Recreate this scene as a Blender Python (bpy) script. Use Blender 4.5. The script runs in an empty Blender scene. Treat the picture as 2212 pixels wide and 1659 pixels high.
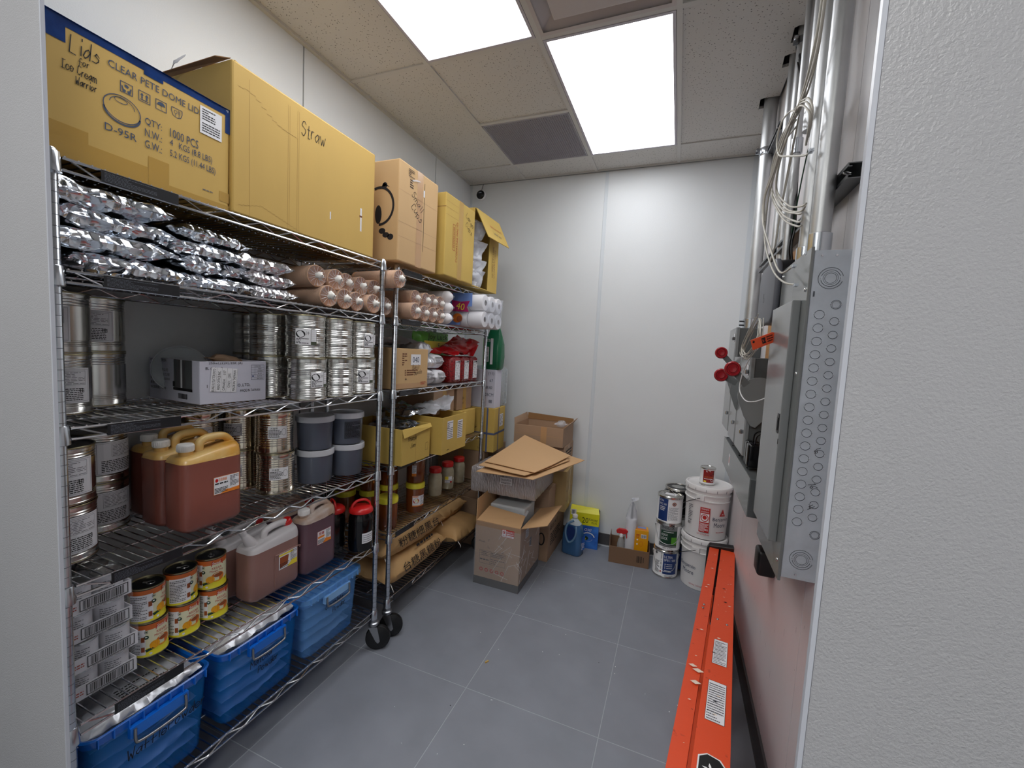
import bpy, bmesh, math, random
from mathutils import Vector, Matrix, noise
R = math.radians
PI = math.pi
rnd = random.Random(7)
SC = bpy.context.scene
COL = SC.collection

# ------------------------------------------------------------ camera, world, exposure
cd = bpy.data.cameras.new('camera'); cam = bpy.data.objects.new('camera', cd); COL.objects.link(cam)
cd.sensor_width = 36.0; cd.lens = 36.0 * 908.32 / 2212.0; cd.clip_start = 0.02
Rc = ((0.9291, 0.3663, 0.05101), (0.07635, -0.05503, -0.99556), (-0.36187, 0.92887, -0.07909))
mw = Matrix(((Rc[0][0], -Rc[1][0], -Rc[2][0], 0), (Rc[0][1], -Rc[1][1], -Rc[2][1], 0),
             (Rc[0][2], -Rc[1][2], -Rc[2][2], 1.5746), (0, 0, 0, 1)))
cam.matrix_world = mw
SC.camera = cam
w = bpy.data.worlds.new('world'); SC.world = w; w.use_nodes = True
w.node_tree.nodes['Background'].inputs[0].default_value = (0.8, 0.85, 0.9, 1)
w.node_tree.nodes['Background'].inputs[1].default_value = 0.15
SC.view_settings.view_transform = 'Standard'; SC.view_settings.look = 'None'
SC.view_settings.exposure = 0.30; SC.view_settings.gamma = 1.0; SC.view_settings.use_curve_mapping = False
LAMP = 5.4          # radiance of the ceiling light panels
try:
    SC.cycles.use_denoising = True
    SC.cycles.max_bounces = 8; SC.cycles.diffuse_bounces = 5; SC.cycles.glossy_bounces = 4
    SC.cycles.transparent_max_bounces = 16; SC.cycles.transmission_bounces = 6
    SC.cycles.caustics_reflective = False; SC.cycles.caustics_refractive = False
    SC.cycles.sample_clamp_indirect = 6
except Exception:
    pass

# ------------------------------------------------------------ materials
MATS = {}
def lin(c):
    return tuple(((x / 255) / 12.92 if x / 255 <= .04045 else ((x / 255 + .055) / 1.055) ** 2.4) for x in c)
def M(name, col, rough=.5, metal=0., var=0., vs=8., bump=0., bs=60., spec=.5, alpha=1., emit=0., trans=0., btype='noise', kind='noise', col2=None, stretch=None, thr=None, bd=.004):
    """col in 0-255 sRGB; var mixes towards col2 (or darker) by a noise of scale vs; bump from noise of scale bs"""
    m = bpy.data.materials.new(name); m.use_nodes = True; nt = m.node_tree; N = nt.nodes; Lk = nt.links
    b = N['Principled BSDF']; c = lin(col) + (1,)
    b.inputs['Base Color'].default_value = c; b.inputs['Roughness'].default_value = rough
    b.inputs['Metallic'].default_value = metal; b.inputs['Specular IOR Level'].default_value = spec
    b.inputs['Alpha'].default_value = alpha
    if trans: b.inputs['Transmission Weight'].default_value = trans
    if emit:
        b.inputs['Emission Color'].default_value = c; b.inputs['Emission Strength'].default_value = emit
    co = N.new('ShaderNodeTexCoord'); src = co.outputs['Object']
    if stretch:
        mp = N.new('ShaderNodeMapping'); mp.inputs['Scale'].default_value = stretch; Lk.new(src, mp.inputs[0]); src = mp.outputs[0]
    if var:
        if kind == 'voronoi':
            t = N.new('ShaderNodeTexVoronoi'); t.inputs['Scale'].default_value = vs; out = t.outputs['Distance']
        else:
            t = N.new('ShaderNodeTexNoise'); t.inputs['Scale'].default_value = vs; t.inputs['Detail'].default_value = 5; out = t.outputs[0]
        Lk.new(src, t.inputs['Vector'])
        rp = N.new('ShaderNodeValToRGB'); a, bb = thr or (.35, .65)
        rp.color_ramp.elements[0].position = a; rp.color_ramp.elements[1].position = bb
        c2 = lin(col2) if col2 else tuple(x * (1 - var) for x in c[:3])
        rp.color_ramp.elements[0].color = tuple(c2) + (1,); rp.color_ramp.elements[1].color = c
        Lk.new(out, rp.inputs[0]); Lk.new(rp.outputs[0], b.inputs['Base Color'])
    if bump:
        t2 = N.new('ShaderNodeTexNoise') if btype == 'noise' else N.new('ShaderNodeTexVoronoi'); t2.inputs['Scale'].default_value = bs; t2.inputs['Detail'].default_value = 3 if btype == 'noise' else 1.2
        Lk.new(src, t2.inputs['Vector'])
        bp = N.new('ShaderNodeBump'); bp.inputs['Strength'].default_value = bump; bp.inputs['Distance'].default_value = bd
        Lk.new(t2.outputs[0], bp.inputs['Height']); Lk.new(bp.outputs[0], b.inputs['Normal'])
    MATS[name] = m
    return m
def tint(name, col, a, rough=.1, frost=False):
    """clear coloured plastic: transparent tinted layer under a soft gloss"""
    m = bpy.data.materials.new(name); m.use_nodes = True; nt = m.node_tree; N = nt.nodes; Lk = nt.links
    b = N['Principled BSDF']; b.inputs['Base Color'].default_value = lin(col) + (1,); b.inputs['Roughness'].default_value = rough
    tr = N.new('ShaderNodeBsdfTransparent'); c = lin(col); k = .62
    tr.inputs[0].default_value = (k + (1 - k) * c[0], k + (1 - k) * c[1], k + (1 - k) * c[2], 1)
    mx = N.new('ShaderNodeMixShader'); mx.inputs[0].default_value = a
    Lk.new(tr.outputs[0], mx.inputs[1]); Lk.new(b.outputs[0], mx.inputs[2]); Lk.new(mx.outputs[0], N['Material Output'].inputs[0])
    MATS[name] = m
M('wall_paint', (222, 225, 227), .42, bump=.25, bs=220, bd=.002, var=.05, vs=1.3)
M('wall_dirty', (224, 220, 222), .45, bump=.25, bs=220, bd=.002, var=.12, vs=2.2, stretch=(1, 1, .35))
M('frp', (172, 172, 175), .36, bump=.32, bs=380, bd=.004, stretch=(1, 1, 1.0), var=.05, vs=2)
M('trim_white', (190, 193, 202), .35)
M('joint', (208, 214, 219), .4)
M('joint_dark', (120, 124, 126), .5)
M('tile_floor', (138, 142, 152), .52, var=.12, vs=5, bump=.15, bs=90, bd=.001)
M('grout', (168, 172, 180), .8)
M('baseboard', (74, 72, 74), .5, var=.15, vs=9)
M('tee', (200, 198, 194), .45)
M('tile_ceiling', (206, 204, 200), .9, var=.8, vs=78, kind='voronoi', thr=(.13, .21), bump=.5, bs=130, bd=.002)
M('void', (18, 17, 17), .9)
M('plaque', (196, 188, 186), .55)
M('egg', (168, 166, 174), .5)
M('lamp_panel', (250, 252, 255), .4, emit=LAMP); M('lamp_panel_outside', (252, 250, 246), .4, emit=LAMP * 2.45)
M('lamp_frame', (190, 186, 196), .4)
M('chrome', (214, 216, 220), .17, metal=1)
M('chrome_post', (200, 205, 212), .22, metal=1)
M('chrome_dark', (60, 62, 66), .3, metal=.9)
M('groove', (110, 114, 120), .4, metal=.6)
M('black', (14, 14, 16), .4); M('black_gloss', (8, 8, 10), .12); M('rubber', (20, 20, 22), .35)
M('label_black', (20, 21, 26), .45); M('label_grey', (104, 108, 120), .6); M('ink', (22, 20, 24), .7); M('white', (235, 236, 238), .5); M('paper', (232, 232, 236), .6)
M('ink_blue', (58, 72, 96), .7); M('ink_red', (168, 62, 40), .7); M('ink_brown', (110, 66, 46), .7); M('ink_grey', (96, 96, 104), .7)
M('kraft', (206, 170, 92), .72, var=.10, vs=3, bump=.12, bs=14, bd=.003, stretch=(1, 1, .3))
M('kraft2', (206, 170, 122), .72, var=.08, vs=3, bump=.12, bs=14, bd=.003, stretch=(1, 1, .3))
M('kraft3', (172, 142, 116), .72, var=.10, vs=3, bump=.1, bs=14, bd=.003)
M('kraft_yel', (204, 172, 88), .72, var=.12, vs=3, bump=.12, bs=14, bd=.003)
M('crease', (172, 136, 70), .7); M('crease_tan', (178, 144, 106), .7)
M('kraft_in', (150, 112, 72), .8, var=.1, vs=3)
M('kraft4', (176, 148, 98), .72, var=.12, vs=3, bump=.12, bs=14, bd=.003)
M('kraft_orange', (206, 166, 122), .7, var=.06, vs=2)
M('tape', (184, 146, 70), .22, spec=.6)
M('tape_tan', (190, 150, 108), .25, spec=.6)
M('blue_wrap', (22, 62, 128), .15, var=.35, vs=14, bump=.5, bs=22, bd=.006, spec=.8)
M('strap_blue', (88, 98, 128), .4)
M('foil', (228, 233, 240), .15, metal=1, bump=1., bs=12, bd=.022, btype='voronoi')
M('foil_bright', (236, 236, 240), .18, metal=.95, bump=1., bs=11, bd=.016, btype='voronoi')
M('foil_matte', (226, 228, 234), .34, metal=.5, bump=.8, bs=14, bd=.012, btype='voronoi')
M('tin', (214, 213, 209), .22, metal=1, var=.12, vs=6, bump=.05, bs=30)
M('tin_gold', (224, 214, 196), .14, metal=1, var=.1, vs=6)
M('tin_rim', (158, 150, 118), .3, metal=1)
M('tin_lid', (120, 118, 112), .3, metal=1)
M('label_white', (226, 225, 230), .5, var=.04, vs=8)
M('box_white', (206, 206, 220), .6, var=.05, vs=5)
M('grey_plastic', (88, 94, 108), .28, spec=.6); M('grey_lid', (206, 208, 214), .35)
M('jug_orange', (146, 84, 72), .3, var=.15, vs=6, spec=.6); M('jug_orange_top', (222, 188, 122), .3, var=.2, vs=14, col2=(214, 158, 66), spec=.6)
M('jug_brown', (150, 112, 104), .3, var=.12, vs=6); M('jug_clear', (206, 202, 204), .32, var=.08, vs=9)
M('jug_purple', (106, 78, 88), .3, var=.12, vs=6); M('jug_clear2', (200, 186, 178), .35, var=.2, vs=16, col2=(176, 146, 124))
M('cap_white', (234, 232, 230), .35); M('cap_red', (196, 30, 30), .3); M('cap_yellow', (226, 214, 62), .35)
M('honey', (122, 62, 24), .12, var=.2, vs=5, spec=.7); M('pale_jelly', (178, 168, 142), .14, var=.15, vs=30, spec=.7)
M('label_orange', (232, 132, 40), .45); M('label_red', (186, 40, 36), .45); M('label_yellow', (236, 214, 60), .45); M('label_green', (70, 78, 60), .5); M('fruit', (216, 116, 34), .5); M('fruit_dark', (150, 74, 34), .5)
M('can_yellow', (226, 214, 50), .3); M('can_cream', (226, 224, 190), .3); M('can_orange', (206, 104, 42), .3)
tint('bin_blue', (16, 140, 222), .26, .15); tint('bin_blue_clear', (120, 184, 240), .30, .15)
M('bin_rim', (18, 104, 204), .25, spec=.6); M('bin_rim_clear', (132, 178, 226), .25)
M('bag_white', (236, 238, 242), .35, metal=.1, bump=.1, bs=30)
M('steel', (150, 150, 152), .3, metal=.9)
tint('film', (240, 242, 246), .16, .08); tint('film_thin', (244, 245, 248), .07, .06); tint('film2', (236, 238, 244), .32, .15); tint('clear_plastic', (222, 228, 232), .35, .12)
M('sleeve', (226, 176, 132), .7, var=.12, vs=5); M('sleeve_in', (150, 104, 76), .8)
M('tie', (236, 232, 226), .6)
M('sack', (200, 160, 108), .7, var=.1, vs=4, bump=.25, bs=9, bd=.01)
M('bean', (150, 14, 22), .25, var=.6, vs=85, kind='voronoi', bump=.8, bs=90, bd=.006, spec=.7, thr=(.2, .6))
M('red_film', (190, 16, 26), .2, bump=.2, bs=20, bd=.006, spec=.8)
M('green_bag', (18, 96, 62), .3, bump=.3, bs=18, bd=.008); M('green_lime', (96, 170, 56), .35, bump=.3, bs=18, bd=.008)
M('pink', (170, 30, 96), .4); M('tissue', (240, 238, 240), .8, bump=.1, bs=60); M('core', (140, 132, 132), .8); M('blue_film', (120, 150, 214), .3)
M('foam', (206, 210, 214), .8, bump=.2, bs=200)
M('bubble', (196, 190, 190), .18, metal=.5, bump=.9, bs=110, bd=.01, stretch=(1, 1, .25))
M('washer', (62, 108, 156), .15, spec=.7, var=.1, vs=5); M('washer_mid', (112, 150, 184), .22); M('washer_top', (190, 202, 208), .25)
M('det_yellow', (232, 226, 24), .35); M('det_blue', (22, 66, 170), .3, var=.4, vs=9, col2=(60, 130, 220))
M('orange_box', (238, 166, 20), .4); M('tan_carton', (128, 98, 74), .7, var=.06, vs=3)
M('pail', (232, 230, 230), .38); M('paint_blue', (28, 56, 116), .35); M('paint_green', (20, 60, 40), .35); M('paint_black', (20, 21, 26), .3); M('paint_red', (140, 26, 24), .4)
M('ladder', (226, 78, 36), .42, var=.45, vs=34, col2=(150, 40, 18), thr=(.2, .34), bump=.1, bs=200)
M('ladder_edge', (232, 96, 54), .45); M('scuff', (232, 214, 196), .6)
M('alu', (176, 178, 182), .32, metal=1, var=.1, vs=9)
M('galv', (196, 203, 212), .38, metal=.2, var=.14, vs=16); M('galv_pipe', (204, 206, 208), .4, metal=.85, var=.3, vs=7, stretch=(1, 1, .5), bump=.08, bs=60)
M('enamel', (116, 119, 119), .17, var=.06, vs=3, spec=.7); M('enamel_dark', (82, 85, 86), .3); M('enamel_light', (128, 131, 132), .17, spec=.7)
M('knock', (70, 76, 84), .5, metal=.3); M('knock_edge', (214, 220, 228), .3, metal=.4); M('knob_red', (150, 14, 26), .3)
M('cable', (190, 186, 176), .45); M('cable_black', (16, 16, 18), .4); M('tag_orange', (244, 92, 52), .45)
M('router', (92, 94, 102), .45); M('plywood', (176, 128, 78), .7, var=.2, vs=6, stretch=(1, 1, 8))
M('strut', (120, 122, 124), .4, metal=.9); M('glass_clear', (230, 235, 235), .06, trans=.9, spec=.5)
M('led', (220, 225, 235), .3)

# ------------------------------------------------------------ mesh builder
class Plane:
    """flat drawing surface: x to the viewer's right, y up, z out of the surface"""
    def __init__(s, o, right, up):
        s.o = Vector(o); s.r = Vector(right).normalized(); s.u = Vector(up).normalized(); s.n = s.r.cross(s.u)
    def __call__(s, x, y, z=0.): return s.o + s.r * x + s.u * y + s.n * z
class Cyl:
    """drawing surface wrapped round a vertical cylinder of radius R, x = 0 at angle a0"""
    def __init__(s, c, Rr, a0): s.c = Vector(c); s.R = Rr; s.a = a0
    def __call__(s, x, y, z=0.):
        a = s.a + x / s.R; return s.c + Vector(((s.R + z) * math.cos(a), (s.R + z) * math.sin(a), y))
def FX(x, y, z): return Plane((x, y, z), (0, 1, 0), (0, 0, 1))    # faces +X
def FY(x, y, z): return Plane((x, y, z), (1, 0, 0), (0, 0, 1))    # faces -Y
def FZ(x, y, z): return Plane((x, y, z), (0, 1, 0), (-1, 0, 0))   # faces up, read from +X
TEXT = {}
def text_geo(s):
    if s not in TEXT:
        cu = bpy.data.curves.new('t', 'FONT'); cu.body = s; cu.resolution_u = 2; cu.align_x = 'CENTER'
        ob = bpy.data.objects.new('t', cu); COL.objects.link(ob); me = bpy.data.meshes.new_from_object(ob)
        vs = [v.co.copy() for v in me.vertices]; fs = [tuple(p.vertices) for p in me.polygons]
        bpy.data.objects.remove(ob); bpy.data.curves.remove(cu); bpy.data.meshes.remove(me)
        x0 = min(v.x for v in vs); x1 = max(v.x for v in vs); y0 = min(v.y for v in vs); y1 = max(v.y for v in vs)
        TEXT[s] = ([((v.x - (x0 + x1) / 2), (v.y - (y0 + y1) / 2)) for v in vs], fs, x1 - x0, y1 - y0)
    return TEXT[s]
GL = dict(p.split('=') for p in """L=09 02 32|i=16 12;18 19|d=35 26 15 03 12 23 35;39 32|s=35 26 15 34 33 22 02|f=38 29 18 12;05 35|o=16 05 03 12 23 35 26 16|r=06 02;04 16 26|I=09 39;19 12;02 32|c=35 26 16 05 03 12 22 33|e=04 34 35 26 16 05 03 12 22 33|C=38 29 19 08 03 12 22 33|a=35 26 15 04 03 12 23 35;36 32|m=06 02;05 16 25 22;25 36 45 42|W=09 12 26 32 49|w=06 12 25 32 46|S=38 29 19 07 16 35 34 22 12 03|t=18 12 22;06 26|l=19 12|p=06 00;05 26 35 33 22 03|u=06 03 12 23 36;36 32|P=02 09 29 38 36 25 05|h=09 02;04 16 25 22|M=02 09 25 49 42|n=06 02;05 16 26 35 32|g=35 26 15 03 12 23 35;36 31 20 10|B=02 09 29 37 26 05;25 34 32 22 02|J=39 33 22 12 03|6=39 17 04 13 22 33 25 14|1=18 29 22|4=19 15 35;39 32|D=02 09 28 36 33 22 02""".split('|'))
class MB:
    def __init__(s): s.v = []; s.f = []; s.m = []
    def add(s, vs, fs, m):
        o = len(s.v); s.v += [tuple(v) for v in vs]; s.f += [tuple(i + o for i in f) for f in fs]; s.m += [m] * len(fs); return s
    def box(s, x0, y0, z0, x1, y1, z1, m):
        return s.add([(x, y, z) for z in (z0, z1) for y in (y0, y1) for x in (x0, x1)],
                     [(0, 2, 3, 1), (4, 5, 7, 6), (0, 1, 5, 4), (2, 6, 7, 3), (0, 4, 6, 2), (1, 3, 7, 5)], m)
    def cbox(s, c, d, m, mt=None):
        vs = [Vector((x * d[0] / 2, y * d[1] / 2, z * d[2] / 2)) for z in (-1, 1) for y in (-1, 1) for x in (-1, 1)]
        if mt is not None: vs = [mt @ v for v in vs]
        return s.add([v + Vector(c) for v in vs], [(0, 2, 3, 1), (4, 5, 7, 6), (0, 1, 5, 4), (2, 6, 7, 3), (0, 4, 6, 2), (1, 3, 7, 5)], m)
    def tube(s, pts, r, m, n=6, closed=False, flat=1.0):
        pts = [Vector(p) for p in pts]; k = len(pts); vs = []; prev = None
        for i, p in enumerate(pts):
            a = pts[(i - 1) % k] if closed or i else p; b = pts[(i + 1) % k] if closed or i < k - 1 else p
            t = (b - a).normalized()
            if prev is None: prev = t.orthogonal().normalized()
            u = (prev - t * prev.dot(t)); u = u.normalized() if u.length > 1e-6 else t.orthogonal().normalized(); prev = u
            w_ = t.cross(u); rr = r(i / max(1, k - 1)) if callable(r) else r
            vs += [p + (u * math.cos(2 * PI * j / n) * flat + w_ * math.sin(2 * PI * j / n)) * rr for j in range(n)]
        fs = [(i * n + j, i * n + (j + 1) % n, ((i + 1) % k) * n + (j + 1) % n, ((i + 1) % k) * n + j) for i in range(k if closed else k - 1) for j in range(n)]
        if not closed: fs += [tuple(range(n - 1, -1, -1)), tuple((k - 1) * n + j for j in range(n))]
        return s.add(vs, fs, m)
    def lathe(s, prof, m, n=32, c=(0, 0, 0), caps=True, mt=None):
        """prof [(r, z)] or [(r, z, mat)]: mat colours the band that starts there"""
        vs = []; c = Vector(c)
        for p in prof:
            for j in range(n):
                v = Vector((p[0] * math.cos(2 * PI * j / n), p[0] * math.sin(2 * PI * j / n), p[1]))
                vs.append((mt @ v if mt is not None else v) + c)
        o = len(s.v); s.v += [tuple(v) for v in vs]
        for i in range(len(prof) - 1):
            mm = prof[i][2] if len(prof[i]) > 2 else m
            for j in range(n):
                s.f.append((o + i * n + j, o + i * n + (j + 1) % n, o + (i + 1) * n + (j + 1) % n, o + (i + 1) * n + j)); s.m.append(mm)
        if caps:
            s.f.append(tuple(o + j for j in range(n - 1, -1, -1))); s.m.append(m)
            s.f.append(tuple(o + (len(prof) - 1) * n + j for j in range(n))); s.m.append(prof[-1][2] if len(prof[-1]) > 2 else m)
        return s
    def prism(s, poly, a, b, m, f=None):
        """poly of (x, y) extruded from a to b; f maps (x, y, z)"""
        f = f or (lambda x, y, z: (x, y, z)); k = len(poly)
        vs = [f(x, y, a) for x, y in poly] + [f(x, y, b) for x, y in poly]
        return s.add(vs, [tuple(range(k - 1, -1, -1)), tuple(range(k, 2 * k))] + [(i, (i + 1) % k, (i + 1) % k + k, i + k) for i in range(k)], m)
    def loft(s, rings, m, cap=True):
        n = len(rings[0][0]); o = len(s.v)
        for rg, mm in rings: s.v += [tuple(v) for v in rg]
        for i in range(len(rings) - 1):
            for j in range(n):
                s.f.append((o + i * n + j, o + i * n + (j + 1) % n, o + (i + 1) * n + (j + 1) % n, o + (i + 1) * n + j)); s.m.append(rings[i][1] or m)
        if cap:
            s.f.append(tuple(o + j for j in range(n - 1, -1, -1))); s.m.append(rings[0][1] or m)
            s.f.append(tuple(o + (len(rings) - 1) * n + j for j in range(n))); s.m.append(rings[-1][1] or m)
        return s
    # --- drawing on a surface S
    def rect(s, S, x0, y0, x1, y1, m, z=.0006, nx=1, t=0.):
        for i in range(nx):
            a = x0 + (x1 - x0) * i / nx; b = x0 + (x1 - x0) * (i + 1) / nx
            if t:
                s.add([S(a, y0, z), S(b, y0, z), S(b, y1, z), S(a, y1, z), S(a, y0, z + t), S(b, y0, z + t), S(b, y1, z + t), S(a, y1, z + t)],
                      [(0, 3, 2, 1), (4, 5, 6, 7), (0, 1, 5, 4), (1, 2, 6, 5), (2, 3, 7, 6), (3, 0, 4, 7)], m)
            else: s.add([S(a, y0, z), S(b, y0, z), S(b, y1, z), S(a, y1, z)], [(0, 1, 2, 3)], m)
        return s
    def frame(s, S, x0, y0, x1, y1, t, m, z=.001, nx=1):
        s.rect(S, x0, y0, x1, y0 + t, m, z, nx); s.rect(S, x0, y1 - t, x1, y1, m, z, nx)
        s.rect(S, x0, y0 + t, x0 + t, y1 - t, m, z); return s.rect(S, x1 - t, y0 + t, x1, y1 - t, m, z)
    def poly(s, S, pts, m, z=.0008): return s.add([S(x, y, z) for x, y in pts], [tuple(range(len(pts)))], m)
    def disc(s, S, x, y, rx, ry, m, z=.0008, n=20):
        return s.poly(S, [(x + rx * math.cos(2 * PI * i / n), y + ry * math.sin(2 * PI * i / n)) for i in range(n)], m, z)
    def ring(s, S, x, y, rx, ry, t, m, z=.0008, n=28, a0=0., a1=2 * PI):
        vs = []
        for i in range(n + 1):
            a = a0 + (a1 - a0) * i / n
            vs += [S(x + rx * math.cos(a), y + ry * math.sin(a), z), S(x + (rx - t) * math.cos(a), y + (ry - t) * math.sin(a), z)]
        return s.add(vs, [(2 * i, 2 * i + 2, 2 * i + 3, 2 * i + 1) for i in range(n)], m)
    def text(s, S, st, x, y, h, m, w=None, z=.0012, rot=0., sh=0.):
        vs, fs, W, H = text_geo(st); k = h / H; kx = (w / W) if w else k; c, q = math.cos(rot), math.sin(rot)
        out = []
        for a, b in vs:
            a, b = a * kx + b * k * sh, b * k
            out.append(S(x + a * c - b * q, y + a * q + b * c, z))
        return s.add(out, fs, m)
    def lines(s, S, x0, y0, x1, y1, n, m, z=.001, fill=.5, seed=1, seg=6):
        r = random.Random(seed); h = (y1 - y0) / n
        for i in range(n):
            x = x0; y = y1 - h * (i + 1) + h * .25; end = x0 + (x1 - x0) * (1 if r.random() < .65 else r.uniform(.35, .9))
            while x < end:
                w_ = (x1 - x0) / seg * r.uniform(.5, 1.2)
                s.rect(S, x, y, min(x + w_ * .8, end), y + h * fill, m, z); x += w_
        return s
    def hand(s, S, st, x, y, h, m, t=.0022, z=.0012, rot=0., sp=1.2, seed=3, kx=1.):
        """handwriting: single strokes drawn as thin ribbons"""
        r = random.Random(seed); k = h / 7.; cx = 0; c, q = math.cos(rot), math.sin(rot)
        for ch in st:
            if ch == ' ': cx += 3.2 * k; continue
            wd = 0; jy = r.uniform(-.5, .5) * k
            for stq in GL[ch].split(';'):
                P_ = []
                for p in stq.split(): a, b = int(p[0]), int(p[1]) - 2; wd = max(wd, a); P_.append(((cx + (a + b * .12 + r.uniform(-.16, .16)) * k) * kx, (b + r.uniform(-.2, .2)) * k + jy))
                for i in range(len(P_) - 1):
                    ax, ay = P_[i]; bx, by = P_[i + 1]; L = math.hypot(bx - ax, by - ay) or 1e-6; nx, ny = -(by - ay) / L * t / 2, (bx - ax) / L * t / 2
                    ex, ey = (bx - ax) / L * t * .4, (by - ay) / L * t * .4
                    q4 = [(ax + nx - ex, ay + ny - ey), (ax - nx - ex, ay - ny - ey), (bx - nx + ex, by - ny + ey), (bx + nx + ex, by + ny + ey)]
                    s.add([S(x + a * c - b * q, y + a * q + b * c, z) for a, b in q4], [(0, 1, 2, 3)], m)
            cx += (wd + sp) * k
        return s
    def barcode(s, S, x0, y0, x1, y1, m, z=.001, seed=2, n=26):
        r = random.Random(seed); x = x0; u = (x1 - x0) / n / 1.4
        while x < x1:
            w_ = u * r.choice((.5, .8, 1.4)); s.rect(S, x, y0, min(x + w_, x1), y1, m, z); x += w_ + u * r.choice((.4, .6, 1.))
        return s
    def build(s, name, parent=None, smooth=None, bevel=0., seg=2, kind=None):
        me = bpy.data.meshes.new(name); me.from_pydata(s.v, [], s.f)
        keys = []; idx = []
        for k in s.m:
            if k not in keys: keys.append(k)
            idx.append(keys.index(k))
        for k in keys: me.materials.append(MATS[k])
        me.polygons.foreach_set('material_index', idx)
        if bevel:
            bm = bmesh.new(); bm.from_mesh(me)
            bmesh.ops.bevel(bm, geom=[e for e in bm.edges if e.is_manifold and e.calc_face_angle(0) > .5], offset=bevel, segments=seg, affect='EDGES', profile=.5)
            bm.to_mesh(me); bm.free()
        if smooth is not None:
            me.polygons.foreach_set('use_smooth', [True] * len(me.polygons))
            if smooth < 180: me.set_sharp_from_angle(angle=R(smooth))
        me.update()
        o = bpy.data.objects.new(name, me); COL.objects.link(o)
        if parent is not None: o.parent = parent
        if kind: o['kind'] = kind
        return o
def struct(o): o['kind'] = 'structure'; return o
def thing(name, label, cat, loc=(0, 0, 0), rotz=0., group=None, tilt=None):
    o = bpy.data.objects.new(name, None); COL.objects.link(o); o.empty_display_size = .05
    o.location = loc; o.rotation_euler = (tilt[0] if tilt else 0, tilt[1] if tilt else 0, rotz)
    o['label'] = label; o['category'] = cat
    if group: o['group'] = group
    return o
def tag(o, label, cat, group=None):
    o['label'] = label; o['category'] = cat
    if group: o['group'] = group
    return o
def dup(root, loc, rotz=0., label=None, group=None, scale=None, tilt=None):
    r = root.copy(); COL.objects.link(r); r.location = loc; r.rotation_euler = (tilt[0] if tilt else 0, tilt[1] if tilt else 0, rotz)
    if scale: r.scale = scale
    if label: r['label'] = label
    if group: r['group'] = group
    for ch in root.children:
        c = ch.copy(); COL.objects.link(c); c.parent = r
        for g in ch.children:
            d = g.copy(); COL.objects.link(d); d.parent = c
    return r
def smooth_path(pts, n=8):
    P_ = [Vector(p) for p in pts]; P_ = [P_[0]] + P_ + [P_[-1]]; out = []
    for i in range(1, len(P_) - 2):
        p0, p1, p2, p3 = P_[i - 1:i + 3]
        for k in range(n):
            t = k / n; out.append(.5 * ((2 * p1) + (p2 - p0) * t + (2 * p0 - 5 * p1 + 4 * p2 - p3) * t * t + (3 * p1 - p0 - 3 * p2 + p3) * t ** 3))
    return out + [P_[-2]]
def rring(cx, cy, z, hx, hy, rad, n=6):
    """rounded rectangle ring"""
    rad = min(rad, hx - 1e-4, hy - 1e-4); out = []
    for qx, qy, a in ((1, 1, 0), (-1, 1, 90), (-1, -1, 180), (1, -1, 270)):
        for k in range(n): t = R(a + 90 * k / (n - 1)); out.append(Vector((cx + qx * (hx - rad) + rad * math.cos(t), cy + qy * (hy - rad) + rad * math.sin(t), z)))
    return out
# ------------------------------------------------------------ room
H = 3.0248; T = .6096; YB = 3.4536; XL = -1.836; XR = .4194; YF = 3.1718; XA = -1.3227
XB, XC = XA + T, XA + 2 * T
WY0, WY1 = .488, .492           # thin partition with the opening the picture is taken through
JL, JR = -1.266, .1455
# floor: grout bed with separate tiles
b = MB(); b.box(-2.9, -2.6, -.04, 1.7, 3.6, -.0006, 'grout'); floor = struct(b.build('floor'))
tp = .613; fx0, fy0 = -.7999, 2.2768; tme = {}
for i in range(-4, 5):
    for j in range(-8, 2):
        x0, y0 = fx0 + i * tp, fy0 + j * tp; x1, y1 = x0 + tp, y0 + tp
        if x0 > 1.6 or x1 < -2.8: continue
        key = 't'
        if key not in tme:
            q = MB(); q.box(.0016, .0016, -.012, tp - .0016, tp - .0016, 0, 'tile_floor'); o = q.build('floor_tile', floor, bevel=.0004, seg=1); tme[key] = o.data
        else:
            o = bpy.data.objects.new('floor_tile', tme[key]); COL.objects.link(o); o.parent = floor
        o.location = (x0, y0, 0)
# walls
b = MB(); b.box(XL - .05, YB + .012, 0, XR + .4, YB + .09, 3.9, 'joint_dark'); wb = struct(b.build('wall_back'))
for x0, x1 in ((XL, -.641), (-.614, XR + .005)):
    q = MB(); q.box(x0, YB, 0, x1, YB + .012, 3.6, 'wall_paint'); q.build('wall_panel', wb)
q = MB(); q.box(-.641, YB - .004, 0, -.614, YB + .012, 3.6, 'joint'); q.build('joint_strip', wb, bevel=.002, seg=1)
q = MB(); q.box(XL, YB - .004, 0, XL + .022, YB + .01, 3.02, 'joint'); q.box(XR - .03, YB - .004, 0, XR, YB + .01, 3.02, 'joint'); q.build('corner_strip', wb)
b = MB(); b.box(XL - .09, -2.6, 0, XL - .012, YB + .05, 3.9, 'joint_dark'); wl = struct(b.build('wall_left'))
for y0, y1 in ((.50, 1.642), (1.650, 2.868), (2.876, YB)):
    q = MB(); q.box(XL - .012, y0, 0, XL, y1, 3.6, 'wall_paint'); q.build('wall_panel', wl)
q = MB(); q.box(XL - .012, 1.642, 0, XL - .009, 1.650, 3.5, 'joint_dark'); q.box(XL - .012, 2.868, 0, XL - .009, 2.876, 3.5, 'joint_dark'); q.build('joint_strip', wl)
b = MB(); b.box(XR + .012, .5, 0, XR + .09, YB + .05, 3.9, 'joint_dark'); wr = struct(b.build('wall_right'))
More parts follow.
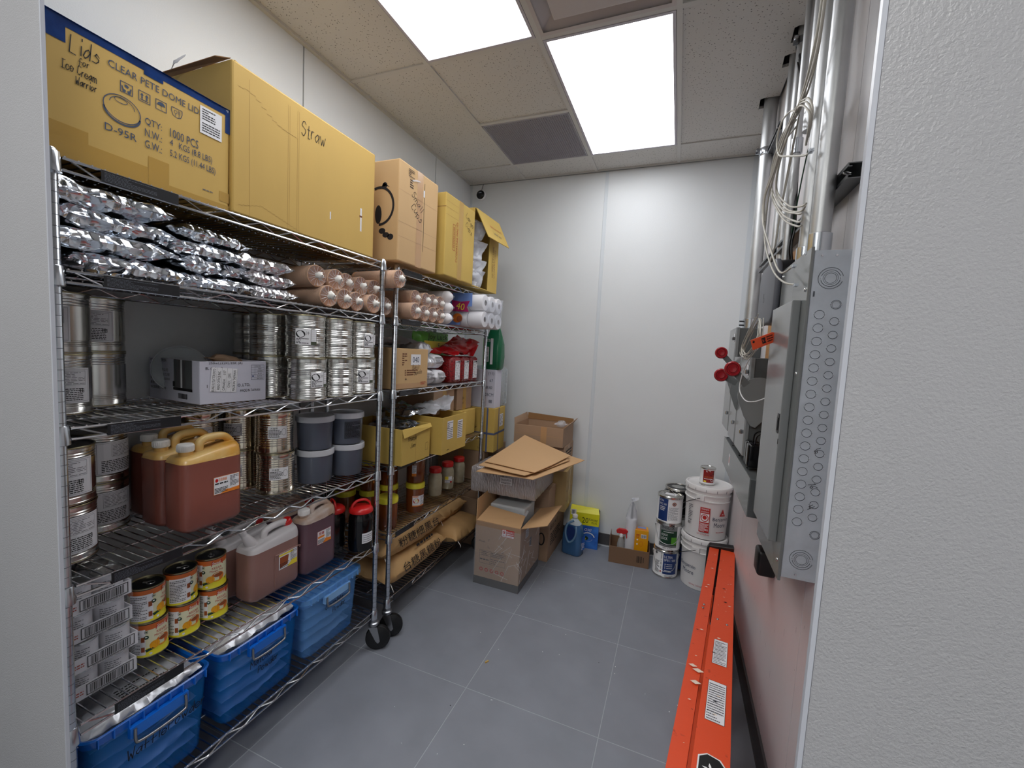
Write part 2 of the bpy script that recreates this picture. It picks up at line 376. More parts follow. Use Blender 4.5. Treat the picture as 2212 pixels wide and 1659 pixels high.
for y0, y1 in ((.50, 1.5), (1.503, 2.7), (2.703, YB)):
    q = MB(); q.box(XR, y0, 0, XR + .012, y1, 3.6, 'wall_dirty'); q.build('wall_panel', wr)
q = MB()
r2 = random.Random(3)
for k in range(46):      # scuff marks low on the right wall
    y = r2.uniform(1.45, 2.9); z = r2.uniform(.15, .9); l = r2.uniform(.004, .03)
    q.rect(FX(XR, y, z), 0, 0, .0012, l, 'ink_grey', z=0)
for i, p in enumerate(q.v): q.v[i] = (XR - .0006, p[1], p[2])
q.build('scuff_marks', wr)
# partition with textured panels
b = MB(); b.box(-2.9, WY0 + .002, 0, JL - .0045, WY1 + .002, 3.9, 'joint_dark'); p1 = struct(b.build('wall_front'))
q = MB(); q.box(-2.9, WY0, 0, JL - .004, WY0 + .002, 3.9, 'frp'); q.build('wall_panel', p1)
q = MB(); q.box(JL - .0045, WY0 - .0008, 0, JL, WY1 + .002, 3.9, 'trim_white'); q.build('edge_trim', p1)
q = MB(); q.box(JR + .0048, WY0, 0, 1.7, WY0 + .002, 3.9, 'frp'); q.box(JR + .0048, WY0 + .002, 0, 1.7, WY1 + .002, 3.9, 'joint_dark'); q.build('wall_panel', p1)
q = MB(); q.box(JR, WY0 - .0008, 0, JR + .0042, WY1 + .002, 3.9, 'trim_white'); q.box(JR + .0042, WY0 - .0002, 0, JR + .0048, WY1, 3.9, 'ink_grey'); q.build('edge_trim', p1)
# the space the picture is taken from
b = MB(); b.box(-2.96, -2.6, 0, -2.9, WY1, 3.9, 'wall_paint'); struct(b.build('wall_outer_left'))
b = MB(); b.box(1.7, -2.6, 0, 1.76, 3.6, 3.9, 'wall_paint'); struct(b.build('wall_outer_right'))
b = MB(); b.box(-2.96, -2.66, 0, 1.76, -2.6, 3.9, 'wall_paint'); struct(b.build('wall_outer_back'))
# baseboards
b = MB(); b.box(XL, YB - .008, 0, XR, YB, .105, 'baseboard'); b.box(XL, YB - .016, 0, XR, YB - .008, .012, 'joint'); struct(b.build('baseboard_back', bevel=.002, seg=1))
b = MB(); b.prism([(0, 0), (-.014, 0), (-.009, .012), (-.008, .10), (0, .105)], .5, YB, 'baseboard', lambda x, y, z: (XR + x, z, y)); struct(b.build('baseboard_right'))
b = MB(); b.box(XL, .5, 0, XL + .008, YB, .105, 'baseboard'); struct(b.build('baseboard_left'))
# ceiling: dark plenum, grid of tees, lay-in tiles
b = MB(); b.box(-2.96, -2.66, 3.88, 1.76, 3.6, 3.95, 'void'); ceil = struct(b.build('ceiling'))
q = MB()
for x in (XL + .011, XA, XB, XC): q.box(x - .012, WY1 if x > XL + .1 else .5, H - .001, x + .012, YB, H + .03, 'tee')
for y in (YF, YF - 2 * T, YF - 4 * T): q.box(XL, y - .012, H - .0005, XR - .02, y + .012, H + .03, 'tee')
q.box(XA, YF - T - .012, H - .0005, XB, YF - T + .012, H + .03, 'tee'); q.box(XB, YF - 3 * T - .012, H - .0005, XC, YF - 3 * T + .012, H + .03, 'tee')
q.build('ceiling_grid', ceil)
q = MB(); q.box(XL, YB - .022, H - .006, XR, YB, H + .02, 'tee'); q.box(XL, YB - .02, H - .010, XR, YB - .016, H - .004, 'joint_dark'); q.box(XL, .5, H - .006, XL + .022, YB, H + .02, 'tee')
q.build('wall_angle', ceil)
tc = {}
def ctile(x0, y0, x1, y1):
    x0 += .012; x1 -= .012; y0 += .012; y1 -= .012; k = (round(x1 - x0, 3), round(y1 - y0, 3))
    if k not in tc:
        q = MB(); q.box(0, 0, 0, x1 - x0, y1 - y0, .016, 'tile_ceiling'); tc[k] = q.build('ceiling_tile', ceil); o = tc[k]
    else: o = tc[k].copy(); COL.objects.link(o)
    o.location = (x0, y0, H + .007)
ctile(XL, YF, XA, YB); ctile(XA, YF, XB, YB); ctile(XB, YF, XC, YB); ctile(XC, YF, XR, YB)
ctile(XL, YF - 2 * T, XA, YF); ctile(XL, YF - 4 * T, XA, YF - 2 * T); ctile(XA, YF - 2 * T, XB, YF - T); ctile(XB, YF - 4 * T, XC, YF - 3 * T)
# cut tiles against the right wall, notched round the pipes
def notched(x0, y0, x1, y1, cuts):
    pts = [(x0, y0), (x0, y1)]; pts.append((x1, y1))
    for yc, w_, dp in sorted(cuts, reverse=True):
        pts += [(x1, yc + w_ / 2), (x1 - dp, yc + w_ / 2 + .008), (x1 - dp - .006, yc - w_ / 2 + .01), (x1 - dp + .01, yc - w_ / 2), (x1, yc - w_ / 2)]
    pts.append((x1, y0))
    q = MB(); q.prism(pts[::-1], H + .007, H + .022, 'tile_ceiling'); return q.build('ceiling_tile', ceil)
notched(XC + .012, YF - 2 * T + .012, XR - .012, YF - .004, [(2.80, .1, .085), (2.45, .09, .04), (2.27, .1, .04)])
notched(XC + .012, .55, XR - .012, YF - 2 * T - .012, [(1.75, .34, .10), (1.47, .1, .10)])
q = MB(); q.box(-2.9, -2.6, H, 1.7, WY0, H + .02, 'tile_ceiling'); struct(q.build('ceiling_outer'))
# light panels
def panel(x0, y0, x1, y1, label, grp='flat ceiling light panels'):
    t = thing('ceiling_light', label, 'light', ((x0 + x1) / 2, (y0 + y1) / 2, H), 0, grp); hx, hy = (x1 - x0) / 2 - .014, (y1 - y0) / 2 - .014
    q = MB(); fr = .014
    q.box(-hx, -hy, -.002, hx, -hy + fr, .03, 'lamp_frame'); q.box(-hx, hy - fr, -.002, hx, hy, .03, 'lamp_frame')
    q.box(-hx, -hy + fr, -.002, -hx + fr, hy - fr, .03, 'lamp_frame'); q.box(hx - fr, -hy + fr, -.002, hx, hy - fr, .03, 'lamp_frame'); q.build('frame', t)
    q = MB(); q.box(-hx + fr, -hy + fr, .001, hx - fr, hy - fr, .02, 'lamp_panel'); q.build('diffuser', t)
    q = MB(); q.box(-hx, -hy, .031, hx, hy, .04, 'void'); q.build('light_block_plate', t)  # added unseen plate, stops the diffuser shining up into the plenum
panel(XA, YF - 4 * T, XB, YF - 2 * T, 'lit flat ceiling panel nearer the doorway, cut off by the top of the photo')
panel(XB, YF - 2 * T, XC, YF, 'lit flat ceiling panel right of the square return grille')
for x in (-1.6, -.1):      # the same panels light the space in front of the opening
    t = thing('ceiling_light', 'lit flat ceiling panel outside the storeroom opening, the %s one' % ('left' if x < -1 else 'right'), 'light', (x, -.95, H - .004), 0, 'ceiling panels outside the storeroom')
    q = MB(); q.box(-.3, -.6, -.002, .3, .6, .003, 'lamp_frame'); q.build('frame', t)
    q = MB(); q.box(-.285, -.585, -.006, .285, .585, -.002, 'lamp_panel_outside'); q.build('diffuser', t)
# return grille
t = thing('ceiling_vent', 'grey square egg-crate return grille in the ceiling grid', 'vent', ((XA + XB) / 2, YF - T / 2, H))
q = MB(); g = .29
for a, c_, d_, e_ in ((-g, -g, g, -g + .008), (-g, g - .008, g, g), (-g, -g, -g + .008, g), (g - .008, -g, g, g)): q.box(a, c_, 0, d_, e_, .02, 'egg')
q.build('frame', t)
q = MB(); n = 40
for i in range(1, n):
    x = -g + 2 * g * i / n; q.box(x - .0026, -g, .001, x + .0026, g, .013, 'egg'); q.box(-g, x - .0026, .001, g, x + .0026, .013, 'egg')
q.build('grille', t, kind='stuff'); q = MB(); q.box(-g, -g, .05, g, g, .055, 'void'); q.build('backing', t)
# plaque diffuser
t = thing('air_diffuser', 'white square plaque air diffuser in the ceiling between the two light panels', 'vent', ((XB + XC) / 2, YF - 2.5 * T, H))
q = MB(); g = .295; k2 = .21
for s_ in range(4):
    mt = Matrix.Rotation(PI / 2 * s_, 3, 'Z')
    vs = [mt @ Vector(p) for p in ((-g, -g, .003), (g, -g, .003), (k2, -k2, .045), (-k2, -k2, .045), (-g, -g, -.001), (g, -g, -.001), (g - .02, -g + .02, -.001), (-g + .02, -g + .02, -.001))]
    q.add(vs, [(0, 1, 2, 3), (4, 7, 6, 5)], 'plaque')
q.build('frame', t); q = MB(); q.box(-.205, -.205, -.012, .205, .205, -.004, 'plaque'); q.build('plaque', t, bevel=.003, seg=2)
# security camera
t = thing('security_camera', 'small round black and white security camera high in the back corner', 'camera', (-1.722, YB, 2.925))
q = MB(); mt = Matrix.Rotation(PI / 2, 3, 'X'); q.lathe([(.036, 0), (.044, .006), (.044, .022), (.038, .028)], 'white', 28, mt=mt); q.build('housing', t, smooth=40)
q = MB(); q.lathe([(.038, .026), (.0375, .033), (.030, .038), (.01, .040)], 'black_gloss', 28, mt=mt); q.build('face', t, smooth=60)
q = MB(); S = FY(0, -.0405, .014); q.disc(S, -.008, 0, .0045, .005, 'led'); q.disc(S, .008, 0, .0045, .005, 'led'); q.build('lens', t)
q = MB(); q.tube(smooth_path([(0, -.012, .042), (.005, -.008, .07), (.016, -.006, .10)]), .0022, 'black'); q.build('cord', t, smooth=60)

# ------------------------------------------------------------ wire shelving
SH = (.205, .563, .935, 1.335, 1.712, 1.968)
XF, XK = -1.355, -1.795
def shelf_mesh(L, D):
    """one wire shelf, origin at the back-left corner of its top; x 0..D, y 0..L"""
    f = MB()
    for zz in (-.003, -.030):
        for a, c_ in (((D, .02, zz), (D, L - .02, zz)), ((0, .02, zz), (0, L - .02, zz)), ((.02, 0, zz), (D - .02, 0, zz)), ((.02, L, zz), (D - .02, L, zz))): f.tube([a, c_], .0036, 'chrome', 6)
    def zig(p, d, ln, pitch=.058):
        n = int(ln / pitch); pts = []
        for i in range(n + 1):
            y = ln * i / n; pts += [p + d * (y - .006) + Vector((0, 0, -.027 if i % 2 else -.006)), p + d * (y + .006) + Vector((0, 0, -.027 if i % 2 else -.006))]
        f.tube(pts[1:-1], .0024, 'chrome', 5)
    zig(Vector((D, .03, 0)), Vector((0, 1, 0)), L - .06); zig(Vector((0, .03, 0)), Vector((0, 1, 0)), L - .06)
    zig(Vector((.03, 0, 0)), Vector((1, 0, 0)), D - .06); zig(Vector((.03, L, 0)), Vector((1, 0, 0)), D - .06)
    for x in (D * .33, D * .67):
        f.tube([(x, .0, -.006), (x, L, -.006)], .0024, 'chrome', 5)
    wdk = MB(); n = int(L / .0245)
    for i in range(1, n):
        y = L * i / n; wdk.tube([(-.002, y, .0002), (D + .002, y, .0002)], .0022, 'chrome', 5)
    return f, wdk
def wire_unit(y0, y1, label, first_label_y):
    L = y1 - y0; D = XF - XK
    t = thing('wire_shelving_unit', label, 'shelving', (XK, y0, 0), 0)
    # posts with ring grooves
    pm = None
    for (x, y) in ((0, 0), (0, L), (D, 0), (D, L)):
        if pm is None:
            q = MB(); q.lathe([(.0125, .155), (.0125, 1.976), (.010, 1.98)], 'chrome_post', 14)
            z = .18
            while z < 1.97: q.lathe([(.01265, z - .0006), (.01265, z + .0006)], 'groove', 14, caps=False); z += .0254
            pm = q.build('post', t, smooth=40); o = pm
        else: o = pm.copy(); COL.objects.link(o)
        o.location = (x, y, 0)
    fm = None
    for k, z in enumerate(SH):
        if fm is None:
            f, wdk = shelf_mesh(L, D); fm = f.build('wire_shelf', t, smooth=50); o = fm
            dk = wdk.build('deck_wires', fm, smooth=60, kind='stuff'); d2 = dk
            cs = []
            for x, y in ((0, 0), (0, L), (D, 0), (D, L)):
                q = MB(); q.lathe([(.0155, -.042), (.0195, -.040), (.0165, .004), (.0150, .006)], 'chrome_post', 14, (x, y, 0)); cs.append(q.build('corner_collar', fm, smooth=40))
            q = MB(); S = FX(D + .0042, first_label_y - y0, -.031); q.rect(S, 0, 0, .172, .029, 'label_black', z=0, t=.0012); q.lines(S, .006, .003, .118, .026, 7, 'ink_grey' if y0 > 1 else 'label_grey', z=.0018, fill=.3, seed=5, seg=16)
            lm = q.build('warning_label', fm)
        else:
            o = fm.copy(); COL.objects.link(o)
            for ch in [dk, lm] + cs: c = ch.copy(); COL.objects.link(c); c.parent = o
        o.location = (0, 0, z)
    # casters
    cme = None
    for (x, y) in ((0, 0), (0, L), (D, 0), (D, L)):
        if cme is None:
            q = MB()
            q.lathe([(.009, .118), (.009, .165), (.02, .165), (.02, .150), (.026, .146), (.026, .132), (.016, .128)], 'alu', 18)
            for sx in (-1, 1): q.prism([(-.022, .128), (.020, .128), (.036, .050), (.026, .042), (.014, .052)], sx * .019, sx * .022, 'alu', lambda a, c_, z: (a, z, c_))
            cme = q.build('caster', t, smooth=40); o = cme
            q = MB(); mt = Matrix.Rotation(PI / 2, 3, 'X'); q.lathe([(.012, -.018), (.05, -.016), (.054, -.013), (.061, -.012), (.0625, -.006), (.0625, .006), (.061, .012), (.054, .013), (.05, .016), (.012, .018)], 'rubber', 32, (.024, 0, .0628), mt=mt)
            wm = q.build('wheel', cme, smooth=40)
            q = MB(); q.lathe([(.007, -.025), (.007, .025)], 'alu', 12, (.026, 0, .05), mt=mt); am = q.build('axle', cme, smooth=40)
        else:
            o = cme.copy(); COL.objects.link(o)
            for ch in (wm, am): c = ch.copy(); COL.objects.link(c); c.parent = o
        o.location = (x, y, 0); o.rotation_euler = (0, 0, R(34 if x > 0 else rnd.uniform(-25, 25)))
    return t
wire_unit(.529, 1.685, 'tall chrome wire shelving unit nearest the camera, with blue bins on its bottom shelf', .618)
wire_unit(1.792, 2.885, 'tall chrome wire shelving unit farther back, with brown sacks on its bottom shelf', 1.842)
# ------------------------------------------------------------ makers of goods
def cam_ang(x, y): return math.atan2(-y, -x)
def ribs(r, h, groups, n, a=.0011):
    """profile of a beaded tin: groups = (z0, z1, count) bead bands"""
    pr = [(r - .002, 0), (r + .0012, .0), (r + .0014, .004), (r, .006)]
    for z0, z1, c in groups:
        for i in range(c):
            z = h * (z0 + (z1 - z0) * (i + .5) / c); w_ = h * (z1 - z0) / c * .5
            pr += [(r, z - w_), (r - a * 1.6, z - w_ * .3), (r - a * 1.6, z + w_ * .3), (r, z + w_ * .95)]
    pr += [(r, h - .006), (r + .0014, h - .004), (r + .0012, h), (r - .003, h), (r - .004, h - .004)]
    return pr
def tin(name, label, r, h, groups, mat='tin', group=None):
    t = thing(name, label, 'can', group=group)
    q = MB(); q.lathe(ribs(r, h, groups, 36), mat, 36, caps=False); q.lathe([(r - .004, .001), (0.0005, .001)], mat, 36, caps=False); q.build('body', t, smooth=32)
    q = MB(); q.lathe([(r - .004, h - .004), (r - .012, h - .005), (r - .014, h - .0035), (r * .6, h - .0035), (r * .58, h - .0045), (.0005, h - .0045)], 'tin_lid', 36, caps=False); q.build('lid', t, smooth=32)
    q = MB(); q.lathe([(r + .0015, h - .0035), (r + .0019, h - .001), (r + .0008, h + .0006), (r - .003, h - .0004)], 'tin_rim', 36, caps=False); q.lathe([(r + .0006, 0.0003), (r + .0017, .0015), (r + .0015, .0045)], 'tin_rim', 36, caps=False); q.build('rim', t, smooth=60)
    return t
def ring_seam(t, r, h, a):
    q = MB(); S = Cyl((0, 0, 0), r, a); q.rect(S, -.0015, .006, .0015, h - .006, 'tin_lid', z=.0009); q.build('seam', t)
def pillow(mb, L, W, Hh, m, seed=0, nx=26, ny=16, amp=.006, seal=.018, o=(0, 0, 0), rot=0., freq=14., flat=.0, sag=0.):
    """stuffed bag lying flat: x along L, y along W; base at z = 0"""
    vs = []; c, q = math.cos(rot), math.sin(rot)
    for sgn in (1, -1):
        for i in range(nx + 1):
            for j in range(ny + 1):
                u = -1 + 2 * i / nx; v = -1 + 2 * j / ny
                eu = max(0., 1 - (abs(u) / (1 - 2 * seal / L)) ** 5) if abs(u) < 1 - 2 * seal / L else 0.; ev = max(0., 1 - abs(v) ** 4)
                t = (eu ** .5) * (ev ** .55)
                p = Vector((u * L / 2, v * W / 2 * (1 - .06 * (1 - t) * abs(u)), 0))
                n1 = noise.noise(Vector((p.x * freq + seed * 7.3, p.y * freq * 1.4, sgn * 3 + seed))); n2 = noise.noise(Vector((p.x * freq * 2.6, p.y * freq * 3 + seed * 5.1, seed)))
                rdg = 1 - abs(noise.noise(Vector((p.x * freq * 1.3 + 9, p.y * freq * 1.7 + seed * 2.2, sgn * 2.)))) * 2
                z = sgn * Hh / 2 * t * (1 - flat * 0) + (n1 * .9 + n2 * .5 + max(0, rdg - .55) * 1.2) * amp * (.25 + .75 * (1 - abs(t - .6))) * (1 if sgn > 0 else .25)
                z += n1 * amp * .9 * (1 - t)
                y2 = p.y + n2 * amp * .8 * (1 - t); x2 = p.x + n1 * amp * .8 * (1 - t)
                vs.append((o[0] + x2 * c - y2 * q, o[1] + x2 * q + y2 * c, o[2] + max(z + Hh / 2 - sag * u * u, .0005)))
    k = (nx + 1) * (ny + 1); fs = []
    for i in range(nx):
        for j in range(ny):
            a = i * (ny + 1) + j; fs.append((a, a + ny + 1, a + ny + 2, a + 1)); fs.append((a + k, a + k + 1, a + k + ny + 2, a + k + ny + 1))
    def side(a, b_): fs.append((a, b_, b_ + k, a + k))
    for i in range(nx): side(i * (ny + 1), (i + 1) * (ny + 1)); side((i + 1) * (ny + 1) + ny, i * (ny + 1) + ny)
    for j in range(ny): side(j + 1, j); side(nx * (ny + 1) + j, nx * (ny + 1) + j + 1)
    return mb.add(vs, fs, m)
def crumple(mb, pts, m, n=12, amp=.012, freq=18., seed=0, thick=.0012):
    """crumpled sheet stretched over a quad of four points"""
    a, b_, c, d = [Vector(p) for p in pts]; nn = (b_ - a).cross(d - a).normalized(); vs = []
    for sg in (0, 1):
        for i in range(n + 1):
            for j in range(n + 1):
                u, v = i / n, j / n; p = a * (1 - u) * (1 - v) + b_ * u * (1 - v) + c * u * v + d * (1 - u) * v
                k = noise.noise(p * freq + Vector((seed * 3.1, 0, 0))) + .6 * (1 - 2 * abs(noise.noise(p * freq * 1.7 + Vector((0, seed * 2.7, 0)))))
                vs.append(p + nn * (k * amp + sg * thick) + Vector((noise.noise(p * freq * .8 + Vector((seed, 5, 1))), noise.noise(p * freq * .8 + Vector((1, seed, 9))), 0)) * amp * .8)
    k = (n + 1) ** 2; fs = []
    for i in range(n):
        for j in range(n):
            q = i * (n + 1) + j; fs += [(q, q + 1, q + n + 2, q + n + 1), (q + k, q + k + n + 1, q + k + n + 2, q + k + 1)]
    return mb.add(vs, fs, m)
def carton(name, label, x0, x1, y0, y1, z0, z1, mat, rotz=0., cat='box', group=None, tape=None, tmat='tape', bev=.003):
    """closed carton; its empty sits at the front-left bottom corner (x1, y0): face +X is local FX(0, ...)"""
    t = thing(name, label, cat, (x1, y0, z0), rotz, group); d, w_, h = x1 - x0, y1 - y0, z1 - z0
    q = MB(); q.box(-d, 0, 0, 0, w_, h, mat); q.build('body', t, bevel=bev, seg=2)
    if tape:
        q = MB()
        if 'v' in tape: S = FX(0, w_ / 2, 0); q.rect(S, -.026, .0, .026, h, tmat, z=.0004)
        if 't' in tape: S = Plane((0, w_ / 2, h), (0, 1, 0), (-1, 0, 0)); q.rect(S, -.026, 0, .026, d, tmat, z=.0004)
        if 'b' in tape: S = FX(0, 0, 0); q.rect(S, 0, 0, w_, .028, tmat, z=.0004)
        if 'y' in tape: S = FY(-d / 2, 0, 0); q.rect(S, -.024, h * .5, .024, h, tmat, z=.0004)
        q.build('packing_tape', t)
    return t
def panel_geo(q, a, b_, c, d, th, m):
    """flap: quad with thickness"""
    a, b_, c, d = [Vector(p) for p in (a, b_, c, d)]; n = (b_ - a).cross(d - a).normalized() * th
    q.add([a, b_, c, d, a + n, b_ + n, c + n, d + n], [(0, 3, 2, 1), (4, 5, 6, 7), (0, 1, 5, 4), (1, 2, 6, 5), (2, 3, 7, 6), (3, 0, 4, 7)], m); return q
def open_carton(name, label, x0, x1, y0, y1, z0, z1, mat, rotz=0., th=.004, inner='kraft_in', cat='box', group=None, lay=.5):
    t = thing(name, label, cat, (x1, y0, z0), rotz, group); d, w_, h = x1 - x0, y1 - y0, z1 - z0
    q = MB(); q.box(-d, 0, 0, -d + th, w_, h, mat); q.box(-th, 0, 0, 0, w_, h, mat); q.box(-d + th, 0, 0, -th, th, h, mat); q.box(-d + th, w_ - th, 0, -th, w_, h, mat); q.build('walls', t, bevel=.0012, seg=1)
    q = MB(); q.box(-d + th, th, 0, -th, w_ - th, h * lay, inner); q.build('packed_layer', t)
    return t
def symbols(q, S, x, y, s, m):
    """four carton care marks in a row: hands, arrows, umbrella, glass"""
    for k in range(4):
        cx = x + k * s * 1.45
        if k < 3: q.frame(S, cx - s / 2, y - s / 2, cx + s / 2, y + s / 2, s * .06, m)
        if k == 0:
            q.poly(S, [(cx - s * .12, y + s * .1), (cx + s * .1, y + s * .02), (cx + s * .2, y + s * .2), (cx, y + s * .34), (cx - s * .16, y + s * .28)], m)
            for g in (-1, 1): q.poly(S, [(cx + g * s * .1, y - s * .42), (cx + g * s * .3, y - s * .42), (cx + g * s * .36, y - s * .1), (cx + g * s * .4, y + s * .12), (cx + g * s * .3, y + s * .1), (cx + g * s * .24, y - s * .12), (cx + g * s * .05, y - s * .22)][::g], m)
        if k == 1:
            for g in (-.2, .2):
                q.poly(S, [(cx + g * s - s * .06, y - s * .22), (cx + g * s + s * .06, y - s * .22), (cx + g * s + s * .06, y + s * .1), (cx + g * s - s * .06, y + s * .1)], m)
                q.poly(S, [(cx + g * s - s * .15, y + s * .1), (cx + g * s + s * .15, y + s * .1), (cx + g * s, y + s * .34)], m)
            q.rect(S, cx - s * .34, y - s * .34, cx + s * .34, y - s * .26, m)
        if k == 2:
            q.poly(S, [(cx + s * .36 * math.cos(a), y + s * .36 * math.sin(a)) for a in [PI * i / 10 for i in range(11)]], m)
            q.rect(S, cx - s * .02, y - s * .3, cx + s * .02, y, m); q.ring(S, cx + s * .06, y - s * .3, s * .08, s * .08, s * .03, m, a0=PI, a1=2 * PI, n=8)
        if k == 3:
            pts = [(cx - s * .5, y + s * .5), (cx - s * .5, y + s * .1), (cx - s * .36, y - s * .3), (cx, y - s * .42), (cx + s * .36, y - s * .3), (cx + s * .5, y + s * .1), (cx + s * .5, y + s * .5)]
            for i in range(len(pts)):
                a, b_ = pts[i], pts[(i + 1) % len(pts)]; L = math.hypot(b_[0] - a[0], b_[1] - a[1]); nx, ny = -(b_[1] - a[1]) / L * s * .03, (b_[0] - a[0]) / L * s * .03
                q.poly(S, [(a[0] - nx, a[1] - ny), (b_[0] - nx, b_[1] - ny), (b_[0] + nx, b_[1] + ny), (a[0] + nx, a[1] + ny)], m)
            q.ring(S, cx - s * .12, y + s * .12, s * .15, s * .2, s * .04, m, n=14); q.rect(S, cx - s * .14, y - s * .3, cx - s * .1, y - s * .08, m)
            for g in range(3): q.rect(S, cx + s * (.1 + .09 * g), y - s * .02, cx + s * (.135 + .09 * g), y + s * .36, m)
            q.rect(S, cx + s * .19, y - s * .3, cx + s * .23, y, m)

# ------------------------------------------------------------ unit 1, top shelf
t = thing('cardboard_box', 'kraft box edged in blue wrap, handwritten Lids for Ice Cream Warrior, on the top shelf', 'box', (-1.375, .53, 1.972), 0)
w_, h, d = .42, .318, .42
t.rotation_euler = (R(-.8), 0, 0)
q = MB(); q.box(-d, 0, 0, 0, w_, h, 'kraft'); q.build('body', t, bevel=.004)
q = MB(); S = FX(0, 0, 0)
q.rect(S, .035, h - .022, w_, h, 'blue_wrap', z=.0006, nx=6); q.rect(S, -.001, h - .058, .036, h, 'blue_wrap', z=.0008); q.rect(S, w_ - .014, h - .075, w_ + .001, h, 'blue_wrap', z=.001); q.rect(S, .19, h - .032, .235, h, 'blue_wrap', z=.0012)
for i in range(8): y = i * w_ / 8; q.add([(.004, y, h - .003), (.004, y + w_ / 8, h - .002), (-.04, y + w_ / 8, h + .006 + .004 * (i % 3)), (-.04, y, h + .006 + .004 * ((i - 1) % 3)), (-d, y, h + .004), (-d, y + w_ / 8, h + .004)], [(0, 1, 2, 3), (3, 2, 5, 4)], 'blue_wrap')
q.build('blue_wrapping', t)
q = MB(); q.rect(S, .0, 0, .2, .05, 'tape', z=.0005); q.rect(S, .0, .05, .075, .078, 'tape', z=.0007); q.rect(S, .2, 0, .25, .08, 'tape', z=.0009); q.rect(S, .25, 0, w_, .022, 'tape', z=.0005); q.rect(S, .39, .03, w_, .06, 'tape', z=.0007); q.build('packing_tape', t)
q = MB(); q.text(S, 'CLEAR PETE DOME LIDS', .226, .266, .018, 'ink_blue', w=.224, z=.0014, rot=-.02); symbols(q, S, .152, .227, .027, 'ink_blue')
q.ring(S, .143, .170, .040, .033, .002, 'ink_blue', z=.0012); q.ring(S, .143, .162, .040, .031, .004, 'ink_blue', z=.0012, a0=PI, a1=2 * PI); q.ring(S, .143, .178, .027, .02, .0015, 'ink_blue', z=.0012, a0=0, a1=PI); q.ring(S, .140, .190, .014, .007, .0015, 'ink_blue', z=.0012)
q.text(S, 'D-95R', .140, .112, .018, 'ink_blue', z=.0014)
for k, (a, b_, c) in enumerate((('QTY:', '1000 PCS', ''), ('N.W.:', '4   KGS (8.8 LBS)', ''), ('G.W.:', '5.2 KGS (11.44 LBS)', ''))):
    yy = .168 - k * .029; q.text(S, a, .212, yy, .0205, 'ink_blue', w=.040, z=.0014); wd = (.075, .115, .125)[k]; q.text(S, b_, .252 + wd / 2, yy, .0235, 'ink_blue', w=wd, z=.0014)
q.lines(S, .34, .043, .37, .049, 1, 'ink_grey', seg=3, z=.0014); q.build('printing', t)
q = MB(); q.hand(S, 'Lids', .042, .247, .040, 'ink', t=.002, kx=.68); q.hand(S, 'for', .058, .228, .016, 'ink', t=.0014, kx=.8); q.hand(S, 'Ice Cream', .028, .203, .020, 'ink', t=.0015, kx=.62); q.hand(S, 'Warrior', .052, .180, .018, 'ink', t=.0014, kx=.62); q.build('handwriting', t)
q = MB(); S2 = Plane((.0, .335, .208), (0, 1, -.0), (0, 0, 1)); q.rect(S2, -.004, 0, .06, .078, 'paper', z=.0018); q.lines(S2, .002, .040, .040, .074, 5, 'ink', z=.0022, fill=.45, seed=4, seg=5); q.lines(S2, .002, .006, .054, .034, 4, 'ink', z=.0022, fill=.45, seed=9, seg=7); q.build('paper_label', t)

t = thing('cardboard_box', 'largest kraft box on the top shelf, handwritten Straw, torn flaps on top', 'box', (-1.365, .955, 1.972), 0)
w_, h, d = .672, .468, .44; q = MB(); q.box(-d, 0, 0, 0, w_, h, 'kraft'); q.build('body', t, bevel=.006)
q = MB(); S = FX(0, 0, 0)
for a in (.058, .205, .212, .245, .252): q.rect(S, a, .005, a + .0012, h - .03, 'crease', z=.0003)
for a in range(14): q.rect(S, .02 + a * .02, .34 + .06 * math.exp(-((a - 1) / 4.) ** 2) , .04 + a * .02, .3415 + .06 * math.exp(-((a - 1) / 4.) ** 2), 'crease', z=.0004) if a < 11 else None
for a in range(16): q.rect(S, .02 + a * .015, .05 - .004 * abs(a - 5), .035 + a * .015, .0512 - .004 * abs(a - 5), 'crease', z=.0004)
q.rect(S, .58, .10, .59, .2, 'label_white', z=.0003); q.rect(S, .575, .16, .592, .168, 'ink_brown', z=.0006); q.rect(S, .405, .10, .411, .13, 'label_white', z=.0003)
q.build('creases', t)
q = MB(); q.hand(S, 'Straw', .262, .365, .052, 'ink', t=.0022, kx=.8, rot=.05); q.build('handwriting', t)
q = MB(); panel_geo(q, (-.01, .002, h + .001), (-.44, .002, h - .005), (-.44, -.010, h + .010), (-.06, -.014, h + .008), .004, 'kraft_in'); panel_geo(q, (-.43, .0, h), (-.46, .002, h - .05), (-.46, -.03, h - .045), (-.44, -.03, h - .01), .004, 'kraft_in')
panel_geo(q, (-.0, .01, h + .0), (-.16, .01, h + .012), (-.17, .24, h + .014), (-.02, .05, h + .006), .004, 'kraft'); q.build('flap', t)
q = MB()
crumple(q, [(-.25, -.03, h - .01), (-.2, -.03, h + .0), (-.2, -.01, h + .04), (-.26, -.01, h + .03)], 'paper', n=4, amp=.008); q.build('torn_tape', t, smooth=60)

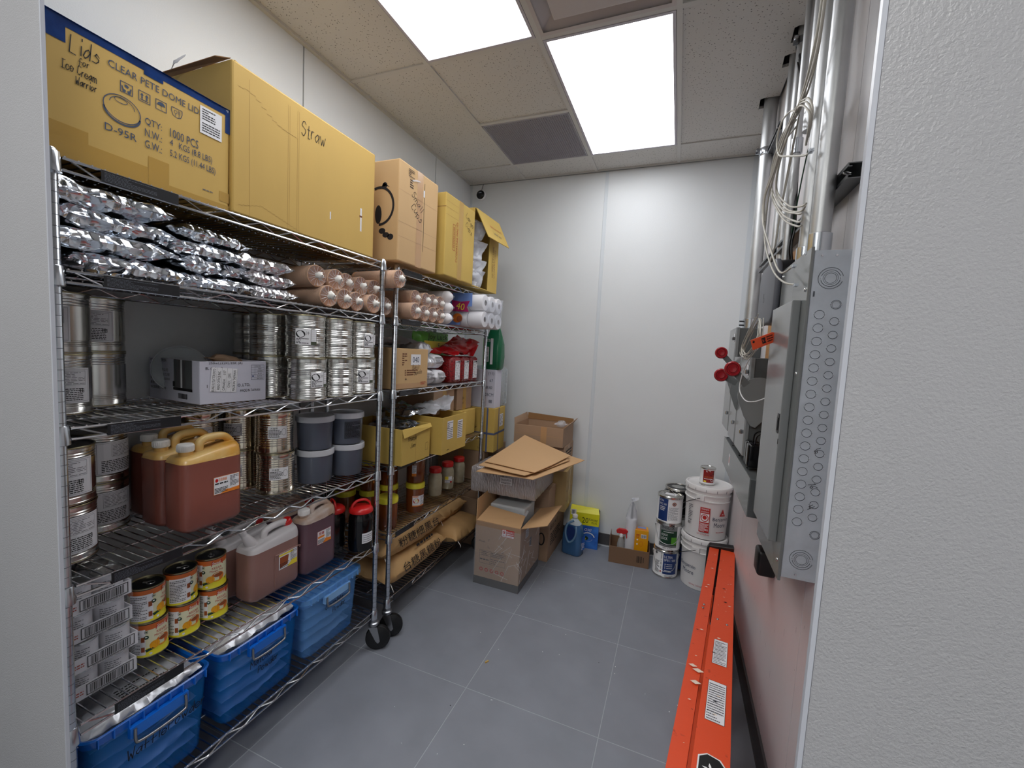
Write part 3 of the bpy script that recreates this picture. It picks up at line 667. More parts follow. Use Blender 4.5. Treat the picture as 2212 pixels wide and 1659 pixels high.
t = carton('cardboard_box', 'tan box handwritten Small Cups with a black round emblem on its side, top shelf', -1.70, -1.31, 1.735, 2.085, 1.985, 2.468, 'kraft2', tape='v', tmat='tape_tan', bev=.006)
q = MB(); S = FX(0, 0, 0)
for z in (.34, .19, .12): q.rect(S, .0, z, .35, z + .0015, 'crease_tan', z=.0004)
q.rect(S, .213, .09, .216, .44, 'ink', z=.0008); q.rect(S, .205, .37, .217, .405, 'label_white', z=.0009); q.build('creases', t)
q = MB(); q.hand(S, 'Small', .10, .345, .040, 'ink', t=.0022, rot=-.62, kx=1.1); q.hand(S, 'Cups', .10, .285, .040, 'ink', t=.0022, rot=-.62, kx=1.1); q.build('handwriting', t)
q = MB(); S = FY(-.39, 0, 0); q.ring(S, .275, .265, .090, .095, .012, 'ink', z=.001, a0=-PI * .5, a1=PI * .62, n=30)
q.disc(S, .305, .362, .015, .015, 'ink'); q.poly(S, [(.275, .345), (.31, .36), (.335, .352), (.30, .375)], 'ink'); q.disc(S, .270, .225, .020, .045, 'ink'); q.disc(S, .295, .145, .020, .014, 'ink'); q.disc(S, .318, .125, .020, .013, 'ink'); q.disc(S, .345, .115, .018, .015, 'ink'); q.build('printing', t)
q = MB(); crumple(q, [(-.3, -.002, .475), (-.2, -.002, .475), (-.18, .12, .51), (-.3, .12, .50)], 'film2', n=6, amp=.01); crumple(q, [(-.003, .06, .40), (.004, .17, .43), (-.02, .17, .485), (-.06, .02, .487)], 'film2', n=6, amp=.006); q.build('loose_tape', t, smooth=60)
q = MB(); S = FX(0, 0, 0); q.lines(S, .07, .425, .12, .465, 5, 'ink', z=.003, seed=4); q.lines(S, .085, .375, .115, .42, 4, 'ink', z=.0012, seed=5); q.build('sticker_print', t)

t = carton('cardboard_box', 'yellowish box printed Q-700 PP in red and handwritten Large Cups, top shelf', -1.68, -1.29, 2.14, 2.50, 1.990, 2.456, 'kraft_yel', tape='v', bev=.006)
q = MB(); S = FX(0, 0, 0); Sr = Plane((0, .135, .215), (0, 0, -1), (0, 1, 0)); q.text(Sr, 'Q-700 PP(1000入)', 0, 0, .026, 'ink_red', w=.235, z=.0012)
Sr = Plane((0, .10, .235), (0, 0, -1), (0, 1, 0)); q.text(Sr, '667X36X535', 0, 0, .016, 'ink_red', w=.12, z=.0012); q.frame(Sr, -.075, -.016, .075, .016, .0022, 'ink_red'); q.build('printing', t)
q = MB(); q.hand(S, 'Large', .235, .40, .034, 'ink', t=.002, rot=-.5, kx=1.2); q.hand(S, 'Cups', .235, .345, .034, 'ink', t=.002, rot=-.5, kx=1.2); q.build('handwriting', t)
q = MB()
for z in (.42, .385, .345): q.rect(S, 0, z, .15, z + .0016, 'crease', z=.0004)
S = FY(-.39, 0, 0); q.rect(S, .0, .385, .39, .388, 'ink_brown', z=.0004); q.build('creases', t)

# open box of cups at the end of the top shelf, lying with its mouth to the front
t = thing('cardboard_box', 'open box at the far end of the top shelf, spilling bagged cups', 'box', (-1.30, 2.515, 1.990), 0)
w_, h, d, th = .40, .50, .38, .004; q = MB()
q.box(-d, 0, 0, 0, th, h, 'kraft_yel'); q.box(-d, w_ - th, 0, 0, w_, h, 'kraft_yel'); q.box(-d, th, 0, 0, w_ - th, th, 'kraft_yel'); q.box(-d, th, h - th, 0, w_ - th, h, 'kraft_yel'); q.box(-d, th, th, -d + th, w_ - th, h - th, 'kraft_in'); q.build('walls', t)
q = MB(); panel_geo(q, (0, w_, 0.0), (0, .24, .0), (.004, .24, h * .78), (.002, w_, h * .78), .004, 'kraft_yel'); S = Plane((.008, .24, 0), (0, 1, 0), (0, 0, 1)); Sr = Plane((.0085, .262, .30), (0, 0, -1), (0, 1, 0)); q.text(Plane((.0085, .30, .21), (0, 0, 1), (0, -1, 0)), 'Q-700 PP(100)', 0, 0, .026, 'ink_brown', w=.22, z=.001); q.lines(Plane((.0085, .335, .1), (0, 0, 1), (0, -1, 0)), 0, 0, .2, .012, 1, 'ink_brown', seg=10); q.build('flap', t)
q = MB(); a, b_ = Vector((.002, .01, h)), Vector((.004, w_ - .02, h + .004)); c, d_ = Vector((.075, w_ + .02, h - .165)), Vector((.075, .06, h - .175))
panel_geo(q, a, d_, c, b_, .004, 'kraft_yel'); S = Plane((a + b_ + c + d_) / 4 + (d_ - a).cross(b_ - a).normalized() * .0055, (b_ - a), (a - d_)); q.text(S, 'Q-700 PP(1000)', .03, .005, .018, 'ink_red', w=.20, z=.0012, rot=PI); q.hand(S, 'Large Cups', -.05, -.05, .024, 'ink_grey', t=.0016); q.build('top_flap', t)
for k, (y, z, s_) in enumerate(((.02, .33, .13), (.02, .20, .15), (.02, .08, .14), (.03, .01, .12))):
    c = thing('cup_bag', ['uppermost clear bag of cups bulging from the open end box', 'second clear bag of cups down the mouth of the open end box', 'third clear bag of cups down the mouth of the open end box', 'lowest clear bag of cups in the open end box'][k], 'plastic bag', (-1.36, 2.53, 1.995 + z), 0, 'bagged cups in the open box')
    q = MB(); q.lathe([(.03, 0), (.043, .01), (.046, .07), (.049, .08), (.049, .088), (.052, .096), (.052, .11)], 'tissue', 24, (-.02, .08, 0)); q.build('cups', c, smooth=40)
    q = MB(); r2 = random.Random(k)
    for g in range(4): x = .0 + .02 * g; crumple(q, [(x - .10, .0, -.01), (x + .0, .01 + .03 * g, -.02), (x + .02, .06 + .03 * g, .1), (x - .08, .0, .12)], 'film2', n=9, amp=.016, seed=k * 5 + g, freq=22)
    crumple(q, [(-.02, .02, 0), (.045, .10, -.01), (.05, .15, .07), (-.01, .03, .11)], 'film2', n=9, amp=.014, seed=k + 20); q.build('film', c, smooth=70)

# ------------------------------------------------------------ unit 1, second shelf: silver pouches and cup bundles
POS = ['lowest', 'second from the bottom', 'third from the bottom', 'top']
def foil(mb, L, W, Hh, m, seed, nx=44, ny=26, amp=.010, fr=16.):
    """flat foil pouch: stuffed body with crimped ends and sharp planar creases"""
    vs = []
    for sg in (1, -1):
        for i in range(nx + 1):
            for j in range(ny + 1):
                u, v = -1 + 2 * i / nx, -1 + 2 * j / ny; au = abs(u)
                body = 1. if au < .62 else max(0., (1 - au) / .38) ** .75
                side = max(0., 1 - abs(v) ** 6) ** .5
                p = Vector((u * L / 2, v * W / 2 * (1 + .04 * (1 - body)), 0)); q3 = p * fr + Vector((seed * 3.7, seed * 1.3, sg * 2.))
                d, _ = noise.voronoi(Vector((q3.x * .8, q3.y * 1.5, q3.z))); d2, _ = noise.voronoi(q3 * 2.1)
                cr = (d[1] - d[0]) * .9 + (d2[0] - .3) * .5 + noise.noise(q3 * .5) * .7
                edge = .35 + .65 * min(1., abs(au - .3) * 2)
                z = sg * Hh / 2 * body * side + amp * cr * edge * (1 if sg > 0 else .2) * (.4 + .6 * side)
                vs.append((p.x + amp * .5 * noise.noise(q3), p.y + amp * .6 * noise.noise(q3 + Vector((5, 5, 5))), max(z + Hh * .5, .0004)))
    k = (nx + 1) * (ny + 1); fs = []
    for i in range(nx):
        for j in range(ny):
            a = i * (ny + 1) + j; fs += [(a, a + ny + 1, a + ny + 2), (a, a + ny + 2, a + 1), (a + k, a + k + 1, a + k + ny + 2, a + k + ny + 1)]
    for i in range(nx): a = i * (ny + 1); fs += [(a, a + k, a + ny + 1 + k, a + ny + 1), (a + ny, a + 2 * ny + 1, a + 2 * ny + 1 + k, a + ny + k)]
    for j in range(ny): a = nx * (ny + 1) + j; fs += [(j + 1, j + 1 + k, j + k, j), (a, a + k, a + 1 + k, a + 1)]
    return mb.add(vs, fs, m)
pm = []
for k in range(4):
    q = MB(); foil(q, .31, .21, .054, 'foil', k + 1, amp=.017, fr=19.); pm.append(q)
def pouch(x, y, z, rz, k, label, grp, sx=1., sy=1., sz=1., L=.30, tx=0., mat='foil'):
    q = pm[k]; q.m = [mat] * len(q.m); o = q.build('foil_pouch', None, smooth=28); tag(o, label, 'pouch', grp)
    o.location = (x, y, z); o.rotation_euler = (tx, 0, rz); o.scale = (sx, sy, sz); return o
z = 1.713
for k in range(4): pouch(-1.475 + .01 * (k % 2), .655 + (.035, -.005, .0, -.01)[k], z + k * .053, PI / 2 + (.05, -.08, .06, -.03)[k], k, 'silver foil pouch, %s in the stack beside the left post' % POS[k], 'silver pouches on the second shelf', sx=.93, sz=.98)
for k in range(4): pouch(-1.485, .905 + (.01, .02, -.02, .01)[k], z + k * .048, PI / 2 + (-.12, .15, -.05, .2)[k], (k + 2) % 4, 'silver foil pouch, %s in the middle stack of the second shelf' % POS[k], 'silver pouches on the second shelf', sx=.88, sy=.95, sz=.88)
for k in range(3): pouch(-1.475 + .01 * k, 1.125 - .02 * k, z + k * .046, PI / 2 + (.0, .04, -.08)[k], (k + 1) % 4, 'silver foil pouch, %s in the small stack beside the cup bundles' % ('lowest', 'middle', 'top')[k], 'silver pouches on the second shelf', sx=.70, sy=.85, sz=.85, mat='foil_bright')
# behind the stacks a second row fills the shelf depth
for k in range(3): pouch(-1.68, .70 + .01 * k, z + k * .05, PI / 2, k, 'silver foil pouch behind the left stack on the second shelf, %s layer' % ('bottom', 'middle', 'top')[k], 'silver pouches on the second shelf', sx=.95)
for k in range(3): pouch(-1.68, 1.0 + .01 * k, z + k * .045, PI / 2, k, 'silver foil pouch behind the middle stack on the second shelf, %s layer' % ('bottom', 'middle', 'top')[k], 'silver pouches on the second shelf', sx=.9)

def sleeve_bundle():
    t = thing('cup_sleeve_bundle', 'x', 'bundle'); r = .0432; mt = Matrix.Rotation(PI / 2, 3, 'Y')
    q = MB(); pr = []
    for i in range(44): z = -.27 + i * .006; pr += [(r - .0008, z), (r - .0001, z + .005)]
    q.lathe(pr + [(r, .0), (r + .0005, .004), (r - .002, .005), (r - .004, -.03), (.01, -.034)], 'sleeve', 26, (0, 0, 0), mt=mt); q.build('sleeves', t, smooth=30)
    q = MB(); n = 26; vs = []; rr = random.Random(4)
    for i, (rad, x) in enumerate(((r + .0012, -.25), (r + .0012, .002), (r * .93, .012), (r * .6, .004), (r * .28, .006), (.007, .020))):
        for j in range(n): a = 2 * PI * j / n; k = 1 + (0 if i < 2 else .06 * math.sin(a * 9 + i)); vs.append((x + (.002 * math.sin(a * 11 + i) if i > 1 else 0), rad * k * math.cos(a), rad * k * math.sin(a)))
    q.add(vs, [(i * n + j, i * n + (j + 1) % n, (i + 1) * n + (j + 1) % n, (i + 1) * n + j) for i in range(5) for j in range(n)], 'film')
    for j in range(13):
        a = 2 * PI * j / 13 + rr.uniform(-.1, .1); c, s_ = math.cos(a), math.sin(a); q.tube([(.006, r * .93 * c, r * .93 * s_), (.005, r * .5 * c, r * .5 * s_), (.016, .006 * c, .006 * s_)], .0007, 'white', 3)
    q.build('plastic_bag', t, smooth=60)
    q = MB(); vs = []; fs = []
    for i in range(6):
        for j in range(10):
            a = 2 * PI * j / 10; rad = (.007, .014, .017, .013, .012, .003)[i] * (1 + .35 * math.sin(a * 3 + i * 2)); vs.append((.008 + i * .006, rad * math.cos(a), rad * math.sin(a)))
    q.add(vs, [(i * 10 + j, i * 10 + (j + 1) % 10, (i + 1) * 10 + (j + 1) % 10, (i + 1) * 10 + j) for i in range(5) for j in range(10)], 'tie'); q.build('knot', t, smooth=80)
    return t
sb = sleeve_bundle(); zz = SH[4] + .0055
spots = [(1.362, 0, 'bottom', 'first'), (1.452, 0, 'bottom', 'second'), (1.540, 0, 'bottom', 'third'), (1.626, 0, 'bottom', 'fourth'), (1.722, 0, 'bottom', 'fifth'),
         (1.322, 1, 'second', 'first'), (1.410, 1, 'second', 'second'), (1.497, 1, 'second', 'third'), (1.585, 1, 'second', 'fourth'), (1.672, 1, 'second', 'fifth')]
for i, (y, lv, a, c) in enumerate(spots):
    lab = 'knotted bag of brown cups, %s from the foil pouches in the %s row' % (c, 'bottom' if lv == 0 else 'upper'); z = zz + .0435 + lv * .0755; x = -1.375 + rnd.uniform(-.012, .02) - .02 * lv
    if i == 0: o = sb; o.location = (x, y, z)
    else: o = dup(sb, (x, y, z))
    o.rotation_euler = (rnd.uniform(0, 6), 0, rnd.uniform(-.10, .06)); o['label'] = lab; o['group'] = 'cup bundles on the near unit'
dup(sb, (-1.30, 1.738, zz + .178), -.06, 'brown cup bundle lying on top of the others between the two shelving units', 'cup bundles on the near unit')

# ------------------------------------------------------------ unit 1, third shelf: tall tins and the white carton
G3 = [(.10, .30, 5), (.36, .52, 4), (.58, .72, 3), (.76, .90, 4)]
GB = [(.12, .22, 3), (.78, .92, 3)]
def wrap_label(t, r, h, z0, z1, wid, head, body='paper', style=0):
    q = MB(); S = Cyl((0, 0, 0), r, 0); q.rect(S, -wid / 2, z0, wid / 2, z1, body, z=.0011, nx=16); q.build('paper_label', t)
    q = MB(); q.frame(S, -wid / 2 + .004, z0 + .004, wid / 2 - .004, z1 - .004, .0006, 'ink_grey', z=.0016, nx=12)
    H_ = z1 - z0; q.rect(S, .0, z0 + .005, .0008, z1 - .005, 'ink_grey', z=.0016)
    q.text(S, head[0], -wid * .27, z1 - .012, .0085, 'ink', w=wid * .34, z=.0018); q.text(S, head[1], -wid * .25, z1 - .0225, .007, 'ink', w=wid * .40, z=.0018)
    q.lines(S, -wid * .45, z0 + .008, -.004, z1 - .028, 9, 'ink', z=.0016, fill=.38, seed=3, seg=7)
    q.frame(S, wid * .14, z0 + H_ * .52, wid * .44, z1 - .008, .0006, 'ink_grey', z=.0016, nx=5); q.lines(S, wid * .15, z0 + H_ * .54, wid * .43, z1 - .010, 8, 'ink_grey', z=.0017, fill=.3, seed=6, seg=4)
    q.lines(S, wid * .04, z0 + .007, wid * .40, z0 + H_ * .44, 7, 'ink', z=.0017, fill=.45, seed=8, seg=9)
    if style: x, y = wid * .36, z0 + H_ * .30; q.rect(S, x, y, x + .011, y + .011, 'ink', z=.0019); [q.rect(S, x + .0015 + a * .005, y + .0015 + c * .005, x + .0045 + a * .005, y + .0045 + c * .005, 'paper', z=.0022) for a in (0, 1) for c in (0, 1)]
    q.build('label_print', t)
bean = tin('food_tin', 'lower tin with a white SWEET RED BEANS label, beside the left post', .0755, .166, GB, group='labelled tins on the third shelf')
wrap_label(bean, .0755, .166, .032, .128, .20, ('蜜紅豆', '(SWEET RED BEANS)'), style=1)
bean.location = (-1.600, .618, SH[3] + .003); bean.rotation_euler = (0, 0, R(-38))
dup(bean, (-1.600, .618, SH[3] + .170), R(-72), 'upper tin with a white SWEET RED BEANS label, beside the left post')
dup(bean, (-1.712, .752, SH[3] + .170), R(-62), 'white-labelled tin on the third shelf, upper one next to the bare wall')
dup(bean, (-1.712, .752, SH[3] + .003), R(-118), 'lower tin next to the bare wall, its label turned to the left')
js = tin('food_tin', 'x', .0725, .166, G3, group='ribbed tins on the third shelf')
q = MB(); S = Cyl((0, 0, 0), .0725, 0); pts = [(-.030, .050), (.004, .050), (.014, .056), (.022, .068), (.026, .082), (.026, .112), (-.030, .112)]
q.rect(S, -.030, .052, .024, .112, 'paper', z=.0012, nx=6); q.rect(S, .024, .052, .046, .112, 'label_green', z=.0012, nx=4); q.build('paper_label', js)
q = MB(); q.rect(S, .0255, .064, .0445, .110, 'paper', z=.0016, nx=3)
for i in range(5): q.rect(S, .027, .070 + i * .008, .043, .0706 + i * .008, 'ink', z=.002)
q.disc(S, -.012, .092, .017, .014, 'ink', z=.0016, n=16); q.text(S, '汁', .013, .096, .013, 'ink', z=.002); q.lines(S, -.027, .055, .016, .077, 4, 'ink', z=.0018, seg=5); q.build('label_print', js)
plain = tin('food_tin', 'x', .0725, .166, G3, group='ribbed tins on the third shelf'); ring_seam(plain, .0725, .166, 0)
z1, z2 = SH[3] + .003, SH[3] + .170
J = [(-1.392, 1.272, z2, js, -47, 'silver ribbed tin with an emblem label facing the room, upper row, third shelf'),
     (-1.397, 1.430, z2, js, -112, 'silver ribbed tin, upper row, second from the right post, dark label edge at its left'),
     (-1.412, 1.598, z2, js, -6, 'silver ribbed tin at the right end of the upper row by the post'),
     (-1.560, 1.248, z2, plain, 10, 'silver ribbed tin in the upper row, partly behind the emblem-labelled one'),
     (-1.735, 1.305, z2, plain, -45, 'silver ribbed tin farthest left in the upper row, above the white carton'),
     (-1.390, 1.280, z1, js, -8, 'wide silver ribbed tin in the lower row with an emblem label at its right edge'),
     (-1.395, 1.440, z1, plain, 60, 'plain silver ribbed tin in the lower row, second from the right post'),
     (-1.412, 1.606, z1, js, -30, 'silver ribbed tin with an emblem label, right end of the lower row by the post'),
     (-1.560, 1.250, z1, plain, 20, 'silver ribbed tin in the lower row squeezed between the white carton and a wider tin'),
     (-1.735, 1.305, z1, plain, 90, 'silver ribbed tin hidden behind the white carton')]
for i, (x, y, z, src, a, lab) in enumerate(J):
    if i == 0: o = src; o.location = (x, y, z); o.rotation_euler = (0, 0, R(a)); o['label'] = lab
    elif i == 3: o = src; o.location = (x, y, z); o.rotation_euler = (0, 0, R(a)); o['label'] = lab
    else: dup(src, (x, y, z), R(a), lab)
# white dispenser carton
t = open_carton('cardboard_box', 'low white open carton with a printed urn picture and MADE IN TAIWAN, third shelf', -1.790, -1.485, .928, 1.162, SH[3] + .003, SH[3] + .150, 'box_white', rotz=R(-3), lay=.6)
q = MB(); S = FY(-.305, 0, 0)
q.rect(S, .155, .048, .262, .147, 'steel', z=.001); q.rect(S, .160, .048, .172, .147, 'enamel_dark', z=.0013); q.rect(S, .225, .048, .262, .147, 'enamel_dark', z=.0013); q.rect(S, .196, .050, .206, .147, 'white', z=.0013); q.rect(S, .152, .040, .264, .049, 'black', z=.0014); q.rect(S, .150, .052, .164, .070, 'black', z=.0016)
for k, st in enumerate(('內鍋 304 不銹鋼', '製造商：', '宏滿企業有限公司', '台南市新仁路2之2號', '電話：(06)2632253', '產地：台灣製造', '保證期限：10年')): q.text(S, st, .010 + (.05, .03, .055, .06, .06, .045, .05)[k], .140 - k * .0165, .0105, 'ink', w=(.10, .06, .11, .12, .12, .09, .10)[k], z=.0012)
q.barcode(S, .18, .012, .235, .030, 'ink'); q.build('side_print', t)
q = MB(); S = FX(0, 0, 0); q.text(S, '8L (2.1 gal)', .045, .122, .012, 'ink', z=.0012); q.text(S, '250mL(±)XL/35K (A)', .085, .140, .010, 'ink', w=.115, z=.0012); q.text(S, '1', .022, .062, .011, 'ink', z=.0012)
q.text(S, 'O.,LTD.', .148, .060, .012, 'ink', w=.046, z=.0012); q.text(S, 'MADE IN TAIWAN', .172, .040, .0095, 'ink', w=.075, z=.0012)
q.frame(S, .175, .078, .226, .134, .001, 'ink_blue'); q.text(S, 'COLOR', .20, .129, .005, 'ink', z=.0012)
for i in range(1, 6): q.rect(S, .175, .078 + i * .0093, .226, .0786 + i * .0093, 'ink_blue', z=.0012); q.text(S, ('BROWN', 'BLACK', 'BLUE', 'GREEN', 'RED')[i - 1], .209, .0826 + (i - 1) * .0093, .0045, 'ink', z=.0012)
q.rect(S, .189, .078, .1896, .1245, 'ink_blue', z=.0012); q.disc(S, .182, .092, .003, .003, 'paint_blue', z=.0014); q.build('front_print', t)
q = MB(); Sr = Plane((0, .078, .082), (0, .08, 1), (0, -1, .08)); q.rect(Sr, -.042, -.045, .042, .045, 'paper', z=.002)
for k, (st, wd) in enumerate((('KUNG FU TEA TORONTO', .078), ('HEAD OFFICE INC.', .066), ('CANADA     1/17', .07), ('C/NO.:  1295', .05), ('MADE IN TAIWAN', .074))): q.text(Sr, st, -.002, .036 - k * .0175, .009, 'ink', w=wd, z=.0024); q.rect(Sr, -.042, .027 - k * .0175, .042, .0275 - k * .0175, 'ink_grey', z=.0023)
q.build('sticker', t)
o = thing('frosted_dome', 'round frosted plastic lid standing up in the white open carton', 'lid', (-1.690, .990, SH[3] + .11), R(-32))
q = MB(); mt = Matrix.Rotation(R(78), 3, 'Y'); q.lathe([(.080, 0), (.083, .002), (.083, .008), (.074, .014), (.02, .017), (.001, .017)], 'clear_plastic', 32, mt=mt); q.build('dome', o, smooth=40)
q = MB(); q.lathe([(.0835, -.002), (.086, 0), (.086, .005), (.0835, .006)], 'grey_lid', 32, mt=mt, caps=False); q.build('rim', o, smooth=40)
q = MB(); pillow(q, .12, .07, .03, 'kraft3', seed=5, amp=.008); o = q.build('snack_packet', smooth=40); tag(o, 'crumpled reddish packet lying in the white open carton', 'packet'); o.location = (-1.62, 1.10, SH[3] + .135); o.rotation_euler = (.1, .1, 1.2)
# ------------------------------------------------------------ unit 1, fourth shelf: taro tins, jerrycans, gold tins, grey tubs
Z = SH[2] + .003
taro = tin('food_tin', 'lower SWEET TAROS tin, white label, beside the left post on the fourth shelf', .0775, .157, GB, group='sweet taro tins')
wrap_label(taro, .0775, .157, .026, .128, .25, ('特級芋頭', '(SWEET TAROS)'), style=1)
taro.location = (-1.558, .600, Z); taro.rotation_euler = (0, 0, R(-42))
dup(taro, (-1.560, .600, Z + .160), R(-56), 'upper SWEET TAROS tin, white label, beside the left post on the fourth shelf')
dup(taro, (-1.712, .752, Z), R(-40), 'lower SWEET TAROS tin next to the orange jerrycans'); dup(taro, (-1.710, .750, Z + .160), R(-22), 'upper SWEET TAROS tin next to the orange jerrycans')
GG = [(.15, .88, 13)]
gold = tin('food_tin', 'x', .0715, .168, GG, mat='tin_gold', group='golden ribbed tins')
q = MB(); S = Cyl((0, 0, 0), .0715, 0); q.rect(S, -.034, .062, .036, .112, 'paper', z=.0014, nx=8); q.build('paper_label', gold)
q = MB(); q.text(S, '天蜜椰', -.012, .104, .008, 'ink', z=.0018); q.lines(S, -.031, .066, .014, .098, 6, 'ink', z=.0018, seed=2, seg=6); q.ring(S, .024, .088, .009, .014, .001, 'ink', z=.0018); q.build('label_print', gold)
for i, (x, y, k, a, lab) in enumerate(((-1.540, 1.262, 0, -30, 'polished gold ribbed tin, lower of the two beside the grey tubs'), (-1.545, 1.258, 1, -30, 'polished gold ribbed tin, upper of the two beside the grey tubs'),
        (-1.702, 1.225, 0, -60, 'lower gold ribbed tin in the back row, seen between the jerrycans and the front tins'), (-1.702, 1.225, 1, -60, 'upper gold ribbed tin in the back row, seen between the jerrycans and the front tins'),
        (-1.738, 1.075, 1, -20, 'gold ribbed tin standing high behind the orange jerrycan handles'), (-1.738, 1.075, 0, -20, 'gold ribbed tin hidden low behind the orange jerrycans'))):
    if i == 0: gold.location = (x, y, Z + k * .171); gold.rotation_euler = (0, 0, R(a)); gold['label'] = lab
    else: dup(gold, (x, y, Z + k * .171), R(a), lab)
tub = thing('food_tub', 'x', 'tub', group='grey tubs with pale lids')
q = MB(); q.lathe([(.069, 0), (.071, .003), (.0765, .132)], 'grey_plastic', 40); q.build('body', tub, smooth=40)
q = MB(); q.lathe([(.078, .122), (.0815, .124), (.0825, .134), (.0815, .148), (.079, .150), (.076, .146), (.073, .146), (.001, .146)], 'grey_lid', 40, caps=False); q.build('lid', tub, smooth=40)
tub2 = dup(tub, (0, 0, 0)); q = MB(); S = Cyl((0, 0, 0), .0755, 0); q.frame(S, -.04, .03, .04, .11, .002, 'black', z=.0018, nx=8); q.lines(S, -.036, .034, .036, .106, 12, 'ink', z=.002, seed=4, seg=9, fill=.7); q.build('label_print', tub2)
for i, (x, y, k, src, a, lab) in enumerate(((-1.512, 1.442, 0, tub, 0, 'grey tub with a white lid rim, lower left of the four'), (-1.478, 1.605, 0, tub, 0, 'grey tub with a white lid rim, lower right of the four by the post'),
        (-1.512, 1.440, 1, tub, 0, 'grey tub with a pale lid, upper left of the four'), (-1.482, 1.602, 1, tub2, -22, 'grey tub with black label print, upper right of the four'))):
    if i == 0: tub.location = (x, y, Z); tub['label'] = lab
    elif src is tub2: tub2.location = (x, y, Z + k * .152); tub2.rotation_euler = (0, 0, R(a)); tub2['label'] = lab
    else: dup(src, (x, y, Z + k * .152), R(a), lab)

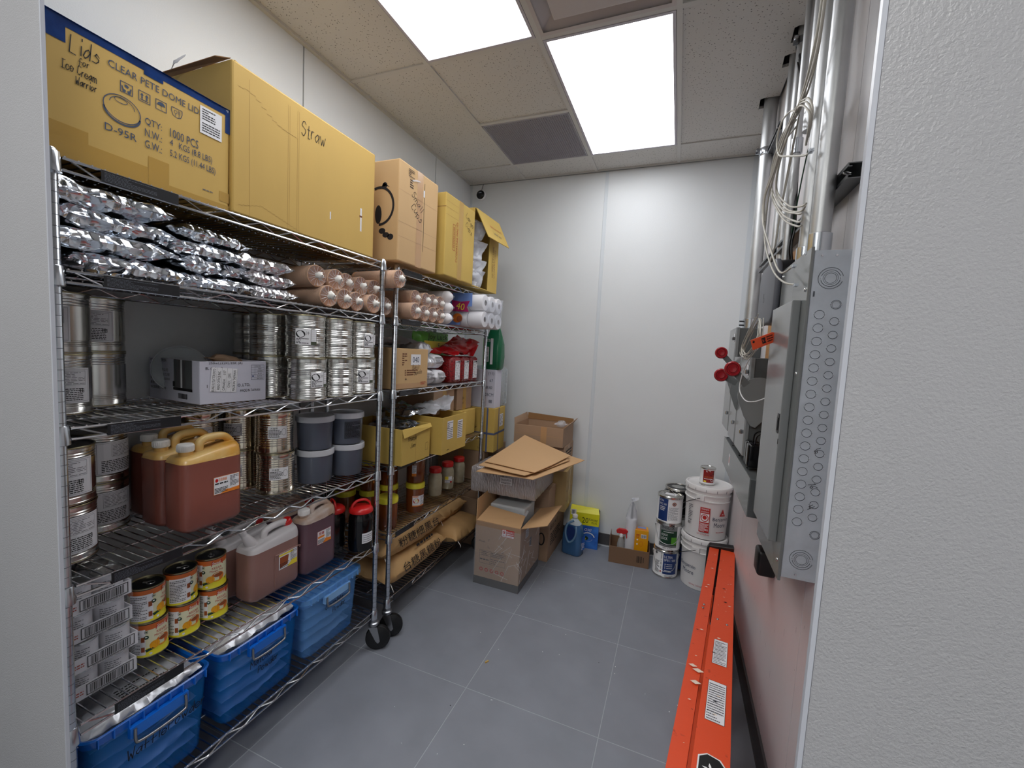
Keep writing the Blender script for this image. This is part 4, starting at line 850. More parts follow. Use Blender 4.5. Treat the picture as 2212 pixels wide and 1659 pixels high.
# jerrycan: x thickness, y width, neck towards -y; front face at local x = 0
def jerry(name, label, W, D, Hb, Ht, liq, shell, cap, lab, level=.86, spout=False, neck=.2, group=None, lx=(.12, -.001)):
    t = thing(name, label, 'jerrycan', group=group); cx, cy = -D / 2, W / 2
    zl = Hb * level; prof = [(0.0, .86, .80), (.006, .95, .92), (.016, 1, 1), (zl * .5, 1, 1), (zl, 1, 1)]
    q = MB(); q.loft([(rring(cx, cy, z, W and D / 2 * a, W / 2 * b_, .028 * a, 6), liq) for z, b_, a in [(p[0], p[1], p[2]) for p in prof]], liq); q.build('liquid', t, smooth=50)
    # clear shell above the liquid: shoulder slopes up away from the neck
    q = MB(); rg = []
    for k, (zf, a, sh_) in enumerate(((zl, 1, 0), (Hb * .93, .99, .0), (Hb, .93, .0), (Hb + .008, .80, .0), (Hb + .010, .5, 0))):
        r_ = rring(cx, cy, zf, D / 2 * a, W / 2 * (1 - (1 - a) * .45), .028 * a, 6)
        for p in r_:
            u = (p.y - 0) / W
            if k: p.z += (Ht - Hb) * .50 * max(0, (u - .36) / .64) ** 1.1 * (k / 4.) ** .4
        rg.append((r_, shell))
    q.loft(rg, shell); q.build('shoulder', t, smooth=55)
    q = MB(); hp = smooth_path([(cx, W * .40, Hb - .002), (cx, W * .42, Hb + (Ht - Hb) * .62), (cx, W * .50, Ht - .012), (cx, W * .62, Ht - .008), (cx, W * .80, Ht - .010), (cx, W * .90, Ht - .024), (cx, W * .955, Hb + (Ht - Hb) * .35), (cx, W * .955, Hb - .01)], 6)
    q.tube(hp, lambda u: .0135 if u < .8 else .0135 + .006 * (u - .8) * 5, shell, 10, flat=1.0); q.build('handle', t, smooth=60)
    q = MB()
    if not spout:
        q.lathe([(.020, Hb - .01), (.019, Hb + (Ht - Hb) * .40)], shell, 20, (cx, W * neck, 0)); q.build('neck', t, smooth=50)
        q = MB(); z0 = Hb + (Ht - Hb) * .36; pr = [(.0225, z0), (.0235, z0 + .002), (.0235, z0 + .020), (.021, z0 + .024), (.002, z0 + .024)]
        q.lathe(pr, cap, 28, (cx, W * neck, 0))
        for j in range(28): a = 2 * PI * j / 28; q.cbox((cx + .0236 * math.cos(a), W * neck + .0236 * math.sin(a), z0 + .011), (.0016, .0022, .016), cap, Matrix.Rotation(a, 3, 'Z'))
        q.build('cap', t, smooth=40)
    else:
        q.tube([(cx, W * .22, Hb - .01), (cx, W * .14, Hb + .022), (cx, W * .06, Hb + .050), (cx, W * .03, Hb + .062)], lambda u: .026 - .016 * min(1, u * 1.1), shell, 14)
        q.build('neck', t, smooth=50)
        q = MB(); q.tube([(cx, W * .03, Hb + .062), (cx, -W * .01, Hb + .078)], .0125, shell, 12); q.tube([(cx + .009 * math.cos(a), W * .08 + .0 + .010 * math.sin(a), Hb + .078 + .004 * math.sin(a)) for a in [2 * PI * i / 14 for i in range(14)]], .0018, shell, 5, closed=True); q.build('spout_cap', t, smooth=50)
        q = MB(); mt = Matrix.Rotation(R(28), 3, 'X'); q.lathe([(.0, 0), (.019, 0), (.0195, .018), (.016, .022), (.001, .022)], cap, 16, (cx, W * .90, Ht - .022), mt=mt); q.build('cap', t, smooth=30)
        q = MB(); S = FX(0, 0, 0); q.tube(smooth_path([(.0, W * .96, Hb * .70), (.001, W * .94, Hb * .74), (.001, W * .48, Hb * .74), (.001, W * .44, Hb * .70), (.001, W * .44, Hb * .12)], 4), .0022, liq, 6); q.build('moulded_rib', t, smooth=60)
    a0, a1, z0, z1, kind = lab
    q = MB(); S = FX(0.0006, 0, 0); q.rect(S, a0, z0, a1, z1, 'paper'); q.build('paper_label', t)
    q = MB(); m = (a0 * .42 + a1 * .58); hh_ = z1 - z0
    if kind == 'orange':
        q.frame(S, a0, z0, a1, z1, .0012, 'label_orange', z=.001); q.poly(S, [(a0 + .02, z0), (a1, z0), (a1, z0 + .012), (m, z0 + .010), (m - .006, z0 + .012)], 'label_orange', z=.0011); q.disc(S, a0 + .010, z1 - .012, .005, .006, 'cap_red', z=.0012)
        q.text(S, '百香果醬', a0 + .030, z1 - .011, .011, 'label_orange', w=.028, z=.0013); q.text(S, 'Nonagbz'[:3] + 'ngye', (a0 + m) / 2, z1 - .024, .010, 'ink', w=.036, z=.0014, sh=.3) if False else q.lines(S, a0 + .004, z1 - .028, m - .004, z1 - .019, 1, 'ink', seg=3, z=.0013)
    elif kind == 'red':
        q.frame(S, a0, z0, a1, z1, .0012, 'label_red', z=.001); q.poly(S, [(a0 + .03, z0), (a1, z0), (a1, z0 + .012), (m, z0 + .018)], 'label_orange', z=.0011); q.text(S, '焦糖', (a0 + m) / 2, z1 - .012, .015, 'label_red', w=.03, z=.0013); q.rect(S, a0 + .004, z1 - .032, m - .006, z1 - .023, 'label_orange', z=.0012)
    else:
        q.rect(S, a0, z1 - .010, a1 - .02, z1 - .003, 'label_yellow', z=.0011); q.poly(S, [(a0 + .004, z0 + .008), (m - .01, z0 + .012), (m - .004, z1 - .014), (a0 + .004, z1 - .014)], 'fruit_dark', z=.0012); q.poly(S, [(m - .012, z0), (a1, z0), (a1, z0 + .022), (m + .01, z0 + .02)], 'label_yellow', z=.0012)
    q.lines(S, a0 + .003, z0 + .004, m - .004, z0 + hh_ * .38, 4, 'ink', seg=6, z=.0014); q.lines(S, m + .004, z0 + hh_ * .30, a1 - .003, z1 - .004, 8, 'ink', seg=3, z=.0014, fill=.4); q.build('label_print', t)
    return t
G = 'orange jerrycans of purple syrup'
jo = jerry('jerrycan', 'front jerrycan of reddish syrup with a yellow handle and an orange label', .196, .112, .235, .300, 'jug_orange', 'jug_orange_top', 'cap_white', (.090, .178, .105, .165, 'orange'), level=.96, group=G)
jo.location = (-1.402, .826, Z)
dup(jo, (-1.520, .822, Z), 0, 'second jerrycan of reddish syrup behind the front one, yellow handle'); dup(jo, (-1.638, .850, Z), 0, 'third jerrycan of reddish syrup in the row going back'); dup(jo, (-1.71 + .03, .850, Z), 0, 'x') if False else None

# ------------------------------------------------------------ unit 1, fifth shelf
Z = SH[1] + .003
# trays of small tins under film
def small_tray():
    t = thing('tin_tray', 'x', 'tray', group='shrink-wrapped trays of small tins'); w_, d = .150, .30
    q = MB(); q.box(-d, 0, 0, 0, w_, .002, 'label_white'); q.box(-.002, 0, .002, 0, w_, .040, 'label_white'); q.box(-d, 0, .002, -d + .002, w_, .040, 'label_white'); q.box(-d + .002, 0, .002, -.002, .002, .040, 'label_white'); q.box(-d + .002, w_ - .002, .002, -.002, w_, .040, 'label_white'); q.build('tray', t)
    q = MB(); S = FX(0, 0, 0); q.frame(S, .034, .005, .142, .037, .0022, 'ink'); q.barcode(S, .042, .009, .134, .033, 'ink', n=30); q.lines(S, .004, .012, .028, .026, 2, 'ink_red', seg=3); q.lines(S, .045, .0015, .13, .0042, 1, 'ink', seg=12); q.build('printing', t)
    cm = None
    for i in range(4):
        for j in range(2):
            if cm is None:
                q = MB(); q.lathe([(.034, 0), (.0355, .001), (.0355, .004), (.0345, .006, 'label_white'), (.0345, .070), (.0355, .072, 'tin'), (.0355, .0755), (.033, .0765), (.032, .074), (.001, .074)], 'tin', 24, caps=False); S = Cyl((0, 0, 0), .0345, R(-25)); q.lines(S, -.018, .012, .018, .060, 8, 'ink_grey', z=.0008, seg=4, fill=.35)
                cm = q.build('tin', t, smooth=40); o = cm
            else: o = cm.copy(); COL.objects.link(o)
            o.location = (-.038 - i * .0725, .0385 + j * .0725, .0022)
    q = MB(); q.box(-d - .001, -.001, -.0005, .0022, w_ + .001, .0795, 'film_thin'); q.build('shrink_film', t)
    return t
tr = small_tray(); tn = ['bottom', 'second from the bottom', 'second from the top', 'top']
for k in range(4):
    loc = (-1.440 + (.0, .004, -.004, -.002)[k], .562 + (.002, .004, -.004, -.006)[k], Z + k * .0812)
    lb = 'film-wrapped tray of small tins with a barcode front, %s of its stack' % tn[k]
    if k == 0: tr.location = loc; tr['label'] = lb
    else: dup(tr, loc, 0, lb)
# mango pulp tins
mg = thing('mango_tin', 'x', 'can', group='yellow mango pulp tins'); r, h = .0455, .1125
q = MB(); q.lathe([(r, 0), (r + .0012, .001), (r + .0012, .004, 'can_yellow'), (r, .006, 'can_yellow'), (r, .030, 'can_cream'), (r, .088, 'can_orange'), (r, h - .007, 'black'), (r + .0012, h - .004), (r + .0012, h - .0005), (r - .002, h), (r - .003, h - .004), (r * .9, h - .005), (.001, h - .005)], 'tin_rim', 36, caps=False); q.lathe([(r, .0005), (.001, .0015)], 'tin', 36, caps=False); q.build('body', mg, smooth=35)
q = MB(); q.lathe([(r - .004, h - .0045), (.0008, h - .0045)], 'chrome_dark', 28, caps=False); q.tube([(.012 + .011 * math.cos(a), .009 * math.sin(a), h - .002) for a in [2 * PI * i / 14 for i in range(14)]], .001, 'steel', 5, closed=True); q.tube([(.002, 0, h - .003), (-.010, 0, h - .003)], .003, 'steel', 6); q.build('pull_tab', mg, smooth=50)
q = MB(); S = Cyl((0, 0, 0), r, 0)
q.poly(S, [(-.046, .022), (.046, .022), (.046, .030), (.0, .020), (-.03, .026)], 'label_green', z=.0006); q.disc(S, .016, .042, .021, .017, 'fruit', z=.0011, n=18); q.disc(S, -.006, .037, .013, .013, 'orange_box', z=.0012, n=14); q.disc(S, .018, .048, .014, .007, 'fruit_dark', z=.0013, n=14)
q.poly(S, [(-.026, .018), (-.006, .024), (-.012, .030), (-.030, .026)], 'paint_green', z=.0012); q.poly(S, [(-.004, .084), (.034, .084), (.031, .101), (.0, .101)], 'label_red', z=.001)
q.text(S, 'Swad', .012, .094, .009, 'white', w=.024, z=.0016, sh=.15); q.text(S, 'KESAR', .014, .076, .0078, 'label_red', w=.030, z=.0014); q.text(S, 'Mango Pulp', .014, .065, .0082, 'label_red', w=.042, z=.0014, sh=.1)
q.frame(S, -.030, .079, -.022, .087, .001, 'ink_grey', z=.0012); q.disc(S, -.026, .083, .002, .002, 'paint_green', z=.0014, n=8); q.disc(S, -.026, .066, .0065, .006, 'paint_green', z=.0012, n=16); q.disc(S, -.026, .067, .003, .002, 'white', z=.0015, n=8); q.disc(S, -.016, .012, .0038, .0038, 'white', z=.0014, n=12)
S = Cyl((0, 0, 0), r, R(-68)); q.rect(S, -.033, .010, .026, .092, 'paper', z=.0008, nx=8); q.lines(S, -.031, .014, .012, .088, 14, 'ink', z=.0012, seg=7, fill=.35)
for zz_ in (.020, .052): q.rect(S, .015, zz_, .024, zz_ + .016, 'fruit_dark', z=.0013)
q.build('label_print', mg)
mz = Z + .001
for i, (x, y, k, a, lab) in enumerate(((-1.497, .779, 0, -6, 'lower yellow mango pulp tin, nearest the barcode trays'), (-1.502, .879, 0, -10, 'lower yellow mango pulp tin, middle of the three columns'), (-1.505, .979, 0, -16, 'lower yellow mango pulp tin, next to the jugs'),
        (-1.497, .772, 1, 26, 'upper yellow mango pulp tin with its text panel forward, nearest the barcode trays'), (-1.502, .872, 1, 40, 'upper mango pulp tin turned to its text panel, middle column'), (-1.505, .973, 1, -28, 'upper mango pulp tin with a red brand banner, next to the jugs'),
        (-1.615, .80, 0, 10, 'mango pulp tin standing in the row behind, near the trays'), (-1.615, .90, 0, 10, 'mango pulp tin standing in the row behind, near the jugs'))):
    if i == 0: mg.location = (x, y, mz); mg.rotation_euler = (0, 0, R(a)); mg['label'] = lab
    else: dup(mg, (x, y, mz + k * .114), R(a), lab)
jb = jerry('jerrycan', 'frosted spouted jerrycan of brown syrup with a yellow label, front of the lower row', .222, .106, .205, .262, 'jug_brown', 'jug_clear', 'cap_red', (.115, .200, .085, .150, 'yellow'), level=.94, spout=True, group='frosted spouted jerrycans')
jb.location = (-1.418, 1.064, Z); dup(jb, (-1.530, 1.018, Z), 0, 'frosted jerrycan of brown syrup with a spout, behind the front one')
jp = jerry('jerrycan', 'jerrycan of purple syrup with a white cap and a red label, beside the black jars', .180, .100, .235, .292, 'jug_purple', 'jug_clear2', 'cap_white', (.062, .140, .115, .175, 'red'), level=.96, group='purple syrup jerrycans')
jp.location = (-1.405, 1.296, Z); dup(jp, (-1.545, 1.262, Z), 0, 'jerrycan of purple syrup with a white cap, behind the front one')
# black jars with red handled lids
bj = thing('black_jar', 'glossy black syrup jar with a red handled lid and white label, beside the post', 'jar', group='black jars with red lids'); r = .057
q = MB(); q.lathe([(r - .008, 0), (r - .001, .004), (r, .012), (r, .150), (r - .002, .168), (r - .010, .184), (r - .014, .192)], 'black_gloss', 36); q.build('body', bj, smooth=40)
q = MB(); q.lathe([(.048, .186), (.056, .188), (.057, .193), (.054, .204), (.046, .212), (.020, .216), (.001, .216)], 'cap_red', 36); q.build('lid', bj, smooth=50)
q = MB(); q.tube(smooth_path([(0, -.046, .207), (0, -.040, .226), (0, -.018, .242), (0, .018, .242), (0, .040, .226), (0, .046, .207)], 5), .0045, 'cap_red', 8, flat=1.5); q.build('handle', bj, smooth=60)
bj2 = dup(bj, (-1.500, 1.545, Z), R(60), 'big jar of black syrup with a red handled lid, left of the labelled one'); dup(bj, (-1.610, 1.50, Z), R(20), 'jar of black syrup at the back, only its red lid showing')
bj.location = (-1.388, 1.612, Z); bj.rotation_euler = (0, 0, R(-30)); q = MB(); S = Cyl((0, 0, 0), r, R(8)); q.rect(S, -.020, .045, .040, .095, 'paper', z=.0008, nx=8); q.build('paper_label', bj)
q = MB(); q.lines(S, -.016, .050, .036, .090, 4, 'ink_grey', z=.0014, seg=6, fill=.3); q.build('label_print', bj)

# ------------------------------------------------------------ unit 1, bottom shelf: blue bins
Z = SH[0] + .004
def blue_bin(name, label, W, hand, clear=False, D=.40, Hh=.278):
    t = thing(name, label, 'storage bin', group='blue storage bins'); m = 'bin_blue_clear' if clear else 'bin_blue'; rm = 'bin_rim_clear' if clear else 'bin_rim'
    q = MB(); w2 = W / 2; ro = [(rring(-D / 2, w2, z, D / 2 - .028 + s_, w2 - .030 + s_, .03, 5), m) for z, s_ in ((0, -.004), (.006, 0), (Hh * .5, .008), (Hh - .03, .014))]
    ri = [(rring(-D / 2, w2, z, D / 2 - .031 + s_, w2 - .033 + s_, .03, 5), m) for z, s_ in ((Hh - .03, .014), (Hh * .5, .008), (.006, 0), (.003, -.004))]
    q.loft(ro + ri, m); q.build('body', t, smooth=50)
    q = MB(); rg = [(rring(-D / 2, w2, z, D / 2 - .018 + s_, w2 - .018 + s_, .036, 5), rm) for z, s_ in ((Hh - .032, .0), (Hh - .030, .004), (Hh - .003, .012), (Hh, .008), (Hh - .004, .002), (Hh - .032, -.004))]
    q.loft(rg + [rg[0]], rm, cap=False)
    for k in range(9): y = W * (.1 + .1 * k); q.box(-.011, y, Hh - .028, -.003, y + .003, Hh - .004, rm)
    q.box(-.012, W * .30, Hh - .060, .002, W * .74, Hh - .028, rm); q.build('rim', t, smooth=40)
    q = MB(); z = Hh - .055; q.tube(smooth_path([(.004, W * .33, z + .022), (.006, W * .33, z - .012), (.010, W * .36, z - .020), (.012, W * .52, z - .022), (.010, W * .68, z - .020), (.006, W * .71, z - .012), (.004, W * .71, z + .022)], 5), .0042, 'steel', 7)
    q.build('handle', t, smooth=60)
    q = MB(); S = FX(-.014, 0, 0)
    for st, x, y, h_ in hand: q.hand(S, st, x, y, h_, 'ink', t=.0026, z=.0026, rot=.02, kx=1.0)
    q.build('handwriting', t)
    if clear:
        q = MB(); q.box(-D + .01, .01, Hh + .001, -.012, W - .01, Hh + .006, m); q.loft([(rring(-D / 2, w2, z, D / 2 + s_, w2 + s_, .036, 5), m) for z, s_ in ((Hh - .020, .002), (Hh + .007, .0), (Hh + .0072, -.02))], m, cap=False)
        for k in range(9): q.box(-.05, W * (.08 + .1 * k), Hh + .006, -.004, W * (.08 + .1 * k) + .003, Hh + .010, m)
        q.build('lid', t, smooth=40)
    return t
b1 = blue_bin('storage_bin', 'blue plastic bin handwritten Waffle Powder, nearest the camera on the bottom shelf', .345, [('Waffle', .10, .150, .030), ('Powder', .205, .158, .030)]); b1.location = (-1.352, .548, Z)
b2 = blue_bin('storage_bin', 'blue plastic bin handwritten Matcha Powder, in the middle of the bottom shelf', .345, [('Matcha', .115, .160, .026), ('Powder', .145, .125, .024)]); b2.location = (-1.350, .902, Z)
b3 = blue_bin('storage_bin', 'lighter blue lidded bin handwritten Chocolate Powder, beside the right post', .345, [('Chocolate', .12, .180, .022), ('Powder', .16, .148, .022)], clear=True); b3.location = (-1.352, 1.252, Z); b3.scale = (1, 1, 1.0)
wm_ = []
for k in range(3):
    q = MB(); pillow(q, .315, .26, .046, 'bag_white', seed=k + 11, amp=.006, nx=20, ny=14, freq=12); wm_.append(q)
for bi, (y0, nm, n_) in enumerate(((.548, 'Waffle Powder', 5), (.902, 'Matcha Powder', 5), (1.252, 'Chocolate Powder', 5))):
    me = [q.build('powder_bag', smooth=45) for q in wm_]
    for k in range(n_):
        o = me[k % 3] if k < 3 else me[k % 3].copy()
        if k >= 3: COL.objects.link(o)
        o.location = (-1.552 + rnd.uniform(-.006, .006), y0 + .1725, Z + .005 + k * .047); o.rotation_euler = (0, 0, (PI / 2 if 0 else PI / 2) + rnd.uniform(-.03, .03)); o.scale = (.88, 1.22, .98)
        tag(o, 'pale powder bag inside the %s bin, %s layer' % (nm, ['bottom', 'second', 'third', 'fourth', 'fifth'][k]), 'bag', 'powder bags in the blue bins')
for i, (y, lab, dz) in enumerate(((.71, 'white foil powder bag bulging out of the Waffle Powder bin, small printed text', .0), (1.07, 'white foil powder bag showing above the Matcha Powder bin rim', .004))):
    t = thing('powder_bag', lab, 'bag', (-1.545, y, Z + .242 + dz), 0, 'powder bags in the blue bins')
    q = MB(); pillow(q, .31, .33, .050, 'foil_matte', seed=30 + i, amp=.010, freq=13, rot=PI / 2); q.build('bag', t, smooth=45)
    if i == 0:
        q = MB(); S = Plane((.10, -.02, .0565), (0, 1, 0), (-1, 0, 0)); q.lines(S, -.02, -.02, .09, .03, 4, 'ink', seg=9, fill=.4, z=.002); q.build('printing', t)
    else:
        q = MB(); S = Plane((.0, -.10, .056), (0, 1, 0), (-1, 0, 0)); q.rect(S, .02, -.02, .14, .04, 'paper', z=.002); q.lines(S, .03, -.01, .13, .03, 4, 'ink', seg=9, fill=.4, z=.003); q.build('printing', t)
# ------------------------------------------------------------ unit 2, second shelf: cup bundles, white sleeves, toilet rolls
zz = SH[4] + .0055
for i, (y, lv, a) in enumerate(((1.905, 0, 'lowest row, nearest the post'), (2.035, 0, 'lowest row, second from the post'), (2.120, 0, 'lowest row, third from the post'), (2.205, 0, 'lowest row, beside the white sleeves'),
        (1.960, 1, 'upper row, nearest the post'), (2.060, 1, 'upper row, second from the post'), (2.135, 1, 'upper row, third from the post'), (2.215, 1, 'upper row, beside the white sleeves'))):
    x = -1.345 + (0 if i else .03) - (.01 * lv); dup(sb, (x, y, zz + .0405 + lv * .0735), (-.05, -.04)[i % 2], 'brown cup bundle on the farther unit, ' + a, 'cup bundles on the far unit')
wsl = thing('white_sleeve_bundle', 'x', 'bundle', group='white sleeves'); mt = Matrix.Rotation(PI / 2, 3, 'Y')
q = MB(); q.lathe([(.034, -.30), (.036, -.02), (.032, -.005), (.018, .012), (.004, .020)], 'tissue', 22, mt=mt); q.build('sleeves', wsl, smooth=50)
q = MB(); q.lathe([(.0368, -.2), (.0372, -.05), (.0345, -.02), (.020, .004), (.004, .030)], 'film', 22, mt=mt, caps=False); q.build('plastic_bag', wsl, smooth=50)
for i, (y, k) in enumerate(((2.300, 0), (2.305, 1), (2.300, 2))):
    lab = 'white wrapped sleeve bundle left of the toilet rolls, %s' % ('bottom', 'middle', 'top')[k]
    if i == 0: wsl.location = (-1.335, y, zz + .036); wsl['label'] = lab
    else: dup(wsl, (-1.335, y, zz + .036 + k * .066), 0, lab)
t = thing('toilet_roll_pack', 'large clear pack of white toilet rolls marked 40, overhanging the far end of the shelf', 'toilet rolls', (-1.222, 2.520, zz), 0)
t.scale = (1.05, 1.06, 1.03)
rm_ = None
for i in range(3):
    for k in range(2):
        for j in range(4):
            if i and j > 1: continue
            if rm_ is None:
                q = MB(); q.lathe([(.018, 0), (.051, .002), (.0525, .008), (.0525, .094), (.050, .100), (.018, .101)], 'tissue', 24, mt=mt, caps=False); q.lathe([(.018, 0.0005), (.018, .1)], 'core', 16, mt=mt, caps=False); q.lathe([(.0175, .03), (.001, .03)], 'ink_grey', 16, mt=mt, caps=False)
                rm_ = q.build('toilet_roll', t, smooth=40); o = rm_
            else: o = rm_.copy(); COL.objects.link(o)
            o.location = (-.101 - j * .104, .054 + i * .107, .054 + k * .107)
q = MB(); rg = []
for z in (-.430, -.42, -.30, -.2, -.1, -.01, .004):
    a = {-.430: .6, .004: .93}.get(z, 1.0); r_ = [Vector((z, .161 + (p.x) * a, .1075 + (p.y) * a)) for p in rring(0, 0, 0, .164, .110, .05, 6)]
    rg.append(([p + Vector((0, noise.noise(p * 30) * .004, noise.noise(p * 30 + Vector((4, 4, 4))) * .004)) for p in r_], 'film'))
q.loft(rg, 'film'); crumple(q, [(.004, .05, .03), (.006, .30, .03), (.012, .30, .18), (.006, .05, .18)], 'film', n=12, amp=.008); crumple(q, [(.0, .28, .12), (-.10, .335, .10), (-.06, .35, .215), (.01, .30, .21)], 'film2', n=8, amp=.010); q.build('plastic_wrap', t, smooth=60)
q = MB(); S = FY(-.045, -.0065, .0)
q.rect(S, -.22, .13, -.02, .216, 'blue_film', z=.001); q.rect(S, -.22, .01, -.10, .07, 'blue_film', z=.001); q.poly(S, [(-.16, .10), (-.04, .095), (-.055, .125), (-.035, .165), (-.10, .160), (-.165, .17)], 'pink', z=.003)
q.text(S, '40', -.10, .130, .044, 'label_yellow', z=.005, rot=-.2); q.disc(S, -.12, .055, .035, .03, 'fruit', z=.003); q.disc(S, -.105, .05, .02, .02, 'fruit_dark', z=.004); q.rect(S, -.23, .17, -.16, .216, 'pink', z=.004); q.build('printing', t)

# ------------------------------------------------------------ unit 2, third shelf
Z = SH[3] + .003
t = carton('cardboard_box', 'tan box with a white 040 card, handwritten Basil Seeds, by the near post', -1.70, -1.372, 1.822, 2.118, Z, Z + .218, 'kraft2', rotz=R(-2), tape='b', tmat='tape_tan')
q = MB(); S = FX(0, 0, 0); q.rect(S, .135, .128, .225, .188, 'paper', z=.001); q.text(S, '040', .18, .158, .032, 'ink_blue', w=.058, z=.0016); q.build('paper_card', t)
q = MB(); q.hand(S, 'Basil', .15, .105, .026, 'ink', t=.0016); q.hand(S, 'Seeds', .165, .072, .026, 'ink', t=.0016, rot=.12)
for k in range(3): q.rect(S, .085, .095 - k * .012, .093, .102 - k * .012, 'ink_brown', z=.001); q.lines(S, .10, .094 - k * .012, .20 - .02 * k, .103 - k * .012, 1, 'ink_brown', seg=8, fill=.7)
q.text(S, '+', .095, .052, .016, 'ink', z=.001); q.lines(S, .06, .125, .10, .195, 6, 'ink_brown', seg=2, fill=.5); q.lines(S, .23, .014, .28, .034, 2, 'ink_red', seg=4); q.build('printing', t)
t = open_carton('cardboard_box', 'opened tan box deeper on the third shelf, silvery bags rising out of it', -1.785, -1.712, 1.825, 2.25, Z, Z + .22, 'kraft3', lay=.9)
for i, (x, y, z, ln, a) in enumerate(((-1.62, 1.99, .222, .20, 0), (-1.57, 2.12, .224, .18, 1))):
    q = MB(); crumple(q, [(-.10, -.10, 0), (.08, -.10, .012), (.09, .10, .03), (-.10, .10, .07)], 'foil_matte', n=12, amp=.014, seed=i + 40); o = q.build('foil_bag', smooth=40); tag(o, ('dark crumpled foil bag lying on top of the 040 box', 'second crumpled foil bag on the 040 box, beside the white pouches')[i], 'bag', 'foil bags on the 040 box'); o.location = (x, y, Z + z)
for i, (y0, y1, z0, z1, x) in enumerate(((2.140, 2.262, 0, .098, -1.39), (2.268, 2.390, 0, .092, -1.388), (2.135, 2.29, .10, .175, -1.40), (2.27, 2.40, .095, .190, -1.415), (2.14, 2.28, .178, .262, -1.43))):
    t = thing('white_pouch', ('white printed pouch, bottom left of the stack next to the 040 box', 'white printed pouch, bottom right of the stack beside the red bean bags', 'silvery white pouch lying in the middle left of the stack', 'upright white pouch leaning against the red bean bags', 'bulging white pouch on top of the stack beside the 040 box')[i], 'pouch', (x - .085, (y0 + y1) / 2, Z + z0), 0, 'white pouches')
    q = MB(); L = y1 - y0; pillow(q, L * 1.04, .17, (z1 - z0) * .98, 'foil_matte' if i in (2, 4) else 'label_white', seed=50 + i, amp=.007, rot=PI / 2, seal=.004, freq=16); q.build('pouch', t, smooth=40)
    if i in (0, 1, 3): q = MB(); S = Plane((.078, 0, (z1 - z0) * .55), (0, 1, 0), (-.25, 0, 1)); q.lines(S, -.04, -.02, .045, .025, 5, 'ink', z=.006, seed=i, fill=.4); q.build('printing', t)
bb = thing('bean_bag', 'x', 'bag', group='vacuum packs of red beans')
q = MB(); rg = []
for z, a in ((0, .86), (.008, .97), (.06, 1.0), (.13, 1.0), (.165, .95), (.178, .80)):
    r_ = rring(-.075, .066, z, .075 * a, .066 * a, .026, 6); rg.append(([p + Vector((noise.noise(p * 45), noise.noise(p * 45 + Vector((7, 0, 0))), 0)) * .004 for p in r_], 'bean'))
q.loft(rg, 'bean'); q.build('beans', bb, smooth=60)
q = MB(); S = FX(.0035, 0, 0); r3 = random.Random(5); q.rect(S, .034, .022, .100, .150, 'paper', t=.001)
for k in range(46): x, y = r3.uniform(.036, .094), r3.uniform(.024, .142); q.poly(S, [(x, y), (x + .004, y + .002), (x + .007, y + .009), (x + .003, y + .007)], 'ink_grey', z=.0022)
q.rect(S, .068, .138, .094, .146, 'ink', z=.0024); q.build('label', bb)
bb.location = (-1.388, 2.455, Z); bb['label'] = 'red bean vacuum pack with a white label, nearest the white pouches'
dup(bb, (-1.392, 2.592, Z), 0, 'red bean vacuum pack with a white label, middle of the three'); o3 = dup(bb, (-1.395, 2.732, Z), 0, 'red bean vacuum pack at the far end of the shelf, pale beans at its corner')
dup(bb, (-1.56, 2.48, Z), 0, 'red bean pack in the row behind, near the pouches'); dup(bb, (-1.56, 2.63, Z), 0, 'red bean pack in the row behind, near the far post')
t = thing('red_plastic_bag', 'crumpled translucent red bag draped over the red bean packs', 'bag', (-1.47, 2.62, Z + .178))
q = MB(); crumple(q, [(-.10, -.20, .01), (.07, -.20, .005), (.085, .04, .012), (-.08, .06, .09)], 'red_film', n=14, amp=.02, freq=11, seed=3); crumple(q, [(-.09, -.06, .03), (.085, -.02, .004), (.08, .24, .10), (-.09, .18, .15)], 'red_film', n=14, amp=.022, freq=10, seed=8); crumple(q, [(.0, .10, .02), (.08, .14, .0), (.07, .24, .09), (.01, .20, .13)], 'red_film', n=8, amp=.014, freq=16, seed=5); q.build('film', t, smooth=24)
t = thing('printed_bag', 'bag with green, yellow and black lettering at the back behind the red bag', 'bag', (-1.66, 2.62, Z))
q = MB(); pillow(q, .46, .34, .10, 'green_lime', seed=66, amp=.008, freq=9); 
for i, p in enumerate(q.v): q.v[i] = (p[2] - .05, p[0], p[1] + .175)
q.build('bag', t, smooth=50); q = MB(); S = FX(.054, 0, .175); q.rect(S, -.18, .03, .20, .10, 'label_yellow', z=.004); q.text(S, 'Joy Luck', -.02, .125, .05, 'ink', w=.26, z=.012); q.text(S, 'Sunrise', .06, .07, .035, 'ink', w=.16, z=.012, sh=.2); q.build('printing', t)

# ------------------------------------------------------------ unit 2, fourth shelf
Z = SH[2] + .003
t = open_carton('cardboard_box', 'yellowish open box handwritten Pineapple Jam, overhanging the shelf edge by the near posts', -1.72, -1.305, 1.812, 2.080, Z, Z + .195, 'kraft_yel', rotz=0)
q = MB(); S = FX(0, 0, 0); q.hand(S, 'Pineapple', .055, .125, .026, 'ink', t=.0018, kx=.62); q.hand(S, 'Jam', .075, .085, .026, 'ink', t=.0018); q.frame(S, .222, .045, .247, .088, .0012, 'ink'); q.rect(S, .125, .01, .127, .19, 'crease', z=.0005); q.build('handwriting', t)
q = MB(); panel_geo(q, (0, .265, .17), (-.02, .266, .03), (-.05, .31, .03), (-.02, .30, .17), .004, 'kraft_yel') if False else panel_geo(q, (.001, .0, .195), (.001, .268, .195), (.012, .266, .175), (.012, .004, .150), .003, 'kraft_yel'); q.build('folded_flap', t)
